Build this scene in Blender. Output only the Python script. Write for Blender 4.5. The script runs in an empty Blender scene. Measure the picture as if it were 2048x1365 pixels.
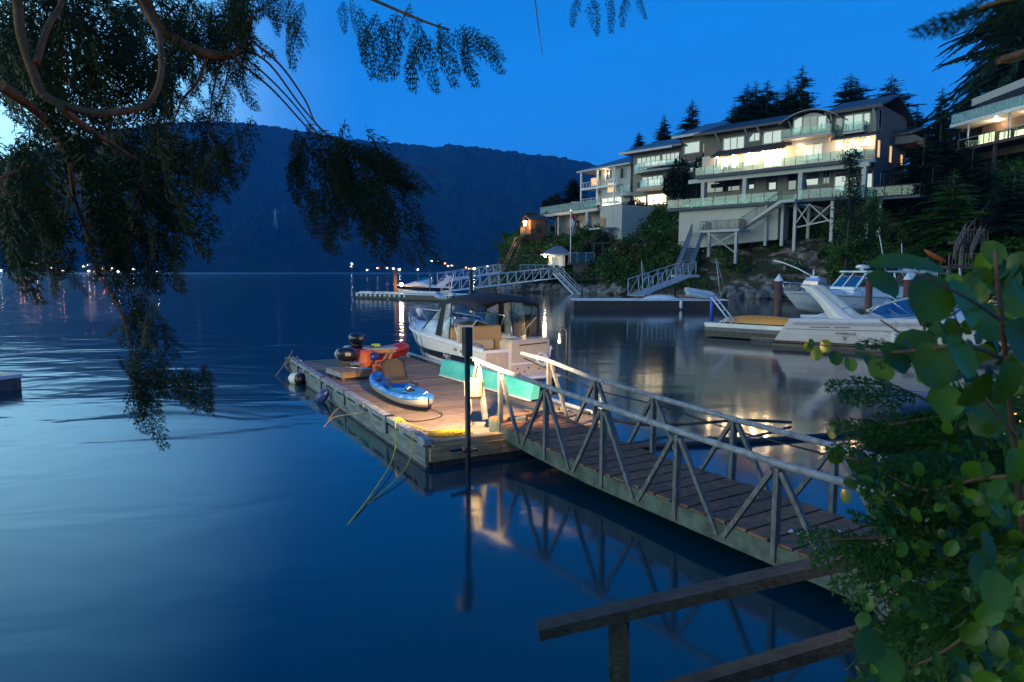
import bpy, math, random
import numpy as np
from mathutils import Vector, Matrix
R = math.radians
PI = math.pi
rnd = random.Random(7)
scene = bpy.context.scene
col = scene.collection
# ---------------------------------------------------------------- camera geometry
H_CAM, FPX = 3.1, 1365.33
PITCH = math.atan((682.5 - 543.0) / FPX)
def ray(px, py):
    a = (px - 1024.0) / FPX; b = -(py - 682.5) / FPX
    return Vector((a, math.cos(PITCH) + b * math.sin(PITCH), -math.sin(PITCH) + b * math.cos(PITCH)))
def on_z(px, py, z):            # point seen at a pixel, at height z
    d = ray(px, py); return Vector((0, 0, H_CAM)) + d * ((z - H_CAM) / d.z)
def on_y(px, py, y):            # point seen at a pixel, at distance y
    d = ray(px, py); return Vector((0, 0, H_CAM)) + d * (y / d.y)
def on_line(px, py, a, g):      # point seen at a pixel, in the upright plane through a along g
    n = Vector((g[1], -g[0], 0)); d = ray(px, py); o = Vector((0, 0, H_CAM))
    return o + d * ((Vector((a[0], a[1], 0)) - o).dot(n) / d.dot(n))

# ---------------------------------------------------------------- objects
def tag(o, label=None, cat=None, group=None, kind=None):
    if label: o['label'] = label
    if cat: o['category'] = cat
    if group: o['group'] = group
    if kind: o['kind'] = kind
    return o
def thing(name, label, cat, loc=(0, 0, 0), rz=0.0, group=None):
    o = bpy.data.objects.new(name, None); col.objects.link(o)
    o.location = loc; o.rotation_euler = (0, 0, rz); o.empty_display_size = .2
    return tag(o, label, cat, group)
KIDS = {}
def copy_tree(o, parent=None):
    c = o.copy(); col.objects.link(c)
    if parent is not None: c.parent = parent
    for ch in KIDS.get(o.name, []):
        k = copy_tree(ch, c); KIDS.setdefault(c.name, []).append(k)
    return c

SPLIT = {'side_curtain','side_window','curtain_binding','dock_box','strap','edge_pipe','fascia','block','cleat','hanging_fender','canopy_bow','bumper','bracket','soffit_light','vent','bull_rail','fitting','stern_cone','decal','beam','end_timber','side_board','lower_board','hatch_board','kerb_timber','porthole','porthole_rim','outrigger','aerial','strut'}
class MB:
    """collects shapes; build() links them as one mesh object"""
    def __init__(s): s.v = []; s.f = []; s.m = []; s.sm = []
    def add(s, vs, fs, m=0, smooth=False):
        b = len(s.v); s.v += [tuple(v) for v in vs]
        for f in fs: s.f.append(tuple(b + i for i in f)); s.m.append(m); s.sm.append(smooth)
        return s
    def obox(s, o, ax, ay, az, m=0):       # corner o, three edge vectors
        o, ax, ay, az = Vector(o), Vector(ax), Vector(ay), Vector(az)
        p = [o, o+ax, o+ax+ay, o+ay, o+az, o+ax+az, o+ax+ay+az, o+ay+az]
        f = [(0,3,2,1),(4,5,6,7),(0,1,5,4),(1,2,6,5),(2,3,7,6),(3,0,4,7)]
        if ax.cross(ay).dot(az) < 0: f = [t[::-1] for t in f]
        return s.add(p, f, m)
    def box(s, x0, x1, y0, y1, z0, z1, m=0):
        return s.obox((x0,y0,z0), (x1-x0,0,0), (0,y1-y0,0), (0,0,z1-z0), m)
    def bbox(s, x0, x1, y0, y1, z0, z1, b=.02, m=0):  # box with bevelled edges
        bm = 3
        xs=[x0,x0+b,x1-b,x1]; ys=[y0,y0+b,y1-b,y1]; zs=[z0,z0+b,z1-b,z1]
        def ring(z,i):
            X0,X1,Y0,Y1 = xs[i],xs[3-i],ys[i],ys[3-i]
            c=b if i==0 else b*.6
            return [(X0+c,Y0,z),(X1-c,Y0,z),(X1,Y0+c,z),(X1,Y1-c,z),(X1-c,Y1,z),(X0+c,Y1,z),(X0,Y1-c,z),(X0,Y0+c,z)]
        return s.loft([ring(zs[0],1),ring(zs[1],0),ring(zs[2],0),ring(zs[3],1)],True,True,m)
    def bar(s, p0, p1, w, h, m=0, up=(0,0,1)):
        p0, p1 = Vector(p0), Vector(p1); d = p1 - p0
        if d.length < 1e-6: return s
        u = Vector(up); sd = d.cross(u)
        if sd.length < 1e-5: sd = d.cross(Vector((0,1,0)))
        sd.normalize(); u = sd.cross(d).normalized()
        return s.obox(p0 - sd*w/2 - u*h/2, sd*w, d, u*h, m)
    def tube(s, pts, r, n=8, m=0, cap=True, smooth=True):
        pts = [Vector(p) for p in pts]; N = len(pts)
        rs = r if isinstance(r, (list, tuple)) else [r]*N
        ref = None; rings = []
        for i, p in enumerate(pts):
            d = (pts[min(i+1,N-1)] - pts[max(i-1,0)]).normalized()
            if ref is None:
                ref = Vector((0,0,1)) if abs(d.z) < .9 else Vector((1,0,0))
            x = (ref - d*ref.dot(d)).normalized(); y = d.cross(x); ref = x
            rings.append([p + (x*math.cos(2*PI*k/n) + y*math.sin(2*PI*k/n))*rs[i] for k in range(n)])
        return s.loft(rings, True, cap, m, smooth)
    def loft(s, rings, closed=True, cap=False, m=0, smooth=False):
        n = len(rings[0]); vs = [p for r in rings for p in r]; fs = []
        for i in range(len(rings)-1):
            for k in range(n if closed else n-1):
                a = i*n+k; b = i*n+(k+1)%n
                fs.append((a, b, b+n, a+n))
        b0 = len(s.v)
        s.add(vs, fs, m, smooth)
        if cap and closed:
            s.f.append(tuple(b0+k for k in range(n))[::-1]); s.m.append(m); s.sm.append(False)
            s.f.append(tuple(b0+(len(rings)-1)*n+k for k in range(n))); s.m.append(m); s.sm.append(False)
        return s
    def lathe(s, prof, n=16, c=(0,0,0), m=0, smooth=True, sx=1, sy=1):
        return s.loft([[(c[0]+r*sx*math.cos(2*PI*k/n), c[1]+r*sy*math.sin(2*PI*k/n), c[2]+z) for k in range(n)] for r, z in prof], True, True, m, smooth)
    def ball(s, c, r, n=12, m=0, sx=1, sy=1, sz=1):
        k = max(4, n//2)
        return s.lathe([(max(1e-3, r*math.sin(PI*i/k)), -r*sz*math.cos(PI*i/k)) for i in range(k+1)], n, c, m, True, sx, sy)
    def prism(s, poly, off, m=0):           # polygon (3d points) swept by vector off
        off = Vector(off); a = [Vector(p) for p in poly]; b = [p+off for p in a]; n = len(a)
        fs = [tuple(range(n))[::-1], tuple(range(n, 2*n))] + [(i, (i+1)%n, n+(i+1)%n, n+i) for i in range(n)]
        nrm = Vector((0,0,0))
        for i in range(n): nrm += a[i].cross(a[(i+1)%n])
        if nrm.dot(off) < 0: fs = [f[::-1] for f in fs]
        return s.add(a+b, fs, m)
    def build(s, name, mats, parent=None, smooth=None):
        if name in SPLIT and s.f:       # separate pieces become parts of their own
            root = list(range(len(s.v)))
            def find(a):
                while root[a] != a: root[a] = root[root[a]]; a = root[a]
                return a
            for f in s.f:
                for q in f[1:]: root[find(q)] = find(f[0])
            comp = {}
            for i, f in enumerate(s.f): comp.setdefault(find(f[0]), []).append(i)
            if len(comp) > 1:
                o = None
                for fs in comp.values():
                    b = MB(); ids = {}
                    for i in fs:
                        for q in s.f[i]:
                            if q not in ids: ids[q] = len(b.v); b.v.append(s.v[q])
                        b.f.append(tuple(ids[q] for q in s.f[i])); b.m.append(s.m[i]); b.sm.append(s.sm[i])
                    o = b._build(name, mats, parent, smooth)
                return o
        return s._build(name, mats, parent, smooth)
    def _build(s, name, mats, parent=None, smooth=None):
        me = bpy.data.meshes.new(name)
        me.from_pydata(s.v, [], s.f)
        if not isinstance(mats, (list, tuple)): mats = [mats]
        for mt in mats: me.materials.append(mt)
        me.polygons.foreach_set('material_index', s.m)
        me.polygons.foreach_set('use_smooth', [bool(x) if smooth is None else smooth for x in s.sm])
        me.update()
        o = bpy.data.objects.new(name, me); col.objects.link(o)
        if parent is not None:
            o.parent = parent; KIDS.setdefault(parent.name, []).append(o)
        return o
def np_mesh(name, V, F, mat, parent=None, smooth=False):
    """V (n,3) array, F (m,k) array of one face size"""
    V = np.asarray(V, np.float32); F = np.asarray(F, np.int32); k = F.shape[1]
    me = bpy.data.meshes.new(name)
    me.vertices.add(len(V)); me.vertices.foreach_set('co', V.ravel())
    me.loops.add(F.size); me.loops.foreach_set('vertex_index', F.ravel())
    me.polygons.add(len(F))
    me.polygons.foreach_set('loop_start', np.arange(0, F.size, k, dtype=np.int32))
    me.polygons.foreach_set('use_smooth', np.full(len(F), smooth))
    me.update(calc_edges=True); me.validate()
    for mt in (mat if isinstance(mat, (list, tuple)) else [mat]): me.materials.append(mt)
    o = bpy.data.objects.new(name, me); col.objects.link(o)
    if parent is not None:
        o.parent = parent; KIDS.setdefault(parent.name, []).append(o)
    return o

# ---------------------------------------------------------------- materials
MATS = {}
def new_mat(name):
    m = bpy.data.materials.new(name); m.use_nodes = True
    nt = m.node_tree; nt.nodes.clear()
    out = nt.nodes.new('ShaderNodeOutputMaterial')
    return m, nt, out
def N(nt, typ, **kw):
    n = nt.nodes.new(typ)
    for k, v in kw.items():
        if k.startswith('i_'): n.inputs[k[2:].replace('_', ' ')].default_value = v
        else: setattr(n, k, v)
    return n
def mat(name, c, rough=.6, metal=0.0, var=.25, scale=6.0, stretch=(1,1,1), bump=.0, bscale=None, island=0.0, c2=None, spec=.5, emit=None, estr=0, coat=0, thr=(.35,.65)):
    """procedural principled: noise between c and c2, random tone per island, bump"""
    if name in MATS: return MATS[name]
    m, nt, out = new_mat(name); L = nt.links.new
    p = N(nt, 'ShaderNodeBsdfPrincipled'); L(p.outputs[0], out.inputs[0])
    tc = N(nt, 'ShaderNodeTexCoord'); mp = N(nt, 'ShaderNodeMapping'); mp.inputs['Scale'].default_value = stretch
    L(tc.outputs['Object'], mp.inputs[0])
    nz = N(nt, 'ShaderNodeTexNoise'); nz.inputs['Scale'].default_value = scale; nz.inputs['Detail'].default_value = 6
    nz.inputs['Roughness'].default_value = .65
    L(mp.outputs[0], nz.inputs['Vector'])
    if c2 is None: c2 = tuple(x*(1-var) for x in c); c = tuple(min(1, x*(1+var*.6)) for x in c)
    rp = N(nt, 'ShaderNodeValToRGB')
    rp.color_ramp.elements[0].position = thr[0]; rp.color_ramp.elements[1].position = thr[1]
    rp.color_ramp.elements[0].color = (*c2, 1); rp.color_ramp.elements[1].color = (*c, 1)
    L(nz.outputs['Fac'], rp.inputs[0]); cout = rp.outputs[0]
    if island:
        ge = N(nt, 'ShaderNodeNewGeometry'); mr = N(nt, 'ShaderNodeMapRange')
        mr.inputs['To Min'].default_value = 1-island; mr.inputs['To Max'].default_value = 1+island
        L(ge.outputs['Random Per Island'], mr.inputs['Value'])
        mx = N(nt, 'ShaderNodeMix', data_type='RGBA', blend_type='MULTIPLY'); mx.inputs[0].default_value = 1
        L(cout, mx.inputs[6]); L(mr.outputs[0], mx.inputs[7]); cout = mx.outputs[2]
    L(cout, p.inputs['Base Color'])
    p.inputs['Roughness'].default_value = rough; p.inputs['Metallic'].default_value = metal
    p.inputs['Specular IOR Level'].default_value = spec
    if coat: p.inputs['Coat Weight'].default_value = coat; p.inputs['Coat Roughness'].default_value = .08
    if emit: p.inputs['Emission Color'].default_value = (*emit, 1); p.inputs['Emission Strength'].default_value = estr
    if bump:
        b = N(nt, 'ShaderNodeBump'); b.inputs['Strength'].default_value = bump; b.inputs['Distance'].default_value = .02
        n2 = N(nt, 'ShaderNodeTexNoise'); n2.inputs['Scale'].default_value = bscale or scale*4; n2.inputs['Detail'].default_value = 5
        L(mp.outputs[0], n2.inputs['Vector']); L(n2.outputs['Fac'], b.inputs['Height']); L(b.outputs[0], p.inputs['Normal'])
    MATS[name] = m; return m
def emis(name, c, s):
    if name in MATS: return MATS[name]
    m, nt, out = new_mat(name); e = N(nt, 'ShaderNodeEmission'); e.inputs[0].default_value = (*c, 1); e.inputs[1].default_value = s
    nt.links.new(e.outputs[0], out.inputs[0]); MATS[name] = m; return m
def glass(name, tint=(.8,.92,.9), refl=.12, rough=.02, gcol=(1,1,1)):
    if name in MATS: return MATS[name]
    m, nt, out = new_mat(name); L = nt.links.new
    t = N(nt, 'ShaderNodeBsdfTransparent'); t.inputs[0].default_value = (*tint, 1)
    g = N(nt, 'ShaderNodeBsdfGlossy'); g.inputs['Color'].default_value = (*gcol, 1); g.inputs['Roughness'].default_value = rough
    lw = N(nt, 'ShaderNodeLayerWeight'); lw.inputs['Blend'].default_value = .35
    ad = N(nt, 'ShaderNodeMath', operation='MULTIPLY_ADD'); L(lw.outputs['Facing'], ad.inputs[0]); ad.inputs[1].default_value = .2; ad.inputs[2].default_value = refl
    mx = N(nt, 'ShaderNodeMixShader'); L(ad.outputs[0], mx.inputs[0]); L(t.outputs[0], mx.inputs[1]); L(g.outputs[0], mx.inputs[2])
    L(mx.outputs[0], out.inputs[0]); MATS[name] = m; return m
def leafmat(name, c, c2, trans=.35, rough=.45, spec=.4, scale=3.0):
    if name in MATS: return MATS[name]
    m, nt, out = new_mat(name); L = nt.links.new
    ge = N(nt, 'ShaderNodeNewGeometry'); tc = N(nt, 'ShaderNodeTexCoord')
    nz = N(nt, 'ShaderNodeTexNoise'); nz.inputs['Scale'].default_value = scale; L(tc.outputs['Object'], nz.inputs['Vector'])
    av = N(nt, 'ShaderNodeMath', operation='MULTIPLY_ADD'); L(ge.outputs['Random Per Island'], av.inputs[0]); av.inputs[1].default_value = .55
    sb = N(nt, 'ShaderNodeMath', operation='MULTIPLY_ADD'); L(nz.outputs['Fac'], sb.inputs[0]); sb.inputs[1].default_value = 1.6; sb.inputs[2].default_value = -.58
    L(sb.outputs[0], av.inputs[2])
    mx = N(nt, 'ShaderNodeMix', data_type='RGBA'); L(av.outputs[0], mx.inputs[0])
    mx.inputs[6].default_value = (*c2, 1); mx.inputs[7].default_value = (*c, 1)
    p = N(nt, 'ShaderNodeBsdfPrincipled'); L(mx.outputs[2], p.inputs['Base Color']); p.inputs['Roughness'].default_value = rough; p.inputs['Specular IOR Level'].default_value = spec
    t = N(nt, 'ShaderNodeBsdfTranslucent'); L(mx.outputs[2], t.inputs[0])
    ms = N(nt, 'ShaderNodeMixShader'); ms.inputs[0].default_value = trans
    L(p.outputs[0], ms.inputs[1]); L(t.outputs[0], ms.inputs[2]); L(ms.outputs[0], out.inputs[0])
    MATS[name] = m; return m

# shared materials
M_plank = mat('weathered_planks', (.26,.19,.145), .75, var=.45, scale=5, stretch=(1,9,9), bump=.35, island=.22)
M_plank2 = mat('red_brown_planks', (.21,.125,.105), .7, var=.45, scale=5, stretch=(8,1,8), bump=.35, island=.25)
M_grey = mat('grey_timber', (.15,.155,.145), .8, var=.5, scale=7, stretch=(3,3,1), bump=.4, island=.12)
M_greyrail = mat('silver_timber_rail', (.30,.31,.32), .75, var=.45, scale=9, bump=.4)
M_green = mat('algae_green_timber', (.10,.135,.105), .85, var=.5, scale=4, bump=.5)
M_dark = mat('dark_wet_timber', (.035,.033,.03), .6, var=.5, scale=5, bump=.5)
M_rail = mat('dark_brown_timber', (.026,.034,.026), .7, var=.55, scale=8, bump=.5)
M_white = mat('white_gelcoat', (.82,.82,.80), .25, var=.08, scale=2.5, coat=.3)
M_whitep = mat('white_paint', (.70,.70,.67), .55, var=.12, scale=2)
M_cream = mat('cream_vinyl', (.62,.50,.34), .5, var=.1, scale=3, bump=.05)
M_black = mat('black_plastic', (.012,.012,.013), .35, var=.3)
M_canvas = mat('black_canvas', (.008,.008,.010), .8, var=.4, scale=4, bump=.25)
M_metal = mat('stainless_tube', (.62,.64,.66), .25, metal=1, var=.1)
M_alu = mat('galvanised_metal', (.44,.48,.52), .45, metal=.35, var=.15, scale=5)
M_dmetal = mat('dark_steel', (.03,.032,.034), .45, metal=.4, var=.3)
M_concrete = mat('grey_concrete', (.34,.34,.33), .85, var=.25, scale=2, bump=.2)
M_rope = mat('tan_rope', (.32,.26,.17), .9, var=.4, scale=30)
M_yrope = mat('yellow_rope', (.80,.55,.05), .8, var=.3, scale=30)
M_glassrail = glass('glass_rail_panel', (.62,.80,.78), .02)
M_win = glass('window_glass', (.25,.28,.29), .45, .01)
M_winlit = glass('clear_window_glass', (.9,.92,.9), .05)
M_vinyl = glass('clear_vinyl', (.55,.62,.62), .16, .12)
def pale_sheen(name, c, amt):
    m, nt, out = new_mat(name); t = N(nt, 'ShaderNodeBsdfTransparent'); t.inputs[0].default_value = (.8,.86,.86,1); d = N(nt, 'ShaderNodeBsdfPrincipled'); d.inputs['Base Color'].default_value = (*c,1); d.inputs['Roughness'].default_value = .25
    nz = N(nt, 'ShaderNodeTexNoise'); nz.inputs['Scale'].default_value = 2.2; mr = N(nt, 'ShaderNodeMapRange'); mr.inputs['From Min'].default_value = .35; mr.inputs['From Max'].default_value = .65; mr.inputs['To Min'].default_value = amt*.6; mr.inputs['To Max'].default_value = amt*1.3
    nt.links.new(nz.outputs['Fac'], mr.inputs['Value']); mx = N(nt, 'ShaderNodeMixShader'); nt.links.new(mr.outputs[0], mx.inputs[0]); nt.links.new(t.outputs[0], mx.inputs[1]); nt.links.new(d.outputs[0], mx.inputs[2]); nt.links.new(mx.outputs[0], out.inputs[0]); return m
M_pale_sheen = pale_sheen('pale_sheen_vinyl', (.62,.68,.68), .5)  # pale reflection on clear vinyl, mixed in as diffuse white
# ================================================================ camera, sky, sun, air
cam = bpy.data.cameras.new('camera'); cam_o = bpy.data.objects.new('camera', cam); col.objects.link(cam_o)
cam.sensor_width = 36; cam.lens = 24.0; cam.clip_start = .05; cam.clip_end = 30000
cam_o.location = (0, 0, H_CAM); cam_o.rotation_euler = (PI/2 - PITCH, 0, 0)
cam.dof.use_dof = True; cam.dof.focus_distance = 22; cam.dof.aperture_fstop = 7.0
scene.camera = cam_o
vs = scene.view_settings; vs.view_transform = 'Standard'; vs.look = 'None'; vs.exposure = .45; vs.gamma = 1; vs.use_curve_mapping = False
scene.cycles.use_denoising = True
scene.cycles.max_bounces = 8; scene.cycles.transparent_max_bounces = 24; scene.cycles.volume_bounces = 0
scene.cycles.sample_clamp_indirect = 6.0; scene.cycles.blur_glossy = .3
scene.cycles.caustics_reflective = False; scene.cycles.caustics_refractive = False

GLOW_AZ = R(-104)
world = bpy.data.worlds.new('World'); scene.world = world; world.use_nodes = True
nt = world.node_tree; nt.nodes.clear(); L = nt.links.new
wo = N(nt, 'ShaderNodeOutputWorld'); bg = N(nt, 'ShaderNodeBackground'); L(bg.outputs[0], wo.inputs[0])
tc = N(nt, 'ShaderNodeTexCoord'); sx = N(nt, 'ShaderNodeSeparateXYZ'); L(tc.outputs['Generated'], sx.inputs[0])
rp = N(nt, 'ShaderNodeValToRGB'); e = rp.color_ramp.elements
e[0].position = 0; e[0].color = (.018, .215, .70, 1)
e[1].position = 1; e[1].color = (.004, .06, .30, 1)
for pos, c in ((.16, (.009,.205,.69,1)), (.30, (.003,.185,.64,1)), (.45, (.002,.15,.54,1)), (.7, (.002,.095,.38,1))):
    k = e.new(pos); k.color = c
L(sx.outputs['Z'], rp.inputs[0])
# afterglow of the set sun, low in the west (left and behind the viewer)
dp = N(nt, 'ShaderNodeVectorMath', operation='DOT_PRODUCT'); L(tc.outputs['Generated'], dp.inputs[0])
dp.inputs[1].default_value = Vector((math.sin(GLOW_AZ), math.cos(GLOW_AZ), .12)).normalized()
mr = N(nt, 'ShaderNodeMapRange', interpolation_type='SMOOTHSTEP'); L(dp.outputs['Value'], mr.inputs['Value'])
mr.inputs['From Min'].default_value = -.02; mr.inputs['From Max'].default_value = 1.0
hz = N(nt, 'ShaderNodeMapRange', interpolation_type='SMOOTHSTEP'); L(sx.outputs['Z'], hz.inputs['Value'])
hz.inputs['From Min'].default_value = .16; hz.inputs['From Max'].default_value = .46; hz.inputs['To Min'].default_value = 1; hz.inputs['To Max'].default_value = 0
ml = N(nt, 'ShaderNodeMath', operation='MULTIPLY'); L(mr.outputs[0], ml.inputs[0]); L(hz.outputs[0], ml.inputs[1])
gl = N(nt, 'ShaderNodeMix', data_type='RGBA', blend_type='ADD'); gl.inputs[0].default_value = 1
gc = N(nt, 'ShaderNodeMix', data_type='RGBA', blend_type='MULTIPLY'); gc.inputs[0].default_value = 1
gc.inputs[7].default_value = (1.15, 1.65, 1.12, 1); L(ml.outputs[0], gc.inputs[6])
d2 = N(nt, 'ShaderNodeVectorMath', operation='DOT_PRODUCT'); L(tc.outputs['Generated'], d2.inputs[0])
d2.inputs[1].default_value = (math.sin(R(-43))*math.cos(R(15)), math.cos(R(-43))*math.cos(R(15)), math.sin(R(15)))
m2 = N(nt, 'ShaderNodeMapRange', interpolation_type='SMOOTHSTEP'); L(d2.outputs['Value'], m2.inputs['Value']); m2.inputs['From Min'].default_value = .905; m2.inputs['From Max'].default_value = 1.0
g3 = N(nt, 'ShaderNodeMix', data_type='RGBA', blend_type='MULTIPLY'); g3.inputs[0].default_value = 1; g3.inputs[7].default_value = (.18,.50,.64,1); L(m2.outputs[0], g3.inputs[6])
a3 = N(nt, 'ShaderNodeMix', data_type='RGBA', blend_type='ADD'); a3.inputs[0].default_value = 1; L(rp.outputs[0], a3.inputs[6]); L(g3.outputs[2], a3.inputs[7])
# faint unevenness of the evening air
cn = N(nt, 'ShaderNodeTexNoise'); cn.inputs['Scale'].default_value = 3.5; cn.inputs['Detail'].default_value = 4
cm_ = N(nt, 'ShaderNodeMapping'); cm_.inputs['Scale'].default_value = (1,1,4); L(tc.outputs['Generated'], cm_.inputs[0]); L(cm_.outputs[0], cn.inputs['Vector'])
cr = N(nt, 'ShaderNodeMapRange'); L(cn.outputs['Fac'], cr.inputs['Value']); cr.inputs['From Min'].default_value = .3; cr.inputs['From Max'].default_value = .7; cr.inputs['To Min'].default_value = .94; cr.inputs['To Max'].default_value = 1.05
c4 = N(nt, 'ShaderNodeMix', data_type='RGBA', blend_type='MULTIPLY'); c4.inputs[0].default_value = 1; L(a3.outputs[2], c4.inputs[6]); L(cr.outputs[0], c4.inputs[7])
L(c4.outputs[2], gl.inputs[6]); L(gc.outputs[2], gl.inputs[7])
# dusk sky texture, sun just under the horizon in the same direction
sk = N(nt, 'ShaderNodeTexSky', sky_type='NISHITA'); sk.sun_disc = False; sk.sun_elevation = R(-2.0); sk.sun_rotation = GLOW_AZ
sm = N(nt, 'ShaderNodeMix', data_type='RGBA', blend_type='MULTIPLY'); sm.inputs[0].default_value = 1; sm.inputs[7].default_value = (.02,.02,.02,1)
L(sk.outputs[0], sm.inputs[6])
g2 = N(nt, 'ShaderNodeMix', data_type='RGBA', blend_type='ADD'); g2.inputs[0].default_value = 1
L(gl.outputs[2], g2.inputs[6]); L(sm.outputs[2], g2.inputs[7]); L(g2.outputs[2], bg.inputs[0])
bg.inputs[1].default_value = 1.0

def lamp(name, typ, loc, power, c, target=None, size=.1, angle=None, blend=.5):
    l = bpy.data.lights.new(name, typ); o = bpy.data.objects.new(name, l); col.objects.link(o); o.location = loc
    l.energy = power; l.color = c
    if typ in ('POINT', 'SPOT'): l.shadow_soft_size = size
    if typ == 'AREA': l.size = size
    if typ == 'SPOT': l.spot_size = angle; l.spot_blend = blend
    if target is not None: o.rotation_euler = (Vector(target) - Vector(loc)).to_track_quat('-Z', 'Y').to_euler()
    return o
# soft last light from the west
sun = lamp('dusk_sun', 'SUN', (0, 0, 50), .55, (1.0, .92, .70)); sun.data.angle = R(40)
sun.rotation_euler = (-Vector((math.sin(GLOW_AZ), math.cos(GLOW_AZ), .25))).to_track_quat('-Z', 'Y').to_euler()

# ---------------------------------------------------------------- water
m, nt, out = new_mat('sea_water'); L = nt.links.new
p = N(nt, 'ShaderNodeBsdfPrincipled'); L(p.outputs[0], out.inputs[0])
p.inputs['Base Color'].default_value = (.0005, .036, .058, 1); p.inputs['IOR'].default_value = 1.55
tc = N(nt, 'ShaderNodeTexCoord'); sp = N(nt, 'ShaderNodeSeparateXYZ'); L(tc.outputs['Object'], sp.inputs[0])
mp = N(nt, 'ShaderNodeMapping'); mp.inputs['Scale'].default_value = (.55, 1, 1); mp.inputs['Rotation'].default_value = (0,0,R(8)); L(tc.outputs['Object'], mp.inputs[0])
n1 = N(nt, 'ShaderNodeTexNoise'); n1.inputs['Scale'].default_value = .55; n1.inputs['Detail'].default_value = 2.5; n1.inputs['Roughness'].default_value = .5; n1.inputs['Distortion'].default_value = .6
L(mp.outputs[0], n1.inputs['Vector'])
n3 = N(nt, 'ShaderNodeTexNoise'); n3.inputs['Scale'].default_value = .045; n3.inputs['Detail'].default_value = 2; L(mp.outputs[0], n3.inputs['Vector'])
# calmer and livelier patches, livelier towards the left (open water)
pt = N(nt, 'ShaderNodeMapRange'); L(n3.outputs['Fac'], pt.inputs['Value']); pt.inputs['From Min'].default_value = .35; pt.inputs['From Max'].default_value = .7
pt.inputs['To Min'].default_value = .35; pt.inputs['To Max'].default_value = 1.2
op = N(nt, 'ShaderNodeMapRange'); L(sp.outputs['X'], op.inputs['Value']); op.inputs['From Min'].default_value = -10; op.inputs['From Max'].default_value = 4
op.inputs['To Min'].default_value = 1.5; op.inputs['To Max'].default_value = .22
st = N(nt, 'ShaderNodeMath', operation='MULTIPLY'); L(pt.outputs[0], st.inputs[0]); L(op.outputs[0], st.inputs[1])
ht = N(nt, 'ShaderNodeMath', operation='MULTIPLY'); L(n1.outputs['Fac'], ht.inputs[0]); L(st.outputs[0], ht.inputs[1])
b = N(nt, 'ShaderNodeBump'); b.inputs['Strength'].default_value = .8; b.inputs['Distance'].default_value = .07; L(ht.outputs[0], b.inputs['Height']); L(b.outputs[0], p.inputs['Normal'])
rg = N(nt, 'ShaderNodeMapRange'); L(sp.outputs['Y'], rg.inputs['Value']); rg.inputs['From Min'].default_value = 20; rg.inputs['From Max'].default_value = 900
rg.inputs['To Min'].default_value = .10; rg.inputs['To Max'].default_value = .16; 
rg2 = N(nt, 'ShaderNodeMapRange'); L(sp.outputs['Y'], rg2.inputs['Value']); rg2.inputs['From Min'].default_value = 650; rg2.inputs['From Max'].default_value = 1300; rg2.inputs['To Max'].default_value = .4
ra = N(nt, 'ShaderNodeMath', operation='ADD'); rx = N(nt, 'ShaderNodeMapRange'); L(sp.outputs['X'], rx.inputs['Value']); rx.inputs['From Min'].default_value = -8; rx.inputs['From Max'].default_value = 3; rx.inputs['To Min'].default_value = 1.0; rx.inputs['To Max'].default_value = .95
rm = N(nt, 'ShaderNodeMath', operation='MULTIPLY'); L(rg.outputs[0], rm.inputs[0]); L(rx.outputs[0], rm.inputs[1]); L(rm.outputs[0], ra.inputs[0]); L(rg2.outputs[0], ra.inputs[1]); L(ra.outputs[0], p.inputs['Roughness'])
w = MB(); w.add([(-5000,-60,0),(5000,-60,0),(5000,4200,0),(-5000,4200,0)], [(0,1,2,3)])
water = tag(w.build('water', m), kind='structure')

# ---------------------------------------------------------------- mountain across the water
SKY = [(-900,480),(-400,410),(0,318),(120,290),(220,262),(330,244),(420,243),(500,246),(600,262),(700,276),(770,283),(830,288),(880,294),(902,287),(925,291),(1000,300),(1060,307),(1100,312),(1130,315),(1160,322),(1200,331),(1260,345),(1400,365),(1700,400),(2400,450),(3600,500)]
def skyline(px):
    for (a, b), (c, d) in zip(SKY, SKY[1:]):
        if px <= c: return b + (d-b)*max(0, (px-a))/(c-a)
    return SKY[-1][1]
from mathutils import noise as NZ
def build_mountain():
    nx, nr = 900, 80; V = np.zeros((nx*nr, 3)); F = []
    for i in range(nx):
        px = -900 + 4200*i/(nx-1)
        top = on_y(px, skyline(px), 3900.0); dx = top.x/top.y
        for j in range(nr):
            t = j/(nr-1)
            if t < .75: q = t/.75; Y = 2250 + 1650*q; z = top.z*(q**1.15)
            else: q = (t-.75)/.25; Y = 3900 + 1500*q; z = top.z*(1-.5*q*q)
            X = dx*Y
            g = NZ.fractal(Vector((X/600, Y/900, 1.3)), 1.0, 2.1, 5)
            env = math.sin(PI*min(1, t/.75))**.7 if t < .75 else 0
            z += g*150*env
            z += (NZ.noise(Vector((X/28, Y/40, 5)))*13 + NZ.noise(Vector((X/11, Y/14, 9)))*11)*min(1, t*8)
            V[i*nr+j] = (X, Y, max(z, -5 if t < .01 else .5))
            if j == 0: V[i*nr+j, 2] = -5
    for i in range(nx-1):
        for j in range(nr-1):
            a = i*nr+j; F.append((a, a+nr, a+nr+1, a+1))
    m = mat('far_forest', (.012,.048,.040), .95, c2=(.002,.008,.010), scale=.011, spec=.0, bump=1.0, bscale=.05, thr=(.3,.7))
    m.node_tree.nodes['Bump'].inputs['Distance'].default_value = 12
    o = np_mesh('mountain', V, F, m, smooth=False); tag(o, kind='structure'); return o
mountain = build_mountain()

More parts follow.
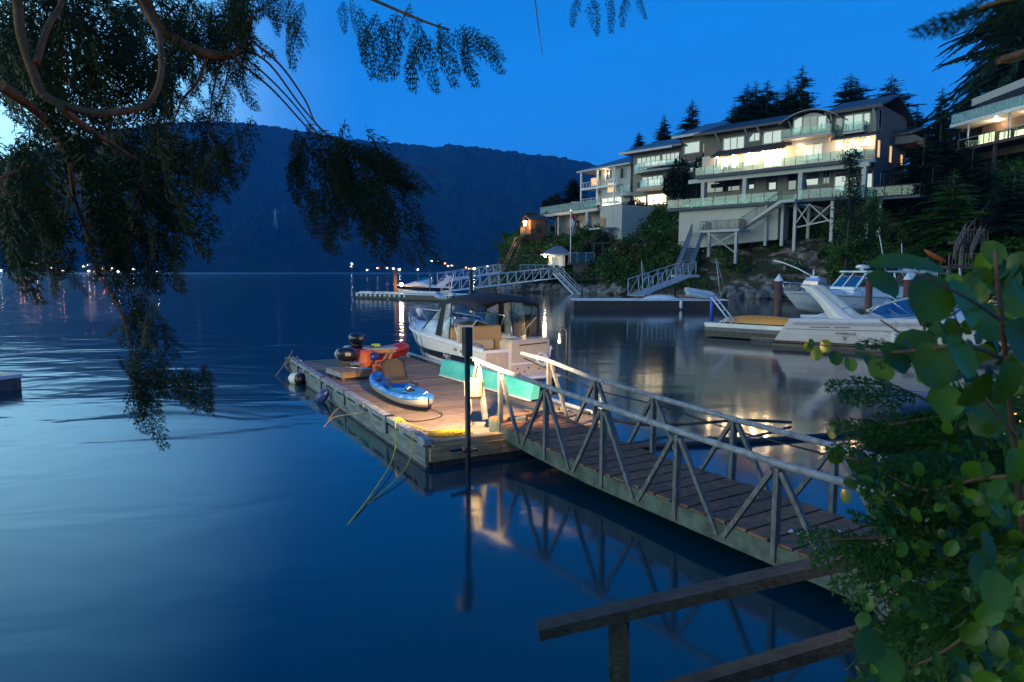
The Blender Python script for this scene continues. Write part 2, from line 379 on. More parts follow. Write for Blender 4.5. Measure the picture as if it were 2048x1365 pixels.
# ---------------------------------------------------------------- air
def build_haze(dens):
    h = MB(); h.box(-6500, 9500, -80, 5600, -40, 760)
    m, nt, out = new_mat('blue_air'); v = N(nt, 'ShaderNodeVolumePrincipled'); v.inputs['Density'].default_value = dens
    v.inputs['Color'].default_value = (.06,.38,1,1); v.inputs['Anisotropy'].default_value = 0
    nt.links.new(v.outputs[0], out.inputs['Volume'])
    o = h.build('haze', m); tag(o, kind='stuff'); return o
haze = build_haze(.00009)
# ================================================================ the near float and what lies on it
NL = on_z(856, 893, .35)
DA = R(28.08)                       # dock frame: x across (left to right), y along (away)
DX = Vector((math.cos(DA), math.sin(DA), 0)); DY = Vector((-math.sin(DA), math.cos(DA), 0))
DW, DL, DZ = 3.62, 11.6, .35
def dk(x, y, z=DZ): return NL + DX*x + DY*y + Vector((0, 0, z-NL.z))
def to_dk(p): q = p - NL; return q.dot(DX), q.dot(DY)
def build_dock():
    t = thing('floating_dock', 'long plank decked float beside the canopied cabin cruiser, kayak and red dinghy on it', 'dock', (NL.x, NL.y, 0), DA)
    b = MB(); y = .16
    while y < DL-.1:
        w = .135 + rnd.uniform(-.004, .004)
        b.box(.14+rnd.uniform(-.01,.01), DW-.08+rnd.uniform(-.03,.03), y, y+w, DZ-.04, DZ+rnd.uniform(-.004,.004)); y += w+.011
    b.build('decking', M_plank, t)
    b = MB(); b.box(.03, DW-.03, .02, DL-.02, .0, DZ-.05); b.box(.1, DW-.1, .1, DL-.1, -.25, -.001); b.build('float_frame', M_dark, t)
    # left skirt boards, lapped, with a raised kerb timber on blocks
    b = MB(); y = 0
    for ln in (3.1, 2.9, 3.0, 2.6):
        b.box(-.045, .02, y+.01, y+ln-.01, .07, DZ-.03); b.box(-.035, .015, y+.01, y+ln-.01, -.06, .055); y += ln
    b.build('side_board', mat('pale_green_board', (.26,.28,.26), .8, c2=(.07,.085,.075), scale=3, stretch=(1,.5,3), bump=.4, thr=(.3,.62)), t)
    b = MB()
    for y0, y1, dz in ((-.03, 2.9, 0), (2.93, 5.4, .012), (5.43, 8.6, 0), (8.63, DL, .01)):
        b.box(-.07, .07, y0, y1, DZ+.025+dz, DZ+.115+dz)
    for k in range(13): b.box(-.05, .05, .1+k*.93, .35+k*.93, DZ-.03, DZ+.025)
    b.build('kerb_timber', M_greyrail, t)
    b = MB()
    for y in (1.9, 4.9, 7.2, 10.2): b.box(-.075, .078, y, y+.09, DZ-.2, DZ+.135)
    b.build('strap', M_black, t)
    # near end: two stacked timbers
    wood = mat('pale_end_timber', (.46,.30,.15), .8, var=.45, scale=4, stretch=(.6,4,4), bump=.35, island=.15)  # warm lamp light on this end is put into the wood colour
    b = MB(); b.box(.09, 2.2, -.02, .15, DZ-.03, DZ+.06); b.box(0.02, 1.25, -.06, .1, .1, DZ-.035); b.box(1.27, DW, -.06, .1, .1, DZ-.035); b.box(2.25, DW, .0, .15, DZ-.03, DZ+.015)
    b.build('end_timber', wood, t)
    b = MB(); b.box(.1, DW, -.03, .06, -.2, .09); b.build('mussel_band', mat('mussel_crust', (.11,.08,.05), .5, c2=(.01,.01,.01), scale=26, bump=1.0), t)
    b = MB(); b.tube([(DW+.02, 5.6, DZ+.08), (DW+.03, 8.2, DZ+.085), (DW+.02, DL-.1, DZ+.08)], .05, 8)
    b.tube([(DW+.02, .3, DZ+.05), (DW+.02, 2.6, DZ+.05)], .045, 8)
    b.build('edge_pipe', M_alu, t)
    b = MB(); b.box(DW-.04, DW+.03, 0, DL, .08, DZ-.01); b.build('right_board', M_grey, t)
    # cleats
    b = MB()
    for x, y in ((DW-.1, 10.9), (DW-.1, 4.6), (.2, 11.2)):
        b.box(x-.03, x+.03, y-.05, y+.05, DZ, DZ+.06); b.tube([(x, y-.14, DZ+.075), (x, y-.05, DZ+.06), (x, y+.05, DZ+.06), (x, y+.14, DZ+.075)], .018, 6)
    b.build('cleat', M_alu, t)
    return t
build_dock()

def rope(name, pts, r, m, label, cat='rope', n=6, parent=None):
    """smoothed tube through points"""
    P = [Vector(p) for p in pts]; Q = []
    for i in range(len(P)-1):
        p0, p1, p2, p3 = P[max(i-1,0)], P[i], P[i+1], P[min(i+2, len(P)-1)]
        for k in range(6):
            u = k/6
            Q.append(.5*((2*p1)+(p2-p0)*u+(2*p0-5*p1+4*p2-p3)*u*u+(3*p1-p0-3*p2+p3)*u**3))
    Q.append(P[-1])
    o = MB().tube(Q, r, n).build(name, m, parent)
    return tag(o, label, cat) if label else o
def wpt(px, py, z): return on_z(px, py, z)

# yellow mooring lines
e0 = dk(-.085, 1.25, DZ+.06)
rope('mooring_rope', [dk(.35,1.05,.38), dk(.18,1.3,.42), dk(.0,1.38,.5), dk(-.09,1.32,.47), dk(-.1,1.28,.3), on_z(792,890,.14), on_z(778,935,.08), on_z(735,1000,.03), on_z(700,1045,.0), on_z(668,1085,-.06)], .010, M_yrope, 'yellow rope running from the kerb of the float down into open water')
rope('mooring_rope', [dk(.9,.55,.38), dk(.45,.5,.41), dk(.05,.42,.5), dk(-.1,.42,.46), dk(-.11,.42,.26), on_z(815,930,.1), on_z(790,962,.05), on_z(740,1005,.0), on_z(705,1035,-.05)], .008, M_yrope, 'shorter yellow rope hanging over the near corner of the float')
c = []
for k in range(190):
    a = k*.37; rr = .11+.07*math.sin(k*.113)+.03*math.sin(k*.37)
    c.append(dk(.34+k*.0022+rr*1.3*math.cos(a), .42+rr*.85*math.sin(a)+.07*math.sin(k*.05), DZ+.025+.06*abs(math.sin(k*.071))*(1-rr)))
tag(MB().tube(c, .014, 6).build('rope_coil', M_yrope), 'heap of loosely coiled yellow rope on the near end of the float', 'rope')
c = []
for k in range(120):
    a = k*.55; c.append(dk(.04+.07*math.sin(a), 1.38+.0015*k+.05*math.sin(k*.2), DZ+.07+.065*math.cos(a)+.02))
tag(MB().tube(c, .012, 5).build('rope_hitch', M_yrope), 'yellow rope wrapped in turns around the kerb timber', 'rope')
rope('mooring_rope', [dk(.07,3.3,.46), dk(-.09,3.32,.44), dk(-.12,3.3,.3), on_z(668,835,.1), on_z(646,858,-.02)], .012, M_rope, 'thin pale rope slanting from the kerb into the water beside the kayak')
rope('mooring_rope', [dk(.07,3.4,.46), dk(-.09,3.42,.44), on_z(680,815,.22), on_z(655,842,-.02)], .008, M_rope, 'thinner pale line slanting into the water next to the first')
# tangle of line and wire at the far left corner
c = [dk(.0+.14*math.sin(k*.9)+.05*math.cos(k*.23), 11.45+.16*math.cos(k*.63), .28+.2*math.sin(k*.31)+.05*math.sin(k*1.7)) for k in range(90)]
tag(MB().tube(c, .012, 5).build('rope_tangle', M_rope), 'tangle of pale line and wire at the far left corner of the float', 'rope')
rope('mooring_rope', [dk(.05,11.5,.7), dk(-.2,11.4,.35), dk(-.55,11.1,.0), dk(-.7,11.0,-.05)], .012, M_rope, 'pale line dropping steeply from the far left corner of the float')
rope('mooring_rope', [dk(1.0,2.4,.41), dk(1.1,2.1,.37), dk(.85,1.8,.365), dk(.4,1.75,.365), dk(.2,2.0,.4)], .011, M_dark, 'dark bow line trailing from the blue kayak over the planks')

# fenders
def fender_mb(l, r, n=14):
    return MB().lathe([(.02,-l/2-.05),(.035,-l/2-.03),(r*.55,-l/2),(r*.9,-l/2+.07),(r,-l/2+.16),(r,l/2-.16),(r*.9,l/2-.07),(r*.55,l/2),(.035,l/2+.03),(.02,l/2+.05)], n)
def fender(name, label, a, b, r, m, mend=None, group=None, line_to=None):
    a, b = Vector(a), Vector(b); t = thing(name, label, 'fender', (a+b)/2, 0, group)
    o = fender_mb((b-a).length, r).build('body', m, t); o.rotation_mode = 'QUATERNION'; o.rotation_quaternion = (b-a).to_track_quat('Z', 'Y')
    if mend:
        q = MB().lathe([(r*.4,-.02),(r*.92,.03),(r*1.02,.1),(r*1.02,.2)], 14).build('end_cap', mend, t); q.rotation_mode = 'QUATERNION'
        d = (b-a).normalized(); q.rotation_quaternion = (-d).to_track_quat('Z','Y'); q.location = (b-a)/2+d*.04
    if line_to is not None: MB().tube([b-(a+b)/2, Vector(line_to)-(a+b)/2], .008, 5).build('lanyard', M_black, t)
    return t
blue = mat('navy_vinyl', (.02,.045,.20), .35, var=.2)
fender('fender', 'navy blue cylinder fender slanting off the left edge of the float', on_z(636,803,.02), on_z(654,783,.27), .125, blue, line_to=dk(-.02, 6.75, .46))
fender('fender', 'fat white barrel fender with a dark end at the far left corner', on_z(581,757,.12), on_z(606,759,.12), .17, M_whitep, M_black, line_to=dk(0, 10.6, .42))

# ---------------------------------------------------------------- blue kayak
def build_kayak():
    Lk = 3.75; a = dk(.72, 6.3); 
    t = thing('fishing_kayak', 'blue and white sit on top kayak with a black seat lying on the planks', 'kayak', dk(.93, 4.12), DA-R(1.5))
    hull = mat('kayak_pale_hull', (.42,.41,.37), .4, var=.15, scale=2)
    deckm = mat('kayak_blue_deck', (.02,.20,.62), .38, c2=(.30,.52,.72), scale=3.2, thr=(.36,.50))
    n = 26; top = []; rim = []; keel = []; H = []; T = []
    def half(s): return .39*(max(0, 1-abs(s)**2.6))**.62 + .015
    for i in range(n+1):
        s = -1+2*i/n; y = s*Lk/2; w = half(s); rock = .10*s*s*s*s + .03*s*s; sh = .215+.10*abs(s)**3
        k = .02+rock
        H.append([(-w*1.0, y, sh), (-w*.97, y, sh-.1), (-w*.78, y, k+.05), (-w*.35, y, k+.005), (0, y, k-.005), (w*.35, y, k+.005), (w*.78, y, k+.05), (w*.97, y, sh-.1), (w*1.0, y, sh)])
        well = 0
        if -.45 < s < .28: well = .13*min(1, (s+.45)*7, (.28-s)*7)
        fr = .05*math.exp(-((s+.62)/.18)**2)
        c = sh+.035*(1-abs(s))
        T.append([(-w*1.0, y, sh+.001), (-w*.95, y, sh+.03), (-w*.72, y, sh+.04), (-w*.58, y, c-well+.01), (0, y, c-well*1.05-fr*.6+.015), (w*.58, y, c-well+.01), (w*.72, y, sh+.04), (w*.95, y, sh+.03), (w*1.0, y, sh+.001)])
    MB().loft(H, False, False, 0, True).build('hull', hull, t)
    MB().loft(T, False, False, 0, True).build('deck', deckm, t)
    rub = MB()
    for sg in (-1, 1): rub.tube([(sg*half(-1+2*i/n), -Lk/2+Lk*i/n, .215+.10*abs(-1+2*i/n)**3) for i in range(n+1)], .014, 6)
    rub.build('gunwale', deckm, t)
    sb = mat('seat_brown_mesh', (.045,.035,.028), .85, var=.3, scale=30, bump=.3)
    s = MB()
    rings = []
    for i in range(9):
        q = i/8; z = .42+.40*q; y = .28+.14*q; w = .235*(1-.62*q**6)
        rings.append([(-w, y, z), (-w*.6, y+.035, z), (0, y+.05, z), (w*.6, y+.035, z), (w, y, z), (w, y+.03, z), (w*.6, y+.065, z), (0, y+.08, z), (-w*.6, y+.065, z), (-w, y+.03, z)])
    s.loft(rings, True, True, 0, True); s.build('seat_back', sb, t)
    s = MB(); s.bbox(-.23, .23, -.18, .26, .36, .42, .025); s.build('seat_pan', sb, t)
    s = MB()
    for sg in (-1, 1):
        s.tube([(sg*.25, -.22, .34), (sg*.26, .28, .37), (sg*.26, .36, .58), (sg*.24, .43, .78)], .014, 6)
        s.tube([(sg*.26, .5, .34), (sg*.26, .40, .62)], .012, 6)
        s.tube([(sg*.30, -.3, .33), (sg*.30, .34, .34), (sg*.33, .55, .5), (sg*.2, .46, .80)], .010, 6)
        s.bbox(sg*.29-.03, sg*.29+.03, -.38, -.28, .3, .37, .01)
    s.build('seat_frame', M_black, t)
    MB().lathe([(.001,0),(.13,0),(.135,.015),(.11,.03),(.001,.03)], 18, (0,-.72,.285), sx=.8, sy=1.2).build('hatch', M_black, t)
    h = MB(); h.tube([(-.07,-.78,.33),(0,-.72,.37),(.07,-.66,.33)], .012, 6)
    h.tube([(-.05,-1.72,.37),(0,-1.78,.43),(.05,-1.72,.37)], .014, 6); h.build('handle', M_whitep, t)
    MB().bbox(-.22,-.12,.9,1.25,.27,.31,.01).build('rod_holder', M_black, t)
    h = MB(); h.tube([(.1,-.3,.315),(.18,-.42,.33),(.02,-.6,.33),(-.15,-.5,.33)], .008, 5); h.build('rigging', M_black, t)
    return t
build_kayak()

# ---------------------------------------------------------------- outboards, pallet, table, bags
def outboard(name, label, loc, rz, tilt=0, short=False):
    t = thing(name, label, 'outboard motor', loc, rz)
    c = MB(); rings = []
    for z, w, l, oy in ((0,.12,.17,0),(.03,.15,.22,0),(.12,.165,.26,.01),(.22,.16,.26,.02),(.29,.13,.21,.03),(.32,.07,.13,.04)):
        rings.append([(w*math.copysign(abs(math.cos(a))**.6, math.cos(a)), oy+l*math.copysign(abs(math.sin(a))**.6, math.sin(a)), z) for a in [2*PI*k/16 for k in range(16)]])
    c.loft(rings, True, True, 0, True); o = c.build('cowl', mat('gloss_black_cowl', (.012,.012,.014), .22, var=.2, coat=.6), t)
    d = MB(); d.box(-.168,-.160,-.09,.05,.12,.2); d.box(.160,.168,-.09,.05,.12,.2); d.build('decal', mat('tan_decal', (.45,.33,.2), .5), t)
    b = MB(); b.bbox(-.1,.1,-.14,.14,-.14,.0,.03)
    if not short: b.box(-.05,.05,-.08,.08,-.5,-.14); b.box(-.06,.06,-.2,.1,-.52,-.5)
    else: b.bbox(-.08,.08,-.2,.18,-.18,-.05,.02)
    b.build('midsection', M_black, t)
    b = MB(); b.tube([(0,-.14,-.03),(.02,-.4,.06),(.03,-.62,.13)], .022, 8); b.build('tiller', M_black, t)
    return t

def build_dinghy():
    cx, cy = to_dk(on_z(742, 716, .35)); 
    t = thing('inflatable_dinghy', 'red inflatable dinghy with grey stern cones at the far end of the float', 'dinghy', Vector((-5.0,21.2,.35)), R(-90)); t.scale = (.88,.86,.9)
    red = mat('red_pvc', (.52,.025,.03), .38, var=.15, scale=2); grey = mat('grey_pvc', (.46,.44,.46), .4, var=.1)
    B, r, L2 = .48, .215, 2.35
    ax = []
    for y in (0.0, .35, .8, 1.2): ax.append((-B, y, r+.02))
    for k in range(1, 9):
        a = PI-PI*k/9; ax.append((B*math.cos(a), 1.25+.62*math.sin(a), r+.02+.16*math.sin(a)))
    for y in (1.2, .8, .35, 0.0): ax.append((B, y, r+.02))
    MB().tube(ax, r, 14).build('tube', red, t)
    for sg in (-1, 1): MB().tube([(sg*B,.05,r+.02),(sg*B,-.12,r+.02),(sg*B,-.42,r+.045),(sg*B,-.5,r+.05)], [r+.004, r+.004, r*.8, r*.25], 14).build('stern_cone', grey, t)
    s = MB()
    s.tube([(p[0]*1.0+(.21 if p[0]>0.1 else -.21 if p[0]<-.1 else 0)*(1 if p[1]<1.25 else .7), p[1]+(.2 if p[1]>1.3 else 0), p[2]) for p in ax], .03, 6); s.build('rub_strake', mat('dark_red_strip', (.10,.01,.012), .5), t)
    s = MB()
    for k in range(7):
        y = .1+k*.18
        for sg in (-1,1): s.tube([(sg*(B+.06), y, .44), (sg*(B+.1), y+.09, .40), (sg*(B+.06), y+.18, .44)], .009, 5)
    s.build('grab_line', M_black, t)
    MB().box(-B+.1, B-.1, -.05, 1.3, .06, .1).build('floor', grey, t)
    MB().box(-B+.05, B-.05, -.03, .02, .06, .5).build('transom', M_grey, t)
    MB().bbox(-B, B, .55, .8, .38, .41, .01).build('thwart', grey, t)
    return t
build_dinghy()
o = outboard('outboard_motor', 'black outboard motor standing upright behind the red dinghy', dk(1.95, 11.2, .85), DA+R(120))
# pallet
def build_pallet():
    t = thing('wooden_platform', 'low weathered plank platform on short legs holding a black motor and poles', 'platform', dk(.42, 7.0), DA+R(7))
    b = MB()
    for k in range(8): b.box(.0, .92, k*.145, k*.145+.132, .2, .228)
    b.build('top', M_plank, t)
    b = MB(); b.box(0,.9,-.012,.02,.07,.199); b.box(0,.9,1.1,1.13,.07,.199); b.build('apron', mat('orange_timber', (.42,.22,.08), .7, var=.35, scale=4, stretch=(1,6,6), bump=.2), t)
    b = MB(); b.box(-.013,.013,0,1.13,.08,.199); b.build('side_rail', M_greyrail, t)
    for x, y in ((.01,.0),(.01,.55),(.01,1.06),(.84,0),(.84,1.06)):
        MB().box(x-.02, x+.05, y, y+.06, 0, .198).build('leg', M_grey, t)
    return t
build_pallet()
outboard('outboard_cowl', 'black outboard power head resting on the low plank platform', dk(.78, 7.92, .77), DA+R(80), short=True)
pipes = thing('metal_pole', 'thin silver pole lying across the low plank platform', 'pole', dk(0,0,0))
for i, (a, b2, r) in enumerate(((dk(.62,7.9,.60), dk(1.22,7.12,.60), .017), (dk(.85,7.95,.60), dk(1.2,7.45,.60), .012))):
    if i == 0:
        pipes.location = a; MB().tube([(0,0,0), b2-a], r, 8).build('tube', M_metal, pipes)
        MB().tube([(b2-a)*.98, (b2-a)*1.03], r*1.3, 8).build('grip', M_black, pipes)
    else: tag(MB().tube([a, b2], r, 8).build('metal_pole', M_metal), 'shorter dark grey rod lying beside the silver pole', 'pole')
c = [dk(1.05+.2*math.cos(k*.7)+.06*math.sin(k*.31), 7.85+.26*math.sin(k*.83)+.05*math.cos(k*1.3), .6+.10*abs(math.sin(k*.41))+.03*math.sin(k*2.1)) for k in range(150)]
tag(MB().tube(c, .013, 5).build('rope_heap', mat('blue_grey_line', (.22,.27,.34), .8, var=.5, scale=40)), 'heap of blue grey line piled on the low platform beside the motor', 'rope')
def build_table():
    t = thing('wooden_table', 'small wooden work table with a grey top and V shaped legs', 'table', dk(1.72, 8.0), DA-R(4))
    MB().bbox(-.42,.42,-.28,.28,.66,.70,.008).build('tabletop', mat('grey_table_top', (.33,.33,.32), .6, var=.2, scale=3), t)
    lw = mat('orange_brown_timber', (.40,.21,.08), .65, var=.35, scale=5, bump=.2)
    MB().box(-.36,.36,-.24,-.2,.57,.659).build('apron', lw, t)
    for sy in (-.22, .2):
        for sx in (-1, 1): MB().bar((sx*.30, sy, .655), (sx*.02, sy+.02*sx, .03), .05, .09, up=(0,1,0)).build('leg', lw, t)
    MB().box(-.2,.2,-.26,.24,.0,.04).build('foot', lw, t)
build_table()
gt = thing('cordless_tool', 'small bright green tool lying on the wooden work table', 'tool', dk(1.62, 8.0, .35+.70))
grn = mat('lime_plastic', (.32,.5,.03), .4)
MB().bbox(-.14,.1,-.04,.04,.02,.10,.02).build('body', grn, gt); MB().tube([(.05,0,.06),(.2,.02,.05)], .02, 8).build('nozzle', M_black, gt); MB().bbox(-.17,-.07,-.05,.05,0,.05,.01).build('battery', M_black, gt)
orange = mat('orange_plastic', (.62,.11,.015), .45, var=.2)
def jug(name, label, loc, rz, s=1.0):
    t = thing(name, label, 'fuel can', loc, rz)
    MB().bbox(-.17*s,.17*s,-.1*s,.1*s,0,.34*s,.04).build('body', orange, t)
    MB().tube([(-.12*s,0,.33*s),(-.1*s,0,.41*s),(.06*s,0,.41*s),(.09*s,0,.33*s)], .02*s, 8).build('handle', orange, t)
    MB().lathe([(.035,0),(.035,.06),(.02,.09),(.015,.12)], 10, (.14*s,0,.33*s)).build('cap', M_black, t)
jug('fuel_can', 'tall orange fuel can between the platform and the kayak seat', dk(1.38, 6.95), DA+R(20), 1.15)
jug('fuel_can', 'smaller orange fuel can half hidden behind the kayak seat', dk(1.66, 6.95), DA-R(15), .85)
lj = thing('life_jacket', 'orange and blue life jacket slumped against the work table', 'life jacket', dk(1.28, 7.75), DA+R(30))
MB().loft([[(x*w, y*d, z) for x, y in ((-1,-1),(-.4,-1.25),(.4,-1.25),(1,-1),(1.1,0),(1,1),(0,1.2),(-1,1),(-1.1,0))] for z, w, d in ((.2,.2,.13),(.28,.24,.16),(.45,.22,.13),(.6,.19,.1),(.68,.15,.07))], True, True, 0, True).build('body', orange, lj)
MB().loft([[(.1+x*w, -.12+y*d, z) for x, y in ((-1,-1),(.4,-1.25),(1,-.8),(1.1,.5),(0,1),(-1,.6))] for z, w, d in ((.38,.1,.05),(.44,.15,.09),(.54,.15,.09),(.6,.1,.05))], True, True, 0, True).build('collar', blue, lj)

# turquoise bumper board on edge along the boat
def build_board():
    t = thing('bumper_board', 'long turquoise padded board standing on edge between planks and cabin cruiser', 'bumper board', dk(3.2, 2.35), DA+R(4.5))
    tq = mat('turquoise_carpet', (.03,.46,.42), .85, c2=(.16,.62,.50), scale=1.6, bump=.25, bscale=40, thr=(.3,.7))
    rings = []
    n = 22
    for i in range(n+1):
        s = i/n; y = 4.25*s; h = .31+.08*s+.03*math.sin(s*PI); e = .015*math.sin(i*1.7)
        lean = .10+.03*s
        rings.append([(0+e*.3, y, .06), (.02+e, y, .06+h*.4), (lean*.7+e*.5, y, .06+h*.9), (lean, y, .06+h), (lean+.09, y, .06+h+.005), (lean+.14, y, .06+h*.9), (.2, y, .06)])
    MB().loft(rings, True, True, 0, False).build('pad', tq, t)
    MB().bar((-.01,0,.05),(-.01,4.25,.05),.05,.035).build('edge_strip', M_whitep, t)
    b = MB()
    for y in (.3, 1.6, 2.9, 4.0): b.box(.0,.2,y,y+.25,0,.045)
    b.build('block', M_dark, t)
build_board()

# flood light on its post
def build_flood():
    p = on_z(936, 905, .3); loc = Vector((p.x, p.y, 0)); top = on_y(940, 655, p.y).z
    t = thing('floodlight_post', 'tall black steel post with a lit box floodlight at the near end of the float', 'light post', loc, DA)
    MB().tube([(0,0,-1.2),(0,0,top-.35)], .042, 14).build('pole', M_dmetal, t)
    MB().bbox(-.065,.065,-.065,.065,top-.45,top,.012).build('head_bracket', M_dmetal, t)
    MB().bbox(-.12,.15,.05,.15,top-.25,top+.02,.02).build('housing', mat('cream_housing', (.45,.39,.28), .5, emit=(1,.74,.42), estr=.14), t)
    MB().box(-.10,.13,.151,.156,top-.23,top).build('lens', emis('flood_lens', (1,.72,.40), 14), t)
    b = MB(); b.box(-.12,.12,-.1,.1,.33,.36); b.box(-.3,-.1,-.02,.05,.34,.38); b.build('foot_bracket', M_dmetal, t)
    l = lamp('floodlight', 'SPOT', loc + DY*.26 + Vector((0,0,top-.1)), 1500, (1,.68,.38), dk(4.6, 6.5, 1.2), .07, R(148), .85)
    return top
FT = build_flood()
def build_gooseneck():
    p = dk(3.70, 1.75, 0); topz = on_y(1143, 655, p.y).z
    t = thing('gooseneck_lamp', 'thin dark lamp post bent over at the top with an unlit white bulb', 'lamp post', p)
    a = [(0,0,-.4),(0,0,topz-.12)]+[(-.07+.07*math.cos(x), 0, topz-.12+.10*math.sin(x)) for x in [PI*k/8 for k in range(1,9)]]
    MB().tube(a, .025, 8).build('pole', M_dmetal, t)
    MB().lathe([(.001,-.2),(.035,-.19),(.045,-.15),(.028,-.09),(.022,-.02),(.022,.02)], 12, (-.145,0,topz-.14)).build('bulb', M_whitep, t)
build_gooseneck()
# ================================================================ hull tools and boats
class Hull:
    """lofted hull: x across, y forward from the transom, z up"""
    def __init__(s, L, beam, sheer, chine_z, keel_z, rake=.5, full=.55, chine=.78, flare=0, n=28, bowk=.5, stern=.96):
        s.L, s.b, s.n = L, beam/2, n; s.sheer, s.cz, s.kz, s.rake, s.full, s.chine, s.bowk, s.stern = sheer, chine_z, keel_z, rake, full, chine, bowk, stern
    srake = 0.0
    def sec(s, t):
        u = max(0, (t-s.full)/(1-s.full)); w = s.b*(s.stern+(1-s.stern)*min(1, t/s.full)) * (1-u**2.3)**.75 if u < 1 else 0
        zs = s.sheer[0]+(s.sheer[1]-s.sheer[0])*t+s.sheer[2]*4*t*(1-t)*-1
        zc = s.cz[0]+(s.cz[1]-s.cz[0])*t**3; zk = s.kz[0]+(s.kz[1]-s.kz[0])*t**5
        return max(w, .012), zs, max(w*(s.chine-.35*t**3), .01), min(zc, zs-.05), min(zk, zc-.02)
    def pt(s, t, k, sg):               # k 0 keel .. 1 chine .. 2 sheer
        w, zs, c, zc, zk = s.sec(t)
        if k <= 1: x, z = c*k, zk+(zc-zk)*k**1.3
        else:
            q = k-1; x, z = c+(w-c)*(q**.8), zc+(zs-zc)*q
        hgt = (z-s.kz[0])/(s.sheer[1]-s.kz[0])
        y = s.L*t*(1-0) - s.rake*(1-hgt)*t**4 - s.srake*(1-hgt)*max(0, 1-t/.14)
        return Vector((sg*x, y, z))
    def nrm(s, t, k, sg):
        e = .01; a = s.pt(t+e if t < .98 else t, k, sg)-s.pt(t-e, k, sg); b = s.pt(t, min(2,k+e), sg)-s.pt(t, k-e, sg)
        n = a.cross(b); n.normalize()
        return n if n.x*sg > 0 else -n
    def mesh(s, ks=(0,.5,1,1.001,1.25,1.5,1.75,2)):
        b = MB(); rows = []
        for i in range(s.n+1):
            t = i/s.n; r = [s.pt(t, k, -1) for k in ks[::-1]] + [s.pt(t, k, 1) for k in ks[1:]]
            rows.append(r)
        b.loft(rows, False, False, 0, True)
        b.add(rows[0], [tuple(range(len(rows[0])))], 0)
        return b
    def band(s, t0, t1, k0, k1, off, sides=(-1,1), n=24, mb=None):
        """strip proud of the side; k0, k1 may be functions of 0..1"""
        b = mb or MB(); f = lambda k, u: k(u) if callable(k) else k
        for sg in sides:
            ra = []
            for i in range(n+1):
                u = i/n; t = t0+(t1-t0)*u; row = []
                for j in range(4):
                    k = f(k0,u)+(f(k1,u)-f(k0,u))*j/3; row.append(s.pt(t,k,sg)+s.nrm(t,k,sg)*off)
                ra.append(row if sg > 0 else row[::-1])
            b.loft(ra, False, False, 0, True)
        return b
    def line(s, k, sg, t0=0, t1=1, off=0, n=28, dz=0):
        return [s.pt(t0+(t1-t0)*i/n, k, sg)+s.nrm(t0+(t1-t0)*i/n, k, sg)*off+Vector((0,0,dz)) for i in range(n+1)]
    def deckrows(s, t0, t1, crown, inset=.0, n=20, m=7, dz=0):
        rows = []
        for i in range(n+1):
            t = t0+(t1-t0)*i/n; w, zs = s.sec(t)[:2]; y = s.pt(t,2,1).y; w = max(.005, w-inset)
            c = crown(t) if callable(crown) else crown
            rows.append([Vector((-w+2*w*j/(m-1), y, zs+dz+c*(1-abs(-1+2*j/(m-1))**2.2))) for j in range(m)])
        return rows
def text_on(body, size, loc, xdir, nrm, m, parent, name='lettering', ext=.003, italic=0):
    c = bpy.data.curves.new(name, 'FONT'); c.body = body; c.size = size; c.extrude = ext; c.shear = italic; c.align_x = 'CENTER'; c.align_y = 'CENTER'
    o = bpy.data.objects.new(name, c); col.objects.link(o); c.materials.append(m)
    x = Vector(xdir).normalized(); z = Vector(nrm).normalized(); x = (x-z*x.dot(z)).normalized(); y = z.cross(x)
    M = Matrix((x, y, z)).transposed().to_4x4(); M.translation = Vector(loc)
    bpy.context.view_layer.update(); me = bpy.data.meshes.new_from_object(o); bpy.data.objects.remove(o)
    o = bpy.data.objects.new(name, me); col.objects.link(o)
    o.parent = parent; o.matrix_local = M; KIDS.setdefault(parent.name, []).append(o)
    return o

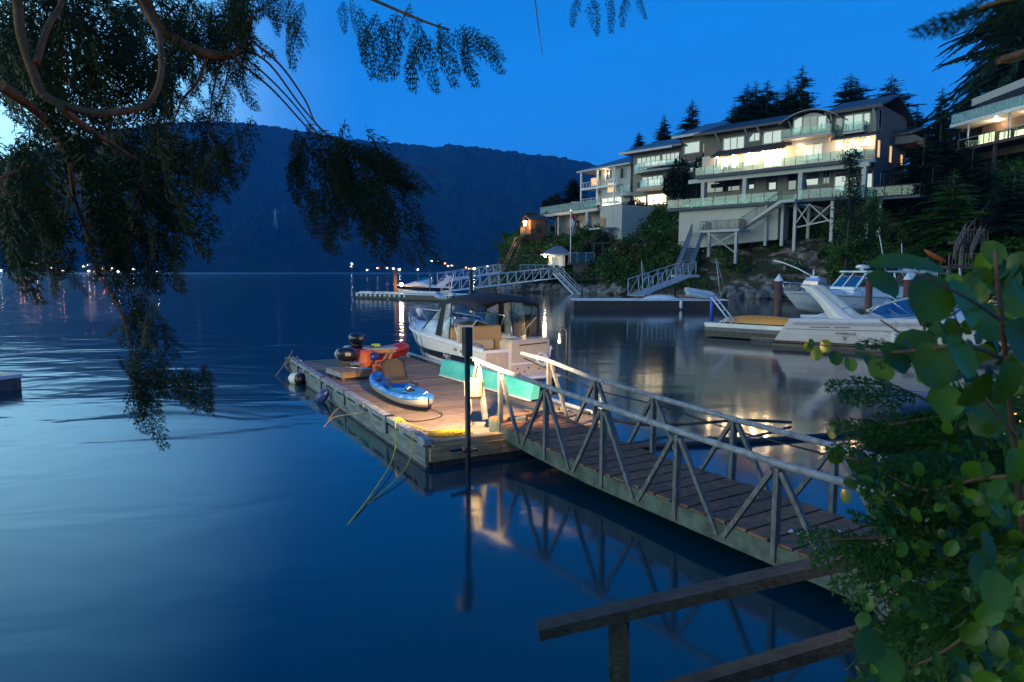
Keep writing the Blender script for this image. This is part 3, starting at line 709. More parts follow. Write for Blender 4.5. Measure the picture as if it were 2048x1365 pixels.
# ---------------------------------------------------------------- the cabin cruiser beside the float
def build_cruiser():
    s0 = dk(4.98, 6.15, 0); b0 = dk(4.5, 12.9, 0)
    ax = b0-s0; rz = math.atan2(-ax.x, ax.y)
    t = thing('cabin_cruiser', 'white cabin cruiser with black canopy and tan cockpit moored beside the float', 'boat', s0, rz); t.scale = (.92, .90, .97)
    h = Hull(7.3, 2.5, (1.06, 1.42, .0), (.12, .70), (-.35, .10), rake=1.0, full=.48, chine=.82)
    hull = h.mesh().build('hull', M_white, t)
    navy = mat('navy_stripe', (.008,.012,.025), .3, var=.2)
    h.band(.04, .95, lambda u: 1.42-.10*u, lambda u: 1.46-.10*u+.22*max(0.0,(1-u))**.6, .012).build('stripe', navy, hull)
    b = MB()
    for sg in (-1,1): b.tube(h.line(1.93, sg, 0, 1, .015), .03, 6)
    b.build('rub_rail', M_whitep, hull)
    # lettering along the dock side
    tt, k = .33, 1.53; text_on('Fun !', .25, h.pt(tt,k,-1)+h.nrm(tt,k,-1)*.03, h.pt(tt-.1,k,-1)-h.pt(tt+.1,k,-1), h.nrm(tt,k,-1), emis_free_white, hull, italic=.2)
    tt, k = .215, 1.80; text_on('K18       JR', .12, h.pt(tt,k,-1)+h.nrm(tt,k,-1)*.02, h.pt(tt-.1,k,-1)-h.pt(tt+.1,k,-1), h.nrm(tt,k,-1), navy, hull)
    tt, k = .66, 1.80; text_on('31', .13, h.pt(tt,k,-1)+h.nrm(tt,k,-1)*.02, h.pt(tt-.1,k,-1)-h.pt(tt+.1,k,-1), h.nrm(tt,k,-1), navy, hull)
    # fore deck and cuddy cabin
    def crown(q): return .04+.40*max(0, min(1, (.93-q)/.40))**1.1
    rows = h.deckrows(.42, 1.0, crown, .02)
    d = MB(); d.loft(rows, False, False, 0, True); d.build('fore_deck', M_white, t)
    d = MB(); d.loft([[p+Vector((0,0,.012)) for p in r[1:-1]] for r in h.deckrows(.56, .86, crown, .25)], False, False, 0, True)
    d.build('deck_hatch', mat('smoked_hatch', (.08,.10,.11), .15), t)
    # side decks, cockpit sole, cockpit liner
    d = MB()
    for sg in (-1,1):
        rr = []
        for i in range(13):
            q = .0+.44*i/12; w, zs = h.sec(q)[:2]; y = h.pt(q,2,1).y
            rr.append([Vector((sg*w,y,zs)), Vector((sg*(w-.05),y,zs+.035)), Vector((sg*(w-.24),y,zs+.03)), Vector((sg*(w-.27),y,zs-.02)), Vector((sg*(w-.28),y,.38))])
        d.loft(rr if sg>0 else [r[::-1] for r in rr], False, False, 0, True)
    d.build('side_deck', M_white, t)
    MB().box(-.98,.98,.02,3.2,.34,.38).build('cockpit_sole', M_cream, t)
    tan = mat('tan_vinyl', (.52,.36,.17), .5, var=.12, scale=3, bump=.05)
    # helm bulkhead with rounded cover, helm seat back, bench
    d = MB(); d.bbox(-.95,.95,2.55,2.75,.4,1.52,.05); d.build('helm_seat_back', tan, t)
    d = MB(); d.bbox(-.95,.95,2.08,2.54,.4,.80,.04); d.bbox(-.95,.35,1.98,2.2,.82,1.16,.05); d.bbox(.45,.97,.9,2.2,.4,.86,.04); d.build('bench_seat', M_cream, t)
    d = MB(); d.ball((-.62,1.55,.98), .26, 14, sz=.55); d.build('folded_cover', mat('beige_cover', (.5,.43,.33), .8, var=.2), t)
    # transom: door gap at left, engine box with handle at right
    d = MB(); d.bbox(-.32,1.16,-.03,.62,.62,1.30,.07); tb = d.build('engine_box', mat('bone_gelcoat', (.60,.48,.34), .35, var=.1, coat=.2), t)
    d = MB(); d.tube([(.02,-.035,1.15),(.04,-.075,1.15),(.5,-.08,1.165),(.98,-.075,1.18),(1.0,-.035,1.18)], .014, 6); d.build('handle', M_black, tb)
    d = MB(); d.bbox(-.30,1.14,-.05,.4,.30,.60,.03); lo = d.build('transom_panel', MATS['bone_gelcoat'], t)
    d = MB()
    for x, z in ((-.06,.5),(.32,.5),(.18,.4),(.02,.36),(.7,.45)): d.lathe([(.001,-.01),(.028,-.01),(.028,.012),(.001,.012)], 10, (0,0,0)) if False else d.ball((x,-.052,z), .026, 8)
    d.build('fitting', M_black, lo)
    d = MB(); d.bbox(-1.12,-.34,-.02,.05,.33,.98,.02); d.bbox(-.74,-.40,-.045,-.02,.36,.92,.01); d.build('transom_door', MATS['bone_gelcoat'], t)
    d = MB(); d.lathe([(.13,-.04),(.2,-.05),(.23,0),(.2,.05),(.13,.04),(.13,-.04)], 16); ring = d.build('lifebuoy', M_whitep, t); ring.rotation_euler = (R(80),0,0); ring.location = (.78,-.12,.72)
    d = MB(); d.bbox(-1.15,1.15,-.62,0,.24,.33,.04); d.build('swim_platform', M_white, t)
    d = MB(); d.bbox(-.2,.2,-.5,-.1,-.5,.2,.05); d.bbox(.86,1.1,-.5,-.2,.02,.25,.03); d.build('stern_drive', M_black, t)
    # windscreen: raked frame round the front of the cockpit
    ws = []; wt = []
    for i in range(15):
        a = -1+2*i/14; x = 1.05*math.copysign(abs(a)**.8, a); yb = 4.25-1.35*abs(a)**2.4; q = yb/7.3
        w, zs = h.sec(min(.98, q))[:2]
        zb = zs+.04+crown(q)*(1-min(1, abs(x)/w)**2.2) if q > .42 else zs+.04
        ws.append(Vector((x, yb, zb))); wt.append(Vector((x*.86, yb-.62, zb*.0+1.84+.10*(1-abs(a)))))
    d = MB(); d.tube(ws, .022, 6); d.tube(wt, .022, 6)
    for i in (0,4,10,14): d.tube([ws[i], wt[i]], .02, 6)
    d.build('windscreen_frame', M_metal, t)
    MB().loft([ws, wt], False, False, 0, True).build('windscreen_glass', glass('boat_screen', (.5,.66,.68), .25), t)
    # canopy: arched top on bows, valance, clear side curtains
    def bow(y, z, w, drop=.34):
        return [Vector((-w, y, z-drop)), Vector((-w*.97, y, z-drop*.45)), Vector((-w*.82, y, z-.05)), Vector((-w*.45, y, z+.02)), Vector((0,y,z+.05)), Vector((w*.45,y,z+.02)), Vector((w*.82,y,z-.05)), Vector((w*.97,y,z-drop*.45)), Vector((w,y,z-drop))]
    rows = [bow(3.55,2.14,.93,.18), bow(3.35,2.30,1.0,.22), bow(2.9,2.42,1.05,.24), bow(2.2,2.50,1.08,.24), bow(1.5,2.50,1.09,.22), bow(.9,2.44,1.09,.22), bow(.55,2.32,1.09,.20)]
    d = MB(); d.loft(rows, False, False, 0, True); d.loft([[p-Vector((0,0,.02)) for p in r] for r in rows], False, False, 0, True)
    cp = d.build('canopy', M_canvas, t)
    # front clear panels down to the windscreen
    fr = rows[0]; lowr = [wt[round(14*j/8)] for j in range(9)]
    d = MB(); d.loft([fr, lowr], False, False, 0, True); d.build('front_curtain', M_vinyl, t)
    vb = MB(); blk = MB(); cl = MB()
    for sg in (-1,1):
        ed = [Vector((sg*abs(rows[i][0].x), rows[i][0].y, rows[i][0].z)) for i in range(7)]
        gun = lambda y: Vector((sg*(h.sec(y/7.3)[0]-.06), y, h.sec(y/7.3)[1]+.05))
        e25 = ed[2].lerp(ed[3], .4)
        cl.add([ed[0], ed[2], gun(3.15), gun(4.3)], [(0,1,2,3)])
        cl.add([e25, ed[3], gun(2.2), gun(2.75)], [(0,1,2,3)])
        blk.add([ed[2], e25, gun(2.75), gun(3.15)], [(0,1,2,3)])
        blk.add([p+Vector((sg*-.012,0,0)) for p in (ed[2], e25, gun(2.75), gun(3.15))], [(0,1,2,3)])
        for a, b2 in ((ed[0],gun(4.3)), (ed[2],gun(3.15)), (ed[3],gun(2.2))): blk.bar(a, b2, .05, .02, up=(sg,0,0))
        vb.add([ed[0], gun(3.4), Vector((sg*1.04, 3.0, h.sec(.42)[1]+.1)), ed[1]], [(0,1,2,3)]) if False else None
        if sg > 0:                      # far side keeps its after curtain
            vb.add([ed[3], ed[6], gun(.75), gun(2.3)], [(0,1,2,3)])
            blk.bar(ed[6], gun(.75), .10, .02, up=(1,0,0)); blk.bar(ed[5], gun(1.3), .05, .02, up=(1,0,0))
            blk.add([ed[4]+Vector((.01,0,0)), ed[5]+Vector((.01,0,0)), gun(1.35)+Vector((.01,0,0))], [(0,1,2)])
        else:
            roll = [ed[6], ed[6]+Vector((0,.1,-.25)), gun(2.2)+Vector((0,0,.35)), gun(2.25)]
    vb.build('side_curtain', M_vinyl, t); cl.build('side_window', M_pale_sheen, t); blk.build('curtain_binding', M_canvas, t)
    d = MB()
    for sg in (-1,1):
        d.tube([Vector((sg*1.04,.62,1.86)), Vector((sg*1.0,1.9,1.0))], .016, 6); d.tube([Vector((sg*1.04,2.2,1.98)), Vector((sg*1.0,1.9,1.0))], .016, 6)
    d.build('canopy_bow', M_metal, cp)
    # helm: dash, wheel, screen
    d = MB(); d.bbox(-.95,.95,3.05,3.5,.7,1.38,.05); d.build('dashboard', mat('dark_dash', (.05,.05,.055), .5), t)
    d = MB(); d.tube([Vector((.4+.18*math.cos(a), 3.0+.05*math.sin(a), 1.42+.17*math.sin(a))) for a in [2*PI*k/16 for k in range(17)]], .018, 6); d.build('wheel', M_black, t)
    # pulpit rail
    d = MB(); f = h.pt(1,2,1)
    for sg in (-1,1):
        top = [h.pt(q,2,sg)+Vector((sg*.02,.10*(q>.9),.30+.12*q)) for q in (.56,.62,.7,.8,.9,.96)] + [f+Vector((sg*.14,.22,.44)), f+Vector((0,.3,.44))]
        top[0] = h.pt(.54,2,sg)+Vector((0,0,.06)); d.tube(top, .016, 6)
        for q, i in ((.66,1.5),(.78,3),(.88,4)): d.tube([h.pt(q,2,sg), h.pt(q+.01,2,sg)+Vector((sg*.02,.04,.30+.12*q))], .013, 6)
        d.tube([h.pt(.96,2,sg), f+Vector((sg*.14,.22,.44))], .013, 6)
    d.build('bow_rail', M_metal, t)
    d = MB(); d.lathe([(.05,0),(.06,.1),(.12,.14),(.13,.24),(.06,.29)], 12, (0,7.1,1.6)); d.build('spotlight', M_whitep, t)
    d = MB(); d.tube([(-.7,3.6,1.5),(-.72,2.75,3.1)], .012, 5); d.build('aerial', M_whitep, t)
    d = MB()
    for q in (.60,.69):
        p = h.pt(q,2,-1); d.tube([p+Vector((0,0,.03)), h.pt(q,1.5,-1)+Vector((-.03,0,0)), h.pt(q,1.0,-1)+Vector((-.05,0,-.05))], .010, 5)
        d.lathe([(.02,-.25),(.08,-.2),(.09,0),(.05,.1),(.02,.12)], 10, h.pt(q,1.0,-1)+Vector((-.14,0,-.02)))
    d.build('hanging_fender', M_black, t)
    return t
emis_free_white = mat('white_vinyl_letter', (.75,.75,.73), .5, var=.02)
build_cruiser()

# ---------------------------------------------------------------- big cruiser in profile at right
def build_big_cruiser():
    a = on_z(1540, 694, .02); b2 = on_z(2040, 722, .02); ax = b2-a; rz = math.atan2(-ax.x, ax.y)
    Lh = 10.4
    off = Vector((math.cos(rz), math.sin(rz), 0))*-1.5      # hull centre lies beyond the near side
    t = thing('express_cruiser', 'large white express cruiser with a raked radar arch, seen in profile', 'boat', a+ax.normalized()*.95+off, rz)
    h = Hull(Lh, 3.1, (1.12, 1.55, .03), (.20, .75), (-.35, .3), rake=1.6, full=.5, chine=.86); h.srake = 1.25
    wm = mat('warm_white_gelcoat', (.66,.64,.62), .22, var=.1, scale=1.2, coat=.4)
    hull = h.mesh().build('hull', wm, t)
    line = mat('slate_line', (.10,.11,.13), .4)
    h.band(.01,.97,1.60,1.625,.012).build('pinstripe', line, hull); h.band(.01,.97,1.36,1.365,.012).build('groove', line, hull)
    h.band(.02,.97,1.78,1.92,.012).build('grey_band', mat('grey_gel_band', (.38,.38,.42), .35, var=.12, scale=2), hull)
    h.band(0,.9,.90,1.08,.008).build('boot_stripe', mat('stained_waterline', (.10,.085,.06), .6, var=.5, scale=3), hull)
    d = MB(); rim = MB()
    for q in (.385,.60):
        for sg in (-1,1):
            p = h.pt(q,1.5,sg)+h.nrm(q,1.5,sg)*.02; tx = (h.pt(q+.02,1.5,sg)-h.pt(q-.02,1.5,sg)).normalized(); n = h.nrm(q,1.5,sg); up = n.cross(tx)
            ring = [p+tx*.24*math.cos(2*PI*k/20)+up*.075*math.sin(2*PI*k/20) for k in range(20)]
            d.add(ring, [tuple(range(20)) if ((ring[1]-ring[0]).cross(ring[5]-ring[0])).dot(n) > 0 else tuple(range(20))[::-1]]); d.tube(ring+[ring[0]], .014, 6) if False else rim.tube(ring+[ring[0]], .014, 6)
    d.build('porthole', mat('dark_port_glass', (.01,.012,.014), .1), hull); rim.build('porthole_rim', M_metal, hull)
    k = 1.46; gold = mat('bronze_letter', (.10,.075,.05), .4)
    def side_text(s, q, k, size, m):   # the near side is sg=+1 (right of a bow-right boat is towards us)
        text_on(s, size, h.pt(q,k,1)+h.nrm(q,k,1)*.025, h.pt(q+.02,k,1)-h.pt(q-.02,k,1), h.nrm(q,k,1), m, hull)
    side_text('FORMULA', .175, 1.47, .16, gold); side_text('V', .172, 1.28, .26, gold); side_text('13K 114339', .70, 1.5, .13, line)
    side_text('THUNDER  CRUISER', .14, 1.72, .08, line) if False else None
    d = MB(); h.band(.07,.125,1.70,1.735,.02,(1,),6,d); h.band(.135,.19,1.70,1.735,.02,(1,),6,d); d.build('vent', line, hull)
    # deck
    def crown(q): return .03+.34*math.exp(-((q-.62)/.2)**2)
    d = MB(); d.loft(h.deckrows(.40,1.0,crown,.03), False, False, 0, True); d.build('fore_deck', wm, t)
    d = MB()
    for sg in (-1,1):
        rr = []
        for i in range(13):
            q = .44*i/12; w, zs = h.sec(q)[:2]; y = h.pt(q,2,1).y
            rr.append([Vector((sg*w,y,zs)), Vector((sg*(w-.06),y,zs+.08)), Vector((sg*(w-.3),y,zs+.06)), Vector((sg*(w-.34),y,.6))])
        d.loft(rr if sg>0 else [r[::-1] for r in rr], False, False, 0, True)
    d.build('side_deck', wm, t)
    MB().box(-1.2,1.2,.05,4.5,.55,.6).build('cockpit_sole', M_cream, t)
    # raked stern with platform
    d = MB(); d.bbox(-1.2,1.2,-.9,-.2,.14,.22,.03); d.build('swim_platform', wm, t)
    d = MB(); d.bbox(-1.2,1.2,.15,.9,.6,1.1,.08); d.bbox(-1.2,-.4,2.3,3.0,.6,1.35,.08); d.build('cockpit_seat', mat('pale_blue_vinyl', (.45,.52,.56), .5), t)
    # arch
    d = MB()
    for sg in (-1,1):
        secs = []
        for i in range(13):
            q = i/12; x0 = 1.42-.20*q; z = 1.2+1.38*q-.06*q*q; y0 = 1.20-1.15*q+.10*math.sin(PI*q); w = 1.0-.62*q**.6+.16*q**3
            y1 = y0+w; c = .05; secs.append([Vector((sg*x0,y0+c,z)),Vector((sg*(x0-c),y0,z)),Vector((sg*(x0-.16+c),y0,z)),Vector((sg*(x0-.16),y0+c,z)),Vector((sg*(x0-.16),y1-c,z)),Vector((sg*(x0-.16+c),y1,z)),Vector((sg*(x0-c),y1,z)),Vector((sg*x0,y1-c,z))])
        d.loft(secs, True, True, 0, True)
    d.loft([[Vector((x,.12,zz)), Vector((x,.7,zz)), Vector((x,.72,zz+.12)), Vector((x,.2,zz+.16))] for x, zz in ((-1.22,2.55),(-.8,2.66),(0,2.7),(.8,2.66),(1.22,2.55))], True, True, 0, False)
    ar = d.build('radar_arch', wm, t)
    d = MB(); d.tube([(-.8,.4,2.75),(-.8,-.4,3.2),(-.8,-1.0,3.45),(-.8,-1.4,3.55)], .03, 6); d.tube([(.3,.4,2.8),(.3,.4,3.15)], .03, 6); d.bbox(.0,.5,.3,.6,2.8,2.88,.02); d.build('aerial', M_whitep, ar)
    # windscreen
    ws=[]; wt=[]
    for i in range(13):
        a2 = -1+2*i/12; x = 1.3*a2; yb = 5.5-2.3*abs(a2)**1.8; w, zs = h.sec(yb/Lh)[:2]
        ws.append(Vector((x,yb,zs+.03+crown(yb/Lh)*(1-min(1,abs(x)/w)**2.2)))); wt.append(Vector((x*.8,yb-1.15*(1-abs(a2)*.35),2.12-.55*abs(a2)**3)))
    d = MB(); d.tube(ws,.03,6); d.tube(wt,.03,6)
    for i in (0,3,6,9,12): d.tube([ws[i],wt[i]],.025,6)
    d.build('windscreen_frame', M_alu, t); MB().loft([ws,wt],False,False,0,True).build('windscreen_glass', glass('teal_screen',(.25,.5,.52),.35), t)
    d = MB()
    for sg in (-1,1):
        tp = [h.pt(q,2,sg)+Vector((-sg*.06,0,.55)) for q in (.5,.6,.7,.8,.9,.98)]; d.tube([h.pt(.46,2,sg)]+tp, .016, 6)
        for q in (.5,.6,.7,.8,.9): d.tube([h.pt(q,2,sg)+Vector((-sg*.06,-.12,0)), h.pt(q,2,sg)+Vector((-sg*.06,0,.55))], .013, 6)
        d.tube([Vector((sg*1.2,3.9,1.5)),Vector((sg*1.0,3.1,2.1))],.015,6); d.tube([Vector((sg*1.2,2.6,1.5)),Vector((sg*1.05,3.3,2.1))],.015,6); d.tube([Vector((sg*1.25,.1,1.1)),Vector((sg*1.25,1.9,1.7))],.015,6)
    d.build('rail', M_metal, t)
    d = MB(); d.tube([(.2,5.6,1.75),(.2,5.4,3.2)], .025, 6); d.build('flagstaff', M_whitep, t)
    f = MB(); q=.335; p = h.pt(q,1.1,1)+Vector((.14,0,.1)); f.lathe([(.02,-.4),(.09,-.36),(.11,-.25),(.11,.25),(.09,.36),(.02,.4)], 12, p); f.tube([p+Vector((0,0,.4)), h.pt(q,2,1)+Vector((.05,0,.03))], .012, 5); f.build('fender', M_whitep, t)
    return t
build_big_cruiser()

# ---------------------------------------------------------------- pilothouse boat behind it (bow left)
def build_pilothouse():
    Y = 50.0; bow = on_y(1566, 600, Y); st = on_y(1872, 600, Y+4); ax = Vector((bow.x-st.x, bow.y-st.y, 0)); Lh = ax.length; rz = math.atan2(-ax.x, ax.y)
    t = thing('pilothouse_boat', 'white pilothouse fishing boat with a radar dome, bow to the left behind the cruiser', 'boat', (st.x, st.y, 0), rz)
    h = Hull(Lh, 3.6, (1.0,1.62,.05), (.2,.85), (-.4,.35), rake=2.0, full=.5, chine=.85)
    hull = h.mesh().build('hull', M_white, t)
    h.band(.02,.98,1.86,1.91,.015).build('pinstripe', mat('slate_line',(.1,.11,.13),.4), hull)
    d = MB(); d.loft(h.deckrows(0,1,lambda q:.05+.35*math.exp(-((q-.72)/.14)**2),.04), False, False, 0, True); d.build('deck', M_white, t)
    y0, y1 = Lh*.28, Lh*.58; wz = 1.35
    def ring(y, w, z0, z1, tp): return [Vector((-w,y,z0)),Vector((-w*tp,y,z1)),Vector((w*tp,y,z1)),Vector((w,y,z0))]
    d = MB(); d.bbox(-1.25,1.25,y0,y1+.9,1.1,1.95,.06)
    for sg in (-1,1):
        for yb, yt in ((y0,y0+.15),(y0+1.3,y0+1.4),(y1+.6,y1-.35)): d.bar((sg*1.22,yb,1.95),(sg*1.12,yt,3.0),.12,.12)
    d.bar((0,y1+.75,1.95),(0,y1-.25,3.0),.09,.06); d.build('pilothouse', M_white, t)
    MB().bbox(-1.35,1.35,y0-.6,y1-.05,3.0,3.14,.05).build('roof', M_white, t)
    g = MB()
    for sg in (-1,1): g.add([(sg*1.21,y0+.1,1.97),(sg*1.21,y1+.55,1.97),(sg*1.11,y1-.4,2.98),(sg*1.11,y0+.2,2.98)],[(0,1,2,3)])
    g.add([(-1.18,y1+.62,1.97),(1.18,y1+.62,1.97),(1.08,y1-.34,2.98),(-1.08,y1-.34,2.98)],[(0,1,2,3)]); g.build('window', glass('pilot_glass',(.18,.30,.32),.35), t)
    d = MB(); d.lathe([(.1,0),(.1,.15),(.45,.2),(.5,.3),(.42,.42),(.1,.46)], 16, (0,y1-1.0,3.14)); d.build('radar_dome', M_white, t)
    d = MB(); d.tube([(.9,y0+.2,3.1),(1.0,y0+.9,5.9)],.03,5); d.tube([(-.8,y0+.3,3.1),(-.75,y0+.5,5.2)],.03,5); d.build('aerial', M_whitep, t)
    d = MB()
    for sg in (-1,1):
        for hh in (.35,.7): d.tube([h.pt(q,2,sg)+Vector((0,.15*(q>.95),hh)) for q in (.62,.7,.8,.9,.97,1.0)], .02, 5)
        for q in (.62,.72,.82,.92,1.0): d.tube([h.pt(q,2,sg), h.pt(q,2,sg)+Vector((0,.05,.7))], .02, 5)
    d.build('bow_rail', M_metal, t)
    d = MB()
    for sg in (-1,1): d.tube([(sg*1.2,y0-.2,1.9),(sg*1.9,y0+1.8,3.3)],.04,6); d.tube([(sg*1.2,y0-.6,1.2),(sg*1.4,y0-1.8,3.2)],.03,6)
    d.build('outrigger', M_alu, t)
build_pilothouse()
# ================================================================ gangways, far floats, pilings
GA = Vector((.54, 10.1, 0)); GD = Vector((.513, -.858, 0)).normalized(); GN = Vector((.858, .513, 0)).normalized(); GW = 1.2
def gl(px, py): return on_line(px, py, GA, GD)
def gr(px, py): return on_line(px, py, GA+GN*GW, GD)
def build_gangway():
    t = thing('gangway', 'weathered timber gangway with zigzag braced handrails leading to the plank decked float', 'gangway', (GA.x, GA.y, 0))
    O = Vector((GA.x, GA.y, 0))
    Lp = [gl(*p)-O for p in ((948,719),(995,738),(1097,775),(1216,815),(1372,868),(1574,933),(1732,978),(1850,1010))]
    Rp = [gr(*p)-O for p in ((1044,707),(1095,721),(1188,758),(1304,792),(1464,838),(1667,892),(1800,928))]
    # straight on to the shore
    def ext(P, s): d = (P[-1]-P[-3]).normalized(); P.append(P[-1]+d*s)
    ext(Lp, 2.6); ext(Rp, 3.0)
    def rail_z(P, s):
        ss = [p.dot(GD) for p in P]
        for i in range(len(P)-1):
            if s <= ss[i+1] or i == len(P)-2: return P[i].z+(P[i+1].z-P[i].z)*(s-ss[i])/(ss[i+1]-ss[i])
    dz = lambda s: .5*(rail_z(Lp, s)+rail_z(Rp, s))-.88
    S0, S1 = -1.75, 6.6
    b = MB(); s = S0
    while s < S1:
        w = .245+rnd.uniform(-.01,.01); z = max(.42, dz(s)); z2 = max(.42, dz(s+w))
        a = GD*s - GN*(.02+rnd.uniform(0,.03)) + Vector((0,0,z-.04)); b.obox(a, GD*w+Vector((0,0,z2-z)), GN*(GW+.04+rnd.uniform(0,.03)), (0,0,.04+rnd.uniform(-.003,.004))); s += w+.035
    b.build('tread_boards', mat('gangway_boards', (.29,.135,.06), .7, c2=(.12,.062,.03), scale=5, stretch=(2,2,2), bump=.35, island=.25), t)
    for side, P in ((-.05, Lp), (GW+.0, Rp)):
        b = MB(); n = 24
        for i in range(n):
            sa, sb = S0+(S1-S0)*i/n, S0+(S1-S0)*(i+1)/n
            za, zb = max(.42, dz(sa)), max(.42, dz(sb))
            b.obox(GD*sa+GN*side+Vector((0,0,za-.24)), GD*(sb-sa)+Vector((0,0,zb-za)), GN*.05, (0,0,.215))
        b.build('stringer', M_green, t)
    for P, sg in ((Lp, -1), (Rp, 1)):
        b = MB(); b.tube([p+GN*(.0) for p in P], .038, 8, smooth=False); b.build('handrail', M_greyrail, t)
        off = GN*(-.035 if sg < 0 else .035)
        posts = [p for p in P[1:-1]]; ss = [p.dot(GD) for p in posts]
        step = 1.37
        sl = [(GD*0).dot(GD)+k*step for k in range(-1, 5)] if sg < 0 else [p.dot(GD) for p in P[1:6]]+[P[5].dot(GD)+1.4]
        for k, s in enumerate(sl):
            base = GD*s+GN*(0 if sg<0 else GW)+off; zr = rail_z(P, s); zd = max(.42, dz(s))
            p0, p1 = base+Vector((0,0,zd-.2)), base+Vector((0,0,zr-.03))
            MB().bar(p0, p1, .075, .055, up=(GD.x,GD.y,0)).build('post', M_grey, t)
            for q in (-1, 1):
                sf = s+q*.64
                if sf < S0 or sf > S1: continue
                foot = GD*(sf)+GN*(0 if sg<0 else GW)+off*1.4+Vector((0,0,max(.42,dz(sf))-.16))
                MB().bar(foot, base+off*.4+GD*(q*.05)+Vector((0,0,zr-.06)), .05, .05, up=(GD.x,GD.y,0)).build('brace', M_grey, t)
    for s, n_, r_ in ((4.05,.35,.07),(4.25,.75,.04),(3.1,.9,.035),(5.0,.3,.05)):
        z = max(.42, dz(s)); b = MB(); ring = [GD*(s+r_*(.7+.5*rnd.random())*math.cos(a))+GN*(n_+r_*(.5+.6*rnd.random())*math.sin(a))+Vector((0,0,z+.006)) for a in [2*PI*k/11 for k in range(11)]]
        b.prism(ring, (0,0,.004)); b.build('bird_dropping', M_whitep, t)
    # end post with hand hold, landing plates
    p = Lp[0]; MB().bar(Lp[0]+GD*.12+Vector((0,0,-.02)), Lp[0]+GD*.42+Vector((0,0,-1.02)), .08, .08).build('end_post', M_grey, t)
    c = MB(); c.tube([Rp[0]+GN*.05+Vector((0,0,-.1)), Rp[2]+GN*.05+Vector((0,0,-.2)), Rp[3]+GN*.05+Vector((0,0,-.13)), Rp[4]+GN*.05+Vector((0,0,-.16)), Rp[6]+GN*.05+Vector((0,0,-.12))], .012, 6); c.build('cable', M_black, t)
    # step blocks under the dock end
    b = MB(); b.box(-.75,-.35,1.4,1.62,.36,.5); b.box(-.62,-.3,1.3,1.5,.5,.62); b.build('landing_block', M_grey, t)
    j = thing('float_jug', 'square white plastic jug tied to the end post of the gangway handrail', 'jug', O+Lp[0]+GD*.2+Vector((0,0,-.5))-GN*.12)
    MB().bbox(-.16,.16,-.13,.13,-.16,.2,.05).build('body', mat('yellowed_plastic', (.22,.19,.13), .5, var=.15, scale=4), j)
    MB().tube([(.0,0,.18),(.03,0,.34),(.06,0,.44)], .02, 6).build('strap', M_rope, j)
    MB().tube([(-.05,-.1,-.15),(-.02,-.12,-.35),(-.08,-.1,-.5),(.0,-.1,-.62)], .008, 5).build('lanyard', M_rope, j)
build_gangway()
# odds and ends at the gangway foot
c = [dk(3.0+.22*math.cos(k*.61)+.2*math.sin(k*.13), 1.25+.28*math.sin(k*.73), .37+.06*abs(math.sin(k*.3))) for k in range(110)]
tag(MB().tube(c, .013, 5).build('rope_heap', M_rope), 'heap of pale rope on the float at the foot of the gooseneck lamp', 'rope')
rope('mooring_rope', [dk(3.5,.8,.42), dk(4.3,.3,.2), dk(5.2,.1,.12), dk(6.4,-.4,.18), dk(7.6,-.6,.05)], .03, M_dark, 'dark weed covered rope stretched just above the water right of the gangway')
b = MB(); b.tube([dk(3.4,-.5,.03), dk(5.4,-1.2,.03), dk(8.6,-1.9,.03)], .05, 7); tag(b.build('floating_log', M_dark), 'thin dark log floating on the water right of the gangway', 'log')

# ---------------------------------------------------------------- foreground rail
def build_foreground_rail():
    a, b2 = on_y(1076, 1262, 3.35), on_y(1790, 1098, 3.55); d = (b2-a).normalized()
    t = thing('handrail', 'dark timber stair handrail with a lower rail in the near right corner', 'handrail', (a.x, a.y, 0))
    O = Vector((a.x, a.y, 0)); e = b2+d*1.6
    MB().bar(a-O, e-O, .105, .06).build('top_rail', M_rail, t)
    a2, c2 = on_y(1340, 1385, 3.2), on_y(1790, 1252, 3.42); d2 = (c2-a2).normalized()
    MB().bar(a2-d2*1.0-O, c2+d2*1.6-O, .09, .07).build('lower_rail', M_rail, t)
    p = on_y(1238, 1225, 3.40)
    MB().bar((p.x-O.x, p.y-O.y, p.z-.03), (p.x-O.x+.05, p.y-O.y-.02, -.9), .09, .09).build('post', M_rail, t)
    q = on_y(1800, 1130, 3.5); MB().bar((q.x-O.x, q.y-O.y+.06, q.z-.05), (q.x-O.x, q.y-O.y+.06, -.4), .09, .09).build('post', M_grey, t)
    l = MB(); l.box(-.04,.04,-.025,.025,0,.006)
build_foreground_rail()

# ---------------------------------------------------------------- generic bits
def plank_float(name, label, cat, a, b, w, z, skirt, mtop, mside, parts=True):
    """float whose near edge runs from a to b (left to right), width w away from the viewer"""
    a, b = Vector(a), Vector(b); d = b-a; rz = math.atan2(d.y, d.x); Ln = math.hypot(d.x, d.y)
    t = thing(name, label, cat, (a.x, a.y, 0), rz)
    m = MB(); x = .02
    while x < Ln-.15: m.box(x, x+.19, .02, w-.02, z-.04, z+rnd.uniform(-.003,.003)); x += .2
    m.build('decking', mtop, t)
    m = MB(); m.box(0,Ln,-.04,.02,z-.02,z+.07); m.box(0,Ln,w-.02,w+.04,z-.02,z+.07); m.box(-.04,.0,-.04,w+.04,z-.02,z+.07); m.box(Ln,Ln+.04,-.04,w+.04,z-.02,z+.07); m.build('kerb', M_whitep, t)
    m = MB(); m.box(0,Ln,-.03,w+.03,-.3 if skirt else .05,z-.045); m.build('float_body', mside, t)
    return t, Ln, rz
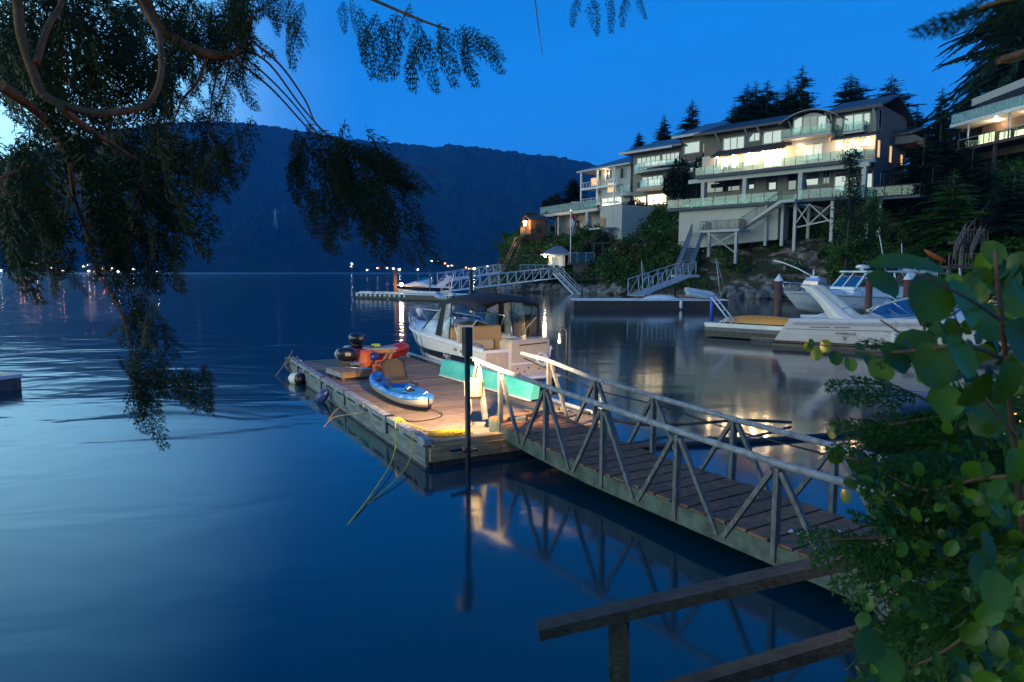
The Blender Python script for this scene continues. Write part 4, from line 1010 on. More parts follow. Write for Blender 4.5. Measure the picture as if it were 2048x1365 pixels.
def truss_gangway(name, label, a, b, w, m, hh=1.05, bays=6, deckm=None):
    """aluminium style gangway from a (low) to b (high)"""
    a, b = Vector(a), Vector(b); d = b-a; n = Vector((d.y, -d.x, 0)).normalized()
    t = thing(name, label, 'gangway', a)
    for sg in (0, 1):
        o = n*(w*sg); f = MB(); up = Vector((0,0,hh))
        f.tube([o+up*.0, o+d], .045, 6); f.tube([o+up, o+d+up], .045, 6)
        for k in range(bays+1):
            q = o+d*(k/bays); f.tube([q, q+up], .035, 6)
            if k < bays: f.tube([q, o+d*((k+1)/bays)+up], .028, 6)
        f.build('side_truss', m, t)
    MB().obox(n*.0+Vector((0,0,-.03)), d, n*w, (0,0,.06)).build('deck', deckm or m, t)
    return t
white_metal = mat('white_painted_metal', (.62,.66,.68), .5, var=.1)
def piling(label, px, ptop, pbot, Y, capped=True, m=None, wpx=15, group=None):
    p = on_y(px, pbot, Y); top = on_y(px, ptop, Y).z; r = wpx/2/FPX*Y
    t = thing('piling', label, 'piling', (p.x, p.y, 0), 0, group)
    hc = r*1.9 if capped else 0
    MB().lathe([(r,-2.5),(r,top-hc)], 18).build('shaft', m or mat('rust_brown_steel', (.12,.045,.028), .7, var=.4, scale=2, bump=.2), t)
    if capped: MB().lathe([(r*1.12,top-hc-.02),(r*1.12,top-hc+.05),(r*.98,top-hc*.8),(.02,top)], 18).build('cap', M_whitep, t)
    return t
piling('rust brown steel piling with a white cone cap standing behind the yellow kayak', 1555, 548, 632, 36)
piling('rust brown steel piling with a white cone cap in front of the pilothouse', 1737, 545, 600, 40, wpx=13)
piling('rust brown steel piling with a white cone cap to the right of the pilothouse boat', 1813, 545, 612, 37)
piling('short black timber piling with a white top behind the big cruiser', 1786, 577, 612, 42, True, M_dark, 9)

# small float with yellow kayak
def build_small_float():
    a, b = on_z(1410, 674, .0), on_z(1640, 690, 0); z = .62
    t, Ln, rz = plank_float('small_float', 'worn grey timber float with a yellow kayak on it beside the big cruiser', 'dock', a, b, 2.6, z, False, M_grey, M_dark)
    MB().box(0,Ln,-.06,-.042,z-.12,z-.02).build('side_board', M_whitep, t); MB().box(0,Ln,-.05,-.03,z-.3,z-.125).build('lower_board', M_grey, t)
    MB().lathe([(.2,0),(.24,.1),(.24,2.3),(.2,2.4)], 12).build('barrel', M_grey, t).matrix_local = Matrix.Translation((Ln*.42,.2,.12)) @ Matrix.Rotation(PI/2,4,'Y')
    M4 = Matrix.Translation((a.x,a.y,0)) @ Matrix.Rotation(rz,4,'Z')
    k = thing('kayak', 'yellow kayak lying upside down on the small grey float', 'kayak', M4 @ Vector((2.3,1.3,z)), rz)
    rows = []
    for i in range(25):
        s = -1+2*i/24; w = .38*(1-abs(s)**2.2)**.7+.01; hz = .36*(1-abs(s)**2.6)**.6+.03
        rows.append([(s*2.05, w*math.cos(q), .03+hz*math.sin(q)) for q in [PI*j/10 for j in range(11)]])
    MB().loft(rows, False, False, 0, True).build('hull', mat('ochre_yellow_hull', (.62,.27,.04), .45, var=.15, scale=1.5), k)
    f = MB()
    for i in range(3): f.tube([rows[i*8+4][0], rows[i*8+4][10]], .015, 5)
    f.tube([r[0] for r in rows], .02, 5); f.tube([r[10] for r in rows], .02, 5); f.build('gunwale', M_rail, k)
    rr = thing('loading_ramp', 'slanting white frame of a boat loading ladder on the end of the small float', 'ladder', M4 @ Vector((.75,.5,z)), rz)
    f = MB()
    for y in (0,.5): f.tube([(.35,y,0),(-.75,y,1.25)], .04, 6)
    for q in (.25,.5,.75,.95): f.tube([(.35-1.1*q,0,1.25*q),(.35-1.1*q,.5,1.25*q)], .03, 6)
    f.build('ladder_frame', white_metal, rr); f = MB(); f.tube([(-.35,0,0),(.1,0,.32)],.03,6); f.tube([(-.35,.5,0),(.1,.5,.32)],.03,6); f.build('strut', white_metal, rr)
build_small_float()
def build_mid_float():
    a, b = on_z(1148, 620, 0), on_z(1455, 620, 0); z = .75
    t, Ln, rz = plank_float('long_float', 'long low float with a white kerb and dark brown sides below the hillside stairs', 'dock', a, b, 3.0, z, True, mat('pale_deck', (.45,.48,.5), .7, var=.2, stretch=(6,1,1), island=.1), mat('brown_float_side', (.045,.032,.028), .7, var=.3))
    b2 = MB()
    for x0, x1 in ((.3,2.2),(2.6,5.1),(5.4,7.0)): b2.box(x0,x1,.35,.5,z+.001,z+.12)
    b2.build('bull_rail', M_whitep, t)
    M4 = Matrix.Translation((a.x,a.y,0)) @ Matrix.Rotation(rz,4,'Z'); S = Ln/307
    h = thing('upturned_skiff', 'white skiff turned upside down on the long float', 'boat', M4 @ Vector((S*178,1.2,z)), rz)
    rows = []
    for i in range(21):
        s = -1+2*i/20; w = .6*(1-max(0,s)**2.4)**.6+.01; hz = .36*(1-abs(s)**2.2)**.6+.02
        rows.append([(s*1.45, w*math.cos(q), .04+hz*math.sin(q)**.8) for q in [PI*j/10 for j in range(11)]])
    MB().loft(rows,False,False,0,True).build('hull', M_white, h); MB().tube([r[0] for r in rows], .03, 5).tube([r[10] for r in rows],.03,5).build('gunwale', M_whitep, h)
    g = thing('inflatable_boat', 'pale grey inflatable boat tilted on its side at the right end of the long float', 'dinghy', M4 @ Vector((S*266,1.6,z)), rz-R(6))
    gm = mat('pale_grey_pvc', (.42,.47,.50), .45, var=.1)
    for y, zz in ((0,.28),(.85,.55)): MB().tube([(-1.3,y,zz+.25),(-1.0,y,zz+.22),(.2,y,zz),(.9,y+.1*(1 if y==0 else -1),zz-.08),(1.35,.42,.2)], [.2,.24,.24,.2,.12], 12).build('tube', gm, g)
    MB().obox((-1.1,0,.35),(2.0,0,-.25),(0,.8,.25),(0,0,.05)).build('floor', gm, g)
    fender('fender', 'white cylinder fender hanging on the front of the long float', M4 @ Vector((S*213,-.16,.12)), M4 @ Vector((S*213,-.16,.72)), .13, M_whitep, line_to=M4 @ Vector((S*213,0,.85)))
    pp = on_y(1424, 612, 46); bp = thing('blue_post', 'blue plastic post sticking up from the water at the long float', 'post', (pp.x,pp.y,0))
    MB().lathe([(.13,-.8),(.13,1.05),(.1,1.1)], 12).build('shaft', mat('blue_pipe', (.02,.08,.42), .5), bp)
    for i, (px, pt, dx) in enumerate(((1283, 522, 4), (1432, 517, 9))):
        p = on_y(px+dx, 594, a.y+1); q = on_y(px, pt, a.y+1.2); r = thing('mast', ('thin bare mast pole with a stay standing on the long float behind the gangway' if i == 0 else 'thin bare mast with stays beside the grey inflatable'), 'mast', p)
        MB().tube([(0,0,0), q-p], .03, 6).build('pole', M_alu, r); MB().tube([(.5,0,.05), q-p], .012, 5).build('stay', M_alu, r)
    lo = on_y(1256, 591, a.y+2); hi = on_y(1366, 551, a.y+13)
    truss_gangway('gangway', 'grey metal gangway with pipe rails rising from the long float to the hillside stairs', lo, hi, 1.3, M_alu, 1.35, 6, mat('pale_grating', (.30,.34,.36), .6))
build_mid_float()
# float across on the left with motor boat
def build_far_float():
    a, b = on_z(712, 597, 0), on_z(905, 604, 0); z = .6
    t, Ln, rz = plank_float('far_float', 'float edged with white bumpers where the blue striped motor boat is berthed', 'dock', a, b, 4.0, z, False, mat('pale_deck',(.4,.4,.4)), M_dark)
    M4 = Matrix.Translation((a.x,a.y,0)) @ Matrix.Rotation(rz,4,'Z')
    f = MB()
    for k in range(11):
        x = .15+k*.78; f.bbox(x,x+.42,-.22,-.02,z-.32,z-.08,.06)
    f.build('bumper', M_whitep, t)
    f = MB(); f.bbox(.2,2.4,.3,.9,z+.01,z+.2,.02); f.bbox(4.4,9.6,3.2,3.9,z+.01,z+.25,.02); f.build('dock_box', M_whitep, t)
    piling('tall brown timber piling at the far float beside the dock lamp', 791, 538, 580, a.y+4.6, False, mat('brown_pile',(.16,.085,.045),.8,var=.4,scale=3), 7)
    piling('black timber piling rising between the far float and the canopied cruiser', 942, 540, 590, a.y-3, False, M_dark, 7)
    piling('thin crooked timber post standing on the far float in front of the motor boat', 860, 540, 585, a.y+2.0, False, mat('brown_pile',(.16,.085,.045)), 2.5)
    # motor boat
    bo = on_y(786, 578, a.y+6.5); st = on_y(900, 578, a.y+7.5); ax = Vector((bo.x-st.x, bo.y-st.y, 0)); Lh = ax.length
    v = thing('motor_boat', 'white motor boat with a dark blue band berthed at the far float', 'boat', (st.x,st.y,0), math.atan2(-ax.x, ax.y))
    h = Hull(Lh, 2.5, (1.15,1.45,.02), (.15,.7), (-.3,.2), rake=1.4, full=.45, chine=.85); hull = h.mesh().build('hull', M_white, v)
    h.band(.02,.97,1.42,1.86,.012).build('stripe', mat('dark_blue_band',(.01,.016,.05),.25), hull)
    d = MB(); d.loft(h.deckrows(.1,1,lambda q:.05+.62*math.exp(-((q-.52)/.2)**2),.04),False,False,0,True); d.build('deck', M_white, v)
    d = MB(); d.add([Vector((s*.75, Lh*.62, 1.75)) for s in (-1,1)]+[Vector((s*.7, Lh*.46, 2.35)) for s in (1,-1)],[(0,1,2,3)])
    for s in (-1,1): d.add([(s*.76,Lh*.62,1.75),(s*1.0,Lh*.32,1.6),(s*.9,Lh*.32,2.2),(s*.7,Lh*.46,2.35)],[(0,1,2,3)])
    d.build('windscreen', glass('teal_screen',(.25,.5,.52),.35), v)
    d = MB()
    for s in (-1,1): d.prism([(s*1.05,Lh*.12,1.2),(s*1.05,Lh*.02,1.9),(s*1.05,-Lh*.03,2.55),(s*1.05,Lh*.03,2.55),(s*1.05,Lh*.12,1.9),(s*1.05,Lh*.28,1.2)],(-s*.12,0,0))
    d.box(-1.05,1.05,-Lh*.03,Lh*.03,2.45,2.55); d.build('radar_arch', M_white, v)
    h.band(.45,.66,1.9,1.97,.03).build('window', mat('dark_port_glass',(.01,.012,.014),.1), hull)
    # lamp on the float
    p = on_y(803, 581, a.y+3.2); l = thing('dock_lamp', 'small glowing dock lamp on the far float in front of the motor boat', 'lamp', p)
    zt = on_y(803, 571, a.y+3.2).z-p.z
    MB().tube([(0,0,0),(0,0,zt)], .04, 8).build('stand', M_dmetal, l); MB().ball((0,0,zt+.08), .17, 14).build('globe', emis('amber_globe', (1,.55,.18), 160), l)
    lamp('dock_lamp_light', 'POINT', p+Vector((0,-.25,zt+.3)), 120, (1,.62,.28), size=.2)
    # grey tender
    p = on_z(900, 603, 0); g = thing('tender', 'small grey rigid inflatable tender floating beside the far float', 'dinghy', p, R(75)); gm = mat('grey_tender', (.42,.46,.52), .45)
    ax2 = [(-.55,-1.4,.35),(-.55,0,.35),(-.5,.8,.42)]+[(.5*math.cos(q),.9+.55*math.sin(q),.46+.12*math.sin(q)) for q in [PI-PI*k/6 for k in range(1,6)]]+[(.5,.8,.42),(.55,0,.35),(.55,-1.4,.35)]
    MB().tube(ax2,.26,12).build('tube', gm, g); MB().loft([[(-.5,-1.3,.15),(0,-1.3,-.1),(.5,-1.3,.15)],[(-.4,.9,.2),(0,.9,.0),(.4,.9,.2)],[(-.05,1.4,.4),(0,1.4,.35),(.05,1.4,.4)]],False).build('hull', M_white, g)
    MB().bbox(-.3,.3,-.5,.1,.3,.9,.08).build('console', M_whitep, g)
    lo = on_y(882, 583, a.y+5); hi = on_y(1112, 556, 100)
    truss_gangway('gangway', 'long white truss gangway sloping down from the pavilion deck to the far float', lo, hi, 1.5, white_metal, 1.5, 13)
    # second one, above and behind, to the left neighbour
    lo = on_y(875, 565, a.y+12); hi = on_y(1012, 541, 112)
    truss_gangway('gangway', 'upper white truss gangway behind the long one at the far float', lo, hi, 1.3, white_metal, 1.2, 9)
build_far_float()
# corner of a float cut by the left edge
def build_left_float():
    a, b = on_z(-190, 812, 0), on_z(42, 778, 0)
    t, Ln, rz = plank_float('moored_float', 'corner of a weathered grey float at the left edge of the water', 'dock', a, b, 2.5, .33, True, M_grey, mat('grey_float_side', (.10,.10,.10), .8, var=.4))
    MB().box(.5,Ln-.4,.5,.6,.36,.62).build('back_board', M_greyrail, t)
    rope('mooring_rope', [on_y(50, 565, 30), on_y(22, 595, 26), on_y(-60, 660, 22), on_z(-150, 760, .5)], .012, M_rope, 'thin taut line slanting up from the float at the left edge')
build_left_float()
# ================================================================ hillside
COLS = [
 (940,[(584,104),(583,110),(583,130),(583,160)]),
 (1000,[(584,103),(578,105),(560,110),(545,118),(535,140)]),
 (1022,[(584,102),(565,104),(530,109),(500,114),(482,122),(478,150)]),
 (1050,[(584,101),(560,103),(530,107),(500,111),(474,115),(462,140)]),
 (1090,[(585,100),(568,102),(545,104),(505,109),(474,113),(458,128)]),
 (1140,[(586,98),(570,100),(540,103),(500,107),(470,111),(440,126)]),
 (1190,[(587,96),(572,97),(542,100),(500,104),(464,108),(432,120)]),
 (1250,[(590,91),(560,93),(505,98),(465,102),(440,106),(405,120)]),
 (1320,[(592,87),(550,90),(490,94),(450,98),(420,103),(395,116)]),
 (1400,[(595,83),(545,86),(490,89),(464,91),(440,95),(400,112)]),
 (1480,[(598,79),(560,81),(515,84),(480,87),(458,90),(420,104)]),
 (1560,[(601,76),(560,78),(512,81),(482,83),(458,86),(410,96)]),
 (1650,[(604,74),(560,76),(515,78),(478,80),(452,82),(405,92)]),
 (1750,[(607,71),(560,73),(505,75),(460,77),(428,79),(385,90)]),
 (1860,[(611,68),(560,70),(500,72),(450,74),(400,77),(340,88)]),
 (1960,[(615,64),(560,66),(500,69),(440,72),(380,75),(325,84)]),
 (2080,[(622,58),(565,60),(500,63),(430,66),(370,70),(315,80)]),
 (2250,[(645,43),(580,45),(500,49),(420,54),(350,60),(300,72)]),
 (2500,[(720,25),(600,28),(500,33),(420,40),(340,50),(300,65)]),
]
def col_pt(ci, t):
    """t 0..1 along a column: shore to brow"""
    px, P = COLS[ci]; n = len(P)-1; f = min(n-1e-6, t*n); i = int(f); q = f-i
    a, b = on_y(px, *P[i]), on_y(px, *P[i+1]); return a.lerp(b, q)
def hill_pt(fx, t):
    i = min(len(COLS)-2, int(fx)); q = fx-i; return col_pt(i, t).lerp(col_pt(i+1, t), q)
def hill_at(px, t):
    for i in range(len(COLS)-1):
        a, b = COLS[i][0], COLS[i+1][0]
        if px <= b: return hill_pt(i+max(0,(px-a)/(b-a)), t)
    return hill_pt(len(COLS)-1.001, t)
def build_hill():
    nx, nt = 300, 64; V = []; F = []
    for i in range(nx):
        fx = (len(COLS)-1.001)*i/(nx-1)
        row = []
        for j in range(nt):
            t = j/(nt-1); p = hill_pt(fx, t)
            a = NZ.fractal(p*.22, 1, 2, 5); r = NZ.noise(p*.9)+.5*NZ.noise(p*2.1)
            amp = min(1, t*5)*(1 if t < .85 else .3)
            c = (abs(NZ.noise(Vector((p.x*.5,p.y*.5,p.z*.9))))-.2)*1.6
            p = p + Vector((-.5,-.8,.25))*(a*.9+r*.22+c*.5)*amp
            if j == 0: p.z = -1.5
            row.append(p)
        back = row[-1]; row += [back+Vector((1,6,.4)), back+Vector((6,28,3)), back+Vector((14,70,6)), back+Vector((20,130,-12))]
        V += row
    m = nt+4
    for i in range(nx-1):
        for j in range(m-1): a = i*m+j; F.append((a, a+m, a+m+1, a+1))
    mt, ntr, out = new_mat('rocky_hillside'); L = ntr.links.new
    p = N(ntr,'ShaderNodeBsdfPrincipled'); p.inputs['Roughness'].default_value=.9; L(p.outputs[0], out.inputs[0])
    tc = N(ntr,'ShaderNodeTexCoord'); ge = N(ntr,'ShaderNodeNewGeometry'); sp = N(ntr,'ShaderNodeSeparateXYZ'); L(ge.outputs['Normal'], sp.inputs[0])
    n1 = N(ntr,'ShaderNodeTexNoise'); n1.inputs['Scale'].default_value=.9; n1.inputs['Detail'].default_value=8; n1.inputs['Roughness'].default_value=.75; L(tc.outputs['Object'], n1.inputs['Vector'])
    n2 = N(ntr,'ShaderNodeTexNoise'); n2.inputs['Scale'].default_value=.18; n2.inputs['Detail'].default_value=6; L(tc.outputs['Object'], n2.inputs['Vector'])
    vo = N(ntr,'ShaderNodeTexVoronoi', feature='DISTANCE_TO_EDGE'); vo.inputs['Scale'].default_value=.55; L(tc.outputs['Object'], vo.inputs['Vector'])
    rk = N(ntr,'ShaderNodeValToRGB'); e=rk.color_ramp.elements; e[0].position=.32; e[0].color=(.03,.028,.03,1); e[1].position=.72; e[1].color=(.55,.55,.53,1); k=e.new(.5); k.color=(.20,.17,.155,1); L(n1.outputs['Fac'], rk.inputs[0])
    gr = N(ntr,'ShaderNodeValToRGB'); e=gr.color_ramp.elements; e[0].color=(.018,.03,.012,1); e[1].color=(.11,.09,.05,1); e[0].position=.35; e[1].position=.7; L(n1.outputs['Fac'], gr.inputs[0])
    ad = N(ntr,'ShaderNodeMath',operation='MULTIPLY_ADD'); L(sp.outputs['Z'], ad.inputs[0]); ad.inputs[1].default_value=.9; L(n2.outputs['Fac'], ad.inputs[2])
    mr = N(ntr,'ShaderNodeMapRange'); mr.inputs['From Min'].default_value=.82; mr.inputs['From Max'].default_value=1.05; L(ad.outputs[0], mr.inputs['Value'])
    mx = N(ntr,'ShaderNodeMix',data_type='RGBA'); L(mr.outputs[0], mx.inputs[0]); L(rk.outputs[0], mx.inputs[6]); L(gr.outputs[0], mx.inputs[7]); L(mx.outputs[2], p.inputs['Base Color'])
    b = N(ntr,'ShaderNodeBump'); b.inputs['Strength'].default_value=.9; b.inputs['Distance'].default_value=.5
    hh = N(ntr,'ShaderNodeMath',operation='MULTIPLY_ADD'); L(vo.outputs['Distance'], hh.inputs[0]); hh.inputs[1].default_value=.8; L(n1.outputs['Fac'], hh.inputs[2]); L(hh.outputs[0], b.inputs['Height']); L(b.outputs[0], p.inputs['Normal'])
    o = np_mesh('hillside', [tuple(v) for v in V], F, mt, smooth=False); tag(o, kind='structure')
build_hill()
# near bank under and behind the viewer
def build_bank():
    V=[]; F=[]; nx, ny = 60, 50
    for i in range(nx):
        for j in range(ny):
            x = -9+22*i/(nx-1); y = -8+15*j/(ny-1)
            e = 2.2+.9*max(0,x-1.5)-.25*max(0,-x-1)-y+.35*NZ.noise(Vector((x*.6,y*.6,0)))
            q = max(0,min(1,e/1.3)); z = -.6+2.15*q*q*(3-2*q)+.10*NZ.noise(Vector((x*1.7,y*1.7,3)))
            V.append((x,y,z))
    for i in range(nx-1):
        for j in range(ny-1): a=i*ny+j; F.append((a,a+ny,a+ny+1,a+1))
    o = np_mesh('shore_bank', V, F, mat('dark_soil', (.06,.05,.035), .95, var=.6, scale=3, bump=.8), smooth=True); tag(o, kind='structure')
build_bank()

# ================================================================ houses
class Facade:
    def __init__(s, pr, Yr, pl, Yl):
        s.R = on_y(pr, 300, Yr); s.L = on_y(pl, 300, Yl); s.R.z = s.L.z = 0
        s.u = (s.L-s.R); s.len = s.u.length; s.u.normalize(); s.n = Vector((-s.u.y, s.u.x, 0)); s.rz = math.atan2(s.u.y, s.u.x)
    def pt(s, px, py, off=0):
        w = on_line(px, py, s.R+s.n*off, s.u); q = w-s.R; return Vector((q.dot(s.u), off, w.z))
    def rect(s, pl, pr, pt, pb, off=0):    # left px, right px, top and bottom py measured at the left side
        a = s.pt(pl, pt, off); b = s.pt(pl, pb, off); c = s.pt(pr, pt, off); return c.x, a.x, b.z, a.z   # x0,x1,z0,z1
    def thing(s, name, label, cat): return thing(name, label, cat, s.R, s.rz)
def pane_mat(name, c, refl, rough=.03):
    if name in MATS: return MATS[name]
    m, nt, out = new_mat(name); L = nt.links.new
    d = N(nt,'ShaderNodeBsdfDiffuse'); d.inputs[0].default_value=(*c,1); g = N(nt,'ShaderNodeBsdfGlossy'); g.inputs['Roughness'].default_value=rough
    mx = N(nt,'ShaderNodeMixShader'); mx.inputs[0].default_value=refl; L(d.outputs[0],mx.inputs[1]); L(g.outputs[0],mx.inputs[2]); L(mx.outputs[0],out.inputs[0]); MATS[name]=m; return m
P_sky = pane_mat('reflecting_pane', (.10,.11,.11), .20)
P_dark = pane_mat('dark_pane', (.012,.013,.015), .10)
P_lit = mat('lit_pane', (.8,.7,.55), .4, var=.1, emit=(1,.74,.44), estr=1.7)
P_warm = mat('warm_lit_pane', (.6,.35,.15), .4, var=.1, emit=(1,.48,.20), estr=.8)
M_trim = mat('pale_trim', (.40,.385,.35), .6, var=.1)
M_cedar = mat('taupe_shingles', (.13,.105,.085), .85, var=.25, scale=3, stretch=(1,1,5), bump=.3)
M_taupe = mat('taupe_siding', (.21,.18,.15), .85, var=.15, scale=2, stretch=(1,1,8), bump=.2)
M_slate = mat('slate_grey_wall', (.07,.08,.09), .8, var=.15, scale=2)
M_paint = mat('warm_white_wall', (.40,.37,.33), .7, var=.08, scale=1)
M_roof = mat('metal_roof', (.055,.07,.08), .4, var=.15, scale=1)
M_brown = mat('brown_fascia', (.07,.055,.048), .7, var=.25)
def window(f, t, pl, pr, pt, pb, off=0, pane=None, div=1, frame=None, fw=.11, proud=.07, name='window'):
    x0, x1, z0, z1 = f.rect(pl, pr, pt, pb, off); y = off
    b = MB(); b.box(x0-fw,x0,y,y+proud,z0-fw,z1+fw); b.box(x1,x1+fw,y,y+proud,z0-fw,z1+fw); b.box(x0,x1,y,y+proud,z0-fw,z0); b.box(x0,x1,y,y+proud,z1,z1+fw)
    for k in range(1, div): xm = x0+(x1-x0)*k/div; b.box(xm-.05,xm+.05,y,y+proud-.01,z0,z1)
    w = b.build(name, frame or M_trim, t)
    MB().box(x0,x1,y,y+.02,z0,z1).build('pane', pane or P_sky, w)
    return w
def glass_rail(t, pts, h, step=1.6, post=M_dmetal, toprail=True, gm=None, thick=.05, tr=None):
    pts = [Vector(p) for p in pts]; g = MB(); p = MB()
    for a, b in zip(pts, pts[1:]):
        d = b-a; n = max(1, round(d.length/step)); s = Vector((d.y,-d.x,0)).normalized()*.02
        for k in range(n+1): q = a+d*(k/n); p.box(q.x-thick/2,q.x+thick/2,q.y-thick/2,q.y+thick/2,q.z-.05,q.z+h)
        for k in range(n):
            q0 = a+d*((k+.03)/n); q1 = a+d*((k+.97)/n); g.obox(q0+Vector((0,0,.08)), q1-q0, s*.5, (0,0,h-.14))
        if toprail: p.bar(a+Vector((0,0,h)), b+Vector((0,0,h)), thick*1.2, .05)
    p.build('rail_posts', tr or post, t); return g.build('rail_glass', gm or M_glassrail, t)
def picket_rail(t, pts, h, m=M_dmetal, step=.16, name='railing'):
    p = MB(); pts = [Vector(q) for q in pts]
    for a, b in zip(pts, pts[1:]):
        d = b-a; n = max(1, round(math.hypot(d.x,d.y)/step)); U = Vector((0,0,1))
        p.bar(a+U*h, b+U*h, .07, .05); p.bar(a+U*.12, b+U*.12, .04, .04)
        for k in range(n+1): q = a+d*(k/n); w = .035 if k % 9 else .07; p.box(q.x-w/2,q.x+w/2,q.y-w/2,q.y+w/2,q.z,q.z+h)
    return p.build(name, m, t)
def patio_chair(label, loc, rz, m, group):
    t = thing('patio_chair', label, 'chair', loc, rz, group)
    MB().box(-.25,.25,-.25,.25,.42,.46).build('seat', m, t); MB().obox((-.25,-.27,.46),(.5,0,0),(0,.04,0),(0,-.1,.5)).build('backrest', m, t)
    for x in (-.22,.22):
        for y in (-.22,.22): MB().box(x-.02,x+.02,y-.02,y+.02,0,.42).build('leg', m, t)
    return t

# ---- the big house
F1 = Facade(1750, 78, 1405, 93)
def house_main():
    f = F1; t = f.thing('hillside_house', 'large taupe hillside house with a brightly lit glass railed balcony and arched dormer', 'house')
    zB = f.pt(1709, 318, 2.3).z; zD = f.pt(1705, 398, 5.5).z       # balcony top, lower deck top
    zE = 21.3; xs = f.pt(1571, 290).x; L = f.len; xr = f.pt(1664, 250).x
    zT = f.pt(1700, 231, 0).z
    # body: lower storey set back, middle and upper storeys
    MB().box(.0,L,-11,-1.6,zD-3,zB-.3).build('lower_wall', M_taupe, t)
    MB().box(.0,L,-11,0,zB-.28,zB+2.75).build('balcony_wall', M_paint, t)
    MB().box(.0,xr,-11,0.0,zB+2.76,zT+.9).build('upper_wall', M_taupe, t)
    MB().box(xr+.01,L,-11,-.4,zB+2.76,zE).build('upper_wall', M_cedar, t)
    MB().box(-.06,-.003,-11,.02,zD-3,zT+.9).build('side_wall', M_slate, t)
    # roofs with standing seams
    def shed(x0,x1,y0,y1,z0,z1,th=.22,name='roof',m=M_roof,seam=.6):
        b = MB(); b.prism([(x0,y0,z0),(x0,y1,z1),(x0,y1,z1-th),(x0,y0,z0-th)],(x1-x0,0,0)); x = x0+.1
        while x < x1-.1 and seam: b.obox((x,y0,z0),(.05,0,0),(0,y1-y0,z1-z0),(0,0,.06)); x += seam
        return b.build(name, m, t)
    shed(xs-.2,L+.8,1.0,-5,zE-.15,zE+1.75); shed(xs-.2,L+.8,-11,-5.02,zE-.15,zE+1.74)
    shed(-.8,xr+.6,1.0,-5,zT+.55,zT+2.6); shed(-.8,xr+.6,-11.5,-5.02,zT+.55,zT+2.59)
    shed(-2.0,-.07,-6,-6.0-4,zT-1.6,zT-.6); 
    b = MB(); b.box(-.8,xr+.6,.98,1.04,zT+.2,zT+.54); b.box(xs-.2,L+.8,.98,1.04,zE-.45,zE-.16); b.build('fascia', M_brown, t)
    b = MB()
    for x in (.15, xr-.1): b.bar((x,.05,zT-.7),(x,.95,zT+.35),.16,.2)
    for px in (1436,1494,1519,1582): p = f.pt(px,300); b.bar((p.x,-.35,zE-1.3),(p.x,.9,zE-.4),.14,.18)
    b.build('bracket', M_trim, t)
    # arched dormer bay
    xa, xb = f.pt(1583,250,1.0).x, f.pt(1657,240,1.0).x; za = f.pt(1620,221,1.2).z; w = abs(xa-xb)
    x0, x1 = min(xa,xb), max(xa,xb); zs = za-1.35
    arch = [(x0+(x1-x0)*k/16, .62, zs+1.15*math.sin(PI*k/16)**.8) for k in range(17)]
    MB().prism([(x0,.62,zB+2.6)]+arch+[(x1,.62,zB+2.6)],(0,-6,0)).build('dormer_wall', M_paint, t)
    ring = []
    for k in range(17):
        q = k/16; x = x0-1.3+(x1-x0+2.6)*q; z = zs+.05+1.25*math.sin(PI*q)**.8; ring.append((x,z))
    b = MB(); b.loft([[(x,1.6,z),(x,1.6,z+.13),(x,-6,z+.13),(x,-6,z)] for x,z in ring],True,True,0,False); b.build('arched_roof', M_roof, t)
    # upper windows
    window(f,t,1448,1488,279,302,-.4,P_sky,3); window(f,t,1500,1519,269,283,-.4,P_sky,2); window(f,t,1528,1563,266,288,-.4,P_sky,2)
    window(f,t,1589,1605,238,268,.62,P_sky,1); window(f,t,1606,1634,236,266,.62,P_dark,2); window(f,t,1637,1652,234,262,.62,P_sky,1)
    window(f,t,1673,1684,238,259,0,P_dark); window(f,t,1690,1725,233,262,0,P_sky,2); window(f,t,1729,1740,228,250,0,P_sky)
    # dormer balcony and the small one right
    def slabrail(pa, pb, pyb, off, h, d=1.3):
        a = f.pt(pa, pyb, off); b = f.pt(pb, pyb, off); z = a.z
        MB().box(b.x,a.x,0.01,off,z-.22,z).build('balcony_slab', M_trim, t)
        glass_rail(t, [(a.x,.1,z),(a.x,off-.05,z),(b.x,off-.05,z),(b.x,.1,z)], h, 1.25, toprail=False)
    slabrail(1562,1662,277.5,1.9,1.05); slabrail(1686,1727,265,.9,1.05)
    # skirt roof over the lit level
    xl0, xl1 = f.pt(1571,293,1.0).x, f.pt(1424,316,1.0).x; zl = zB+2.55
    shed(xl0,xl1,1.5,-.38,zl-.15,zl+.75,.18,'skirt_roof',M_brown,.5)
    shed(-.3,f.pt(1664,275,1.0).x,1.4,.02,zB+2.62,zB+3.1,.16,'skirt_roof',M_brown,.5)
    # lit level openings
    window(f,t,1431,1436,318,338,0,P_dark,1,M_whitep); window(f,t,1444,1458,317,338,0,P_lit,1,M_whitep); window(f,t,1463,1477,315,336,0,P_lit,1,M_whitep)
    window(f,t,1490,1515,309,331,0,P_lit,2,M_whitep); window(f,t,1531,1563,302,334,0,P_lit,2,M_whitep,name='patio_door')
    window(f,t,1611,1643,287,319,.0,pane_mat('curtain_pane',(.50,.44,.38),.15),2,M_whitep,name='patio_door'); window(f,t,1674,1684,287,300,0,pane_mat('curtain_pane',(.5,.44,.38),.15),1,M_whitep)
    window(f,t,1692,1724,284,312,0,pane_mat('curtain_pane',(.5,.44,.38),.15),2,M_whitep,name='patio_door'); window(f,t,1730,1741,278,290,0,P_lit,1,M_whitep)
    # soffit lights: small bright discs and their lamps
    dsc = MB()
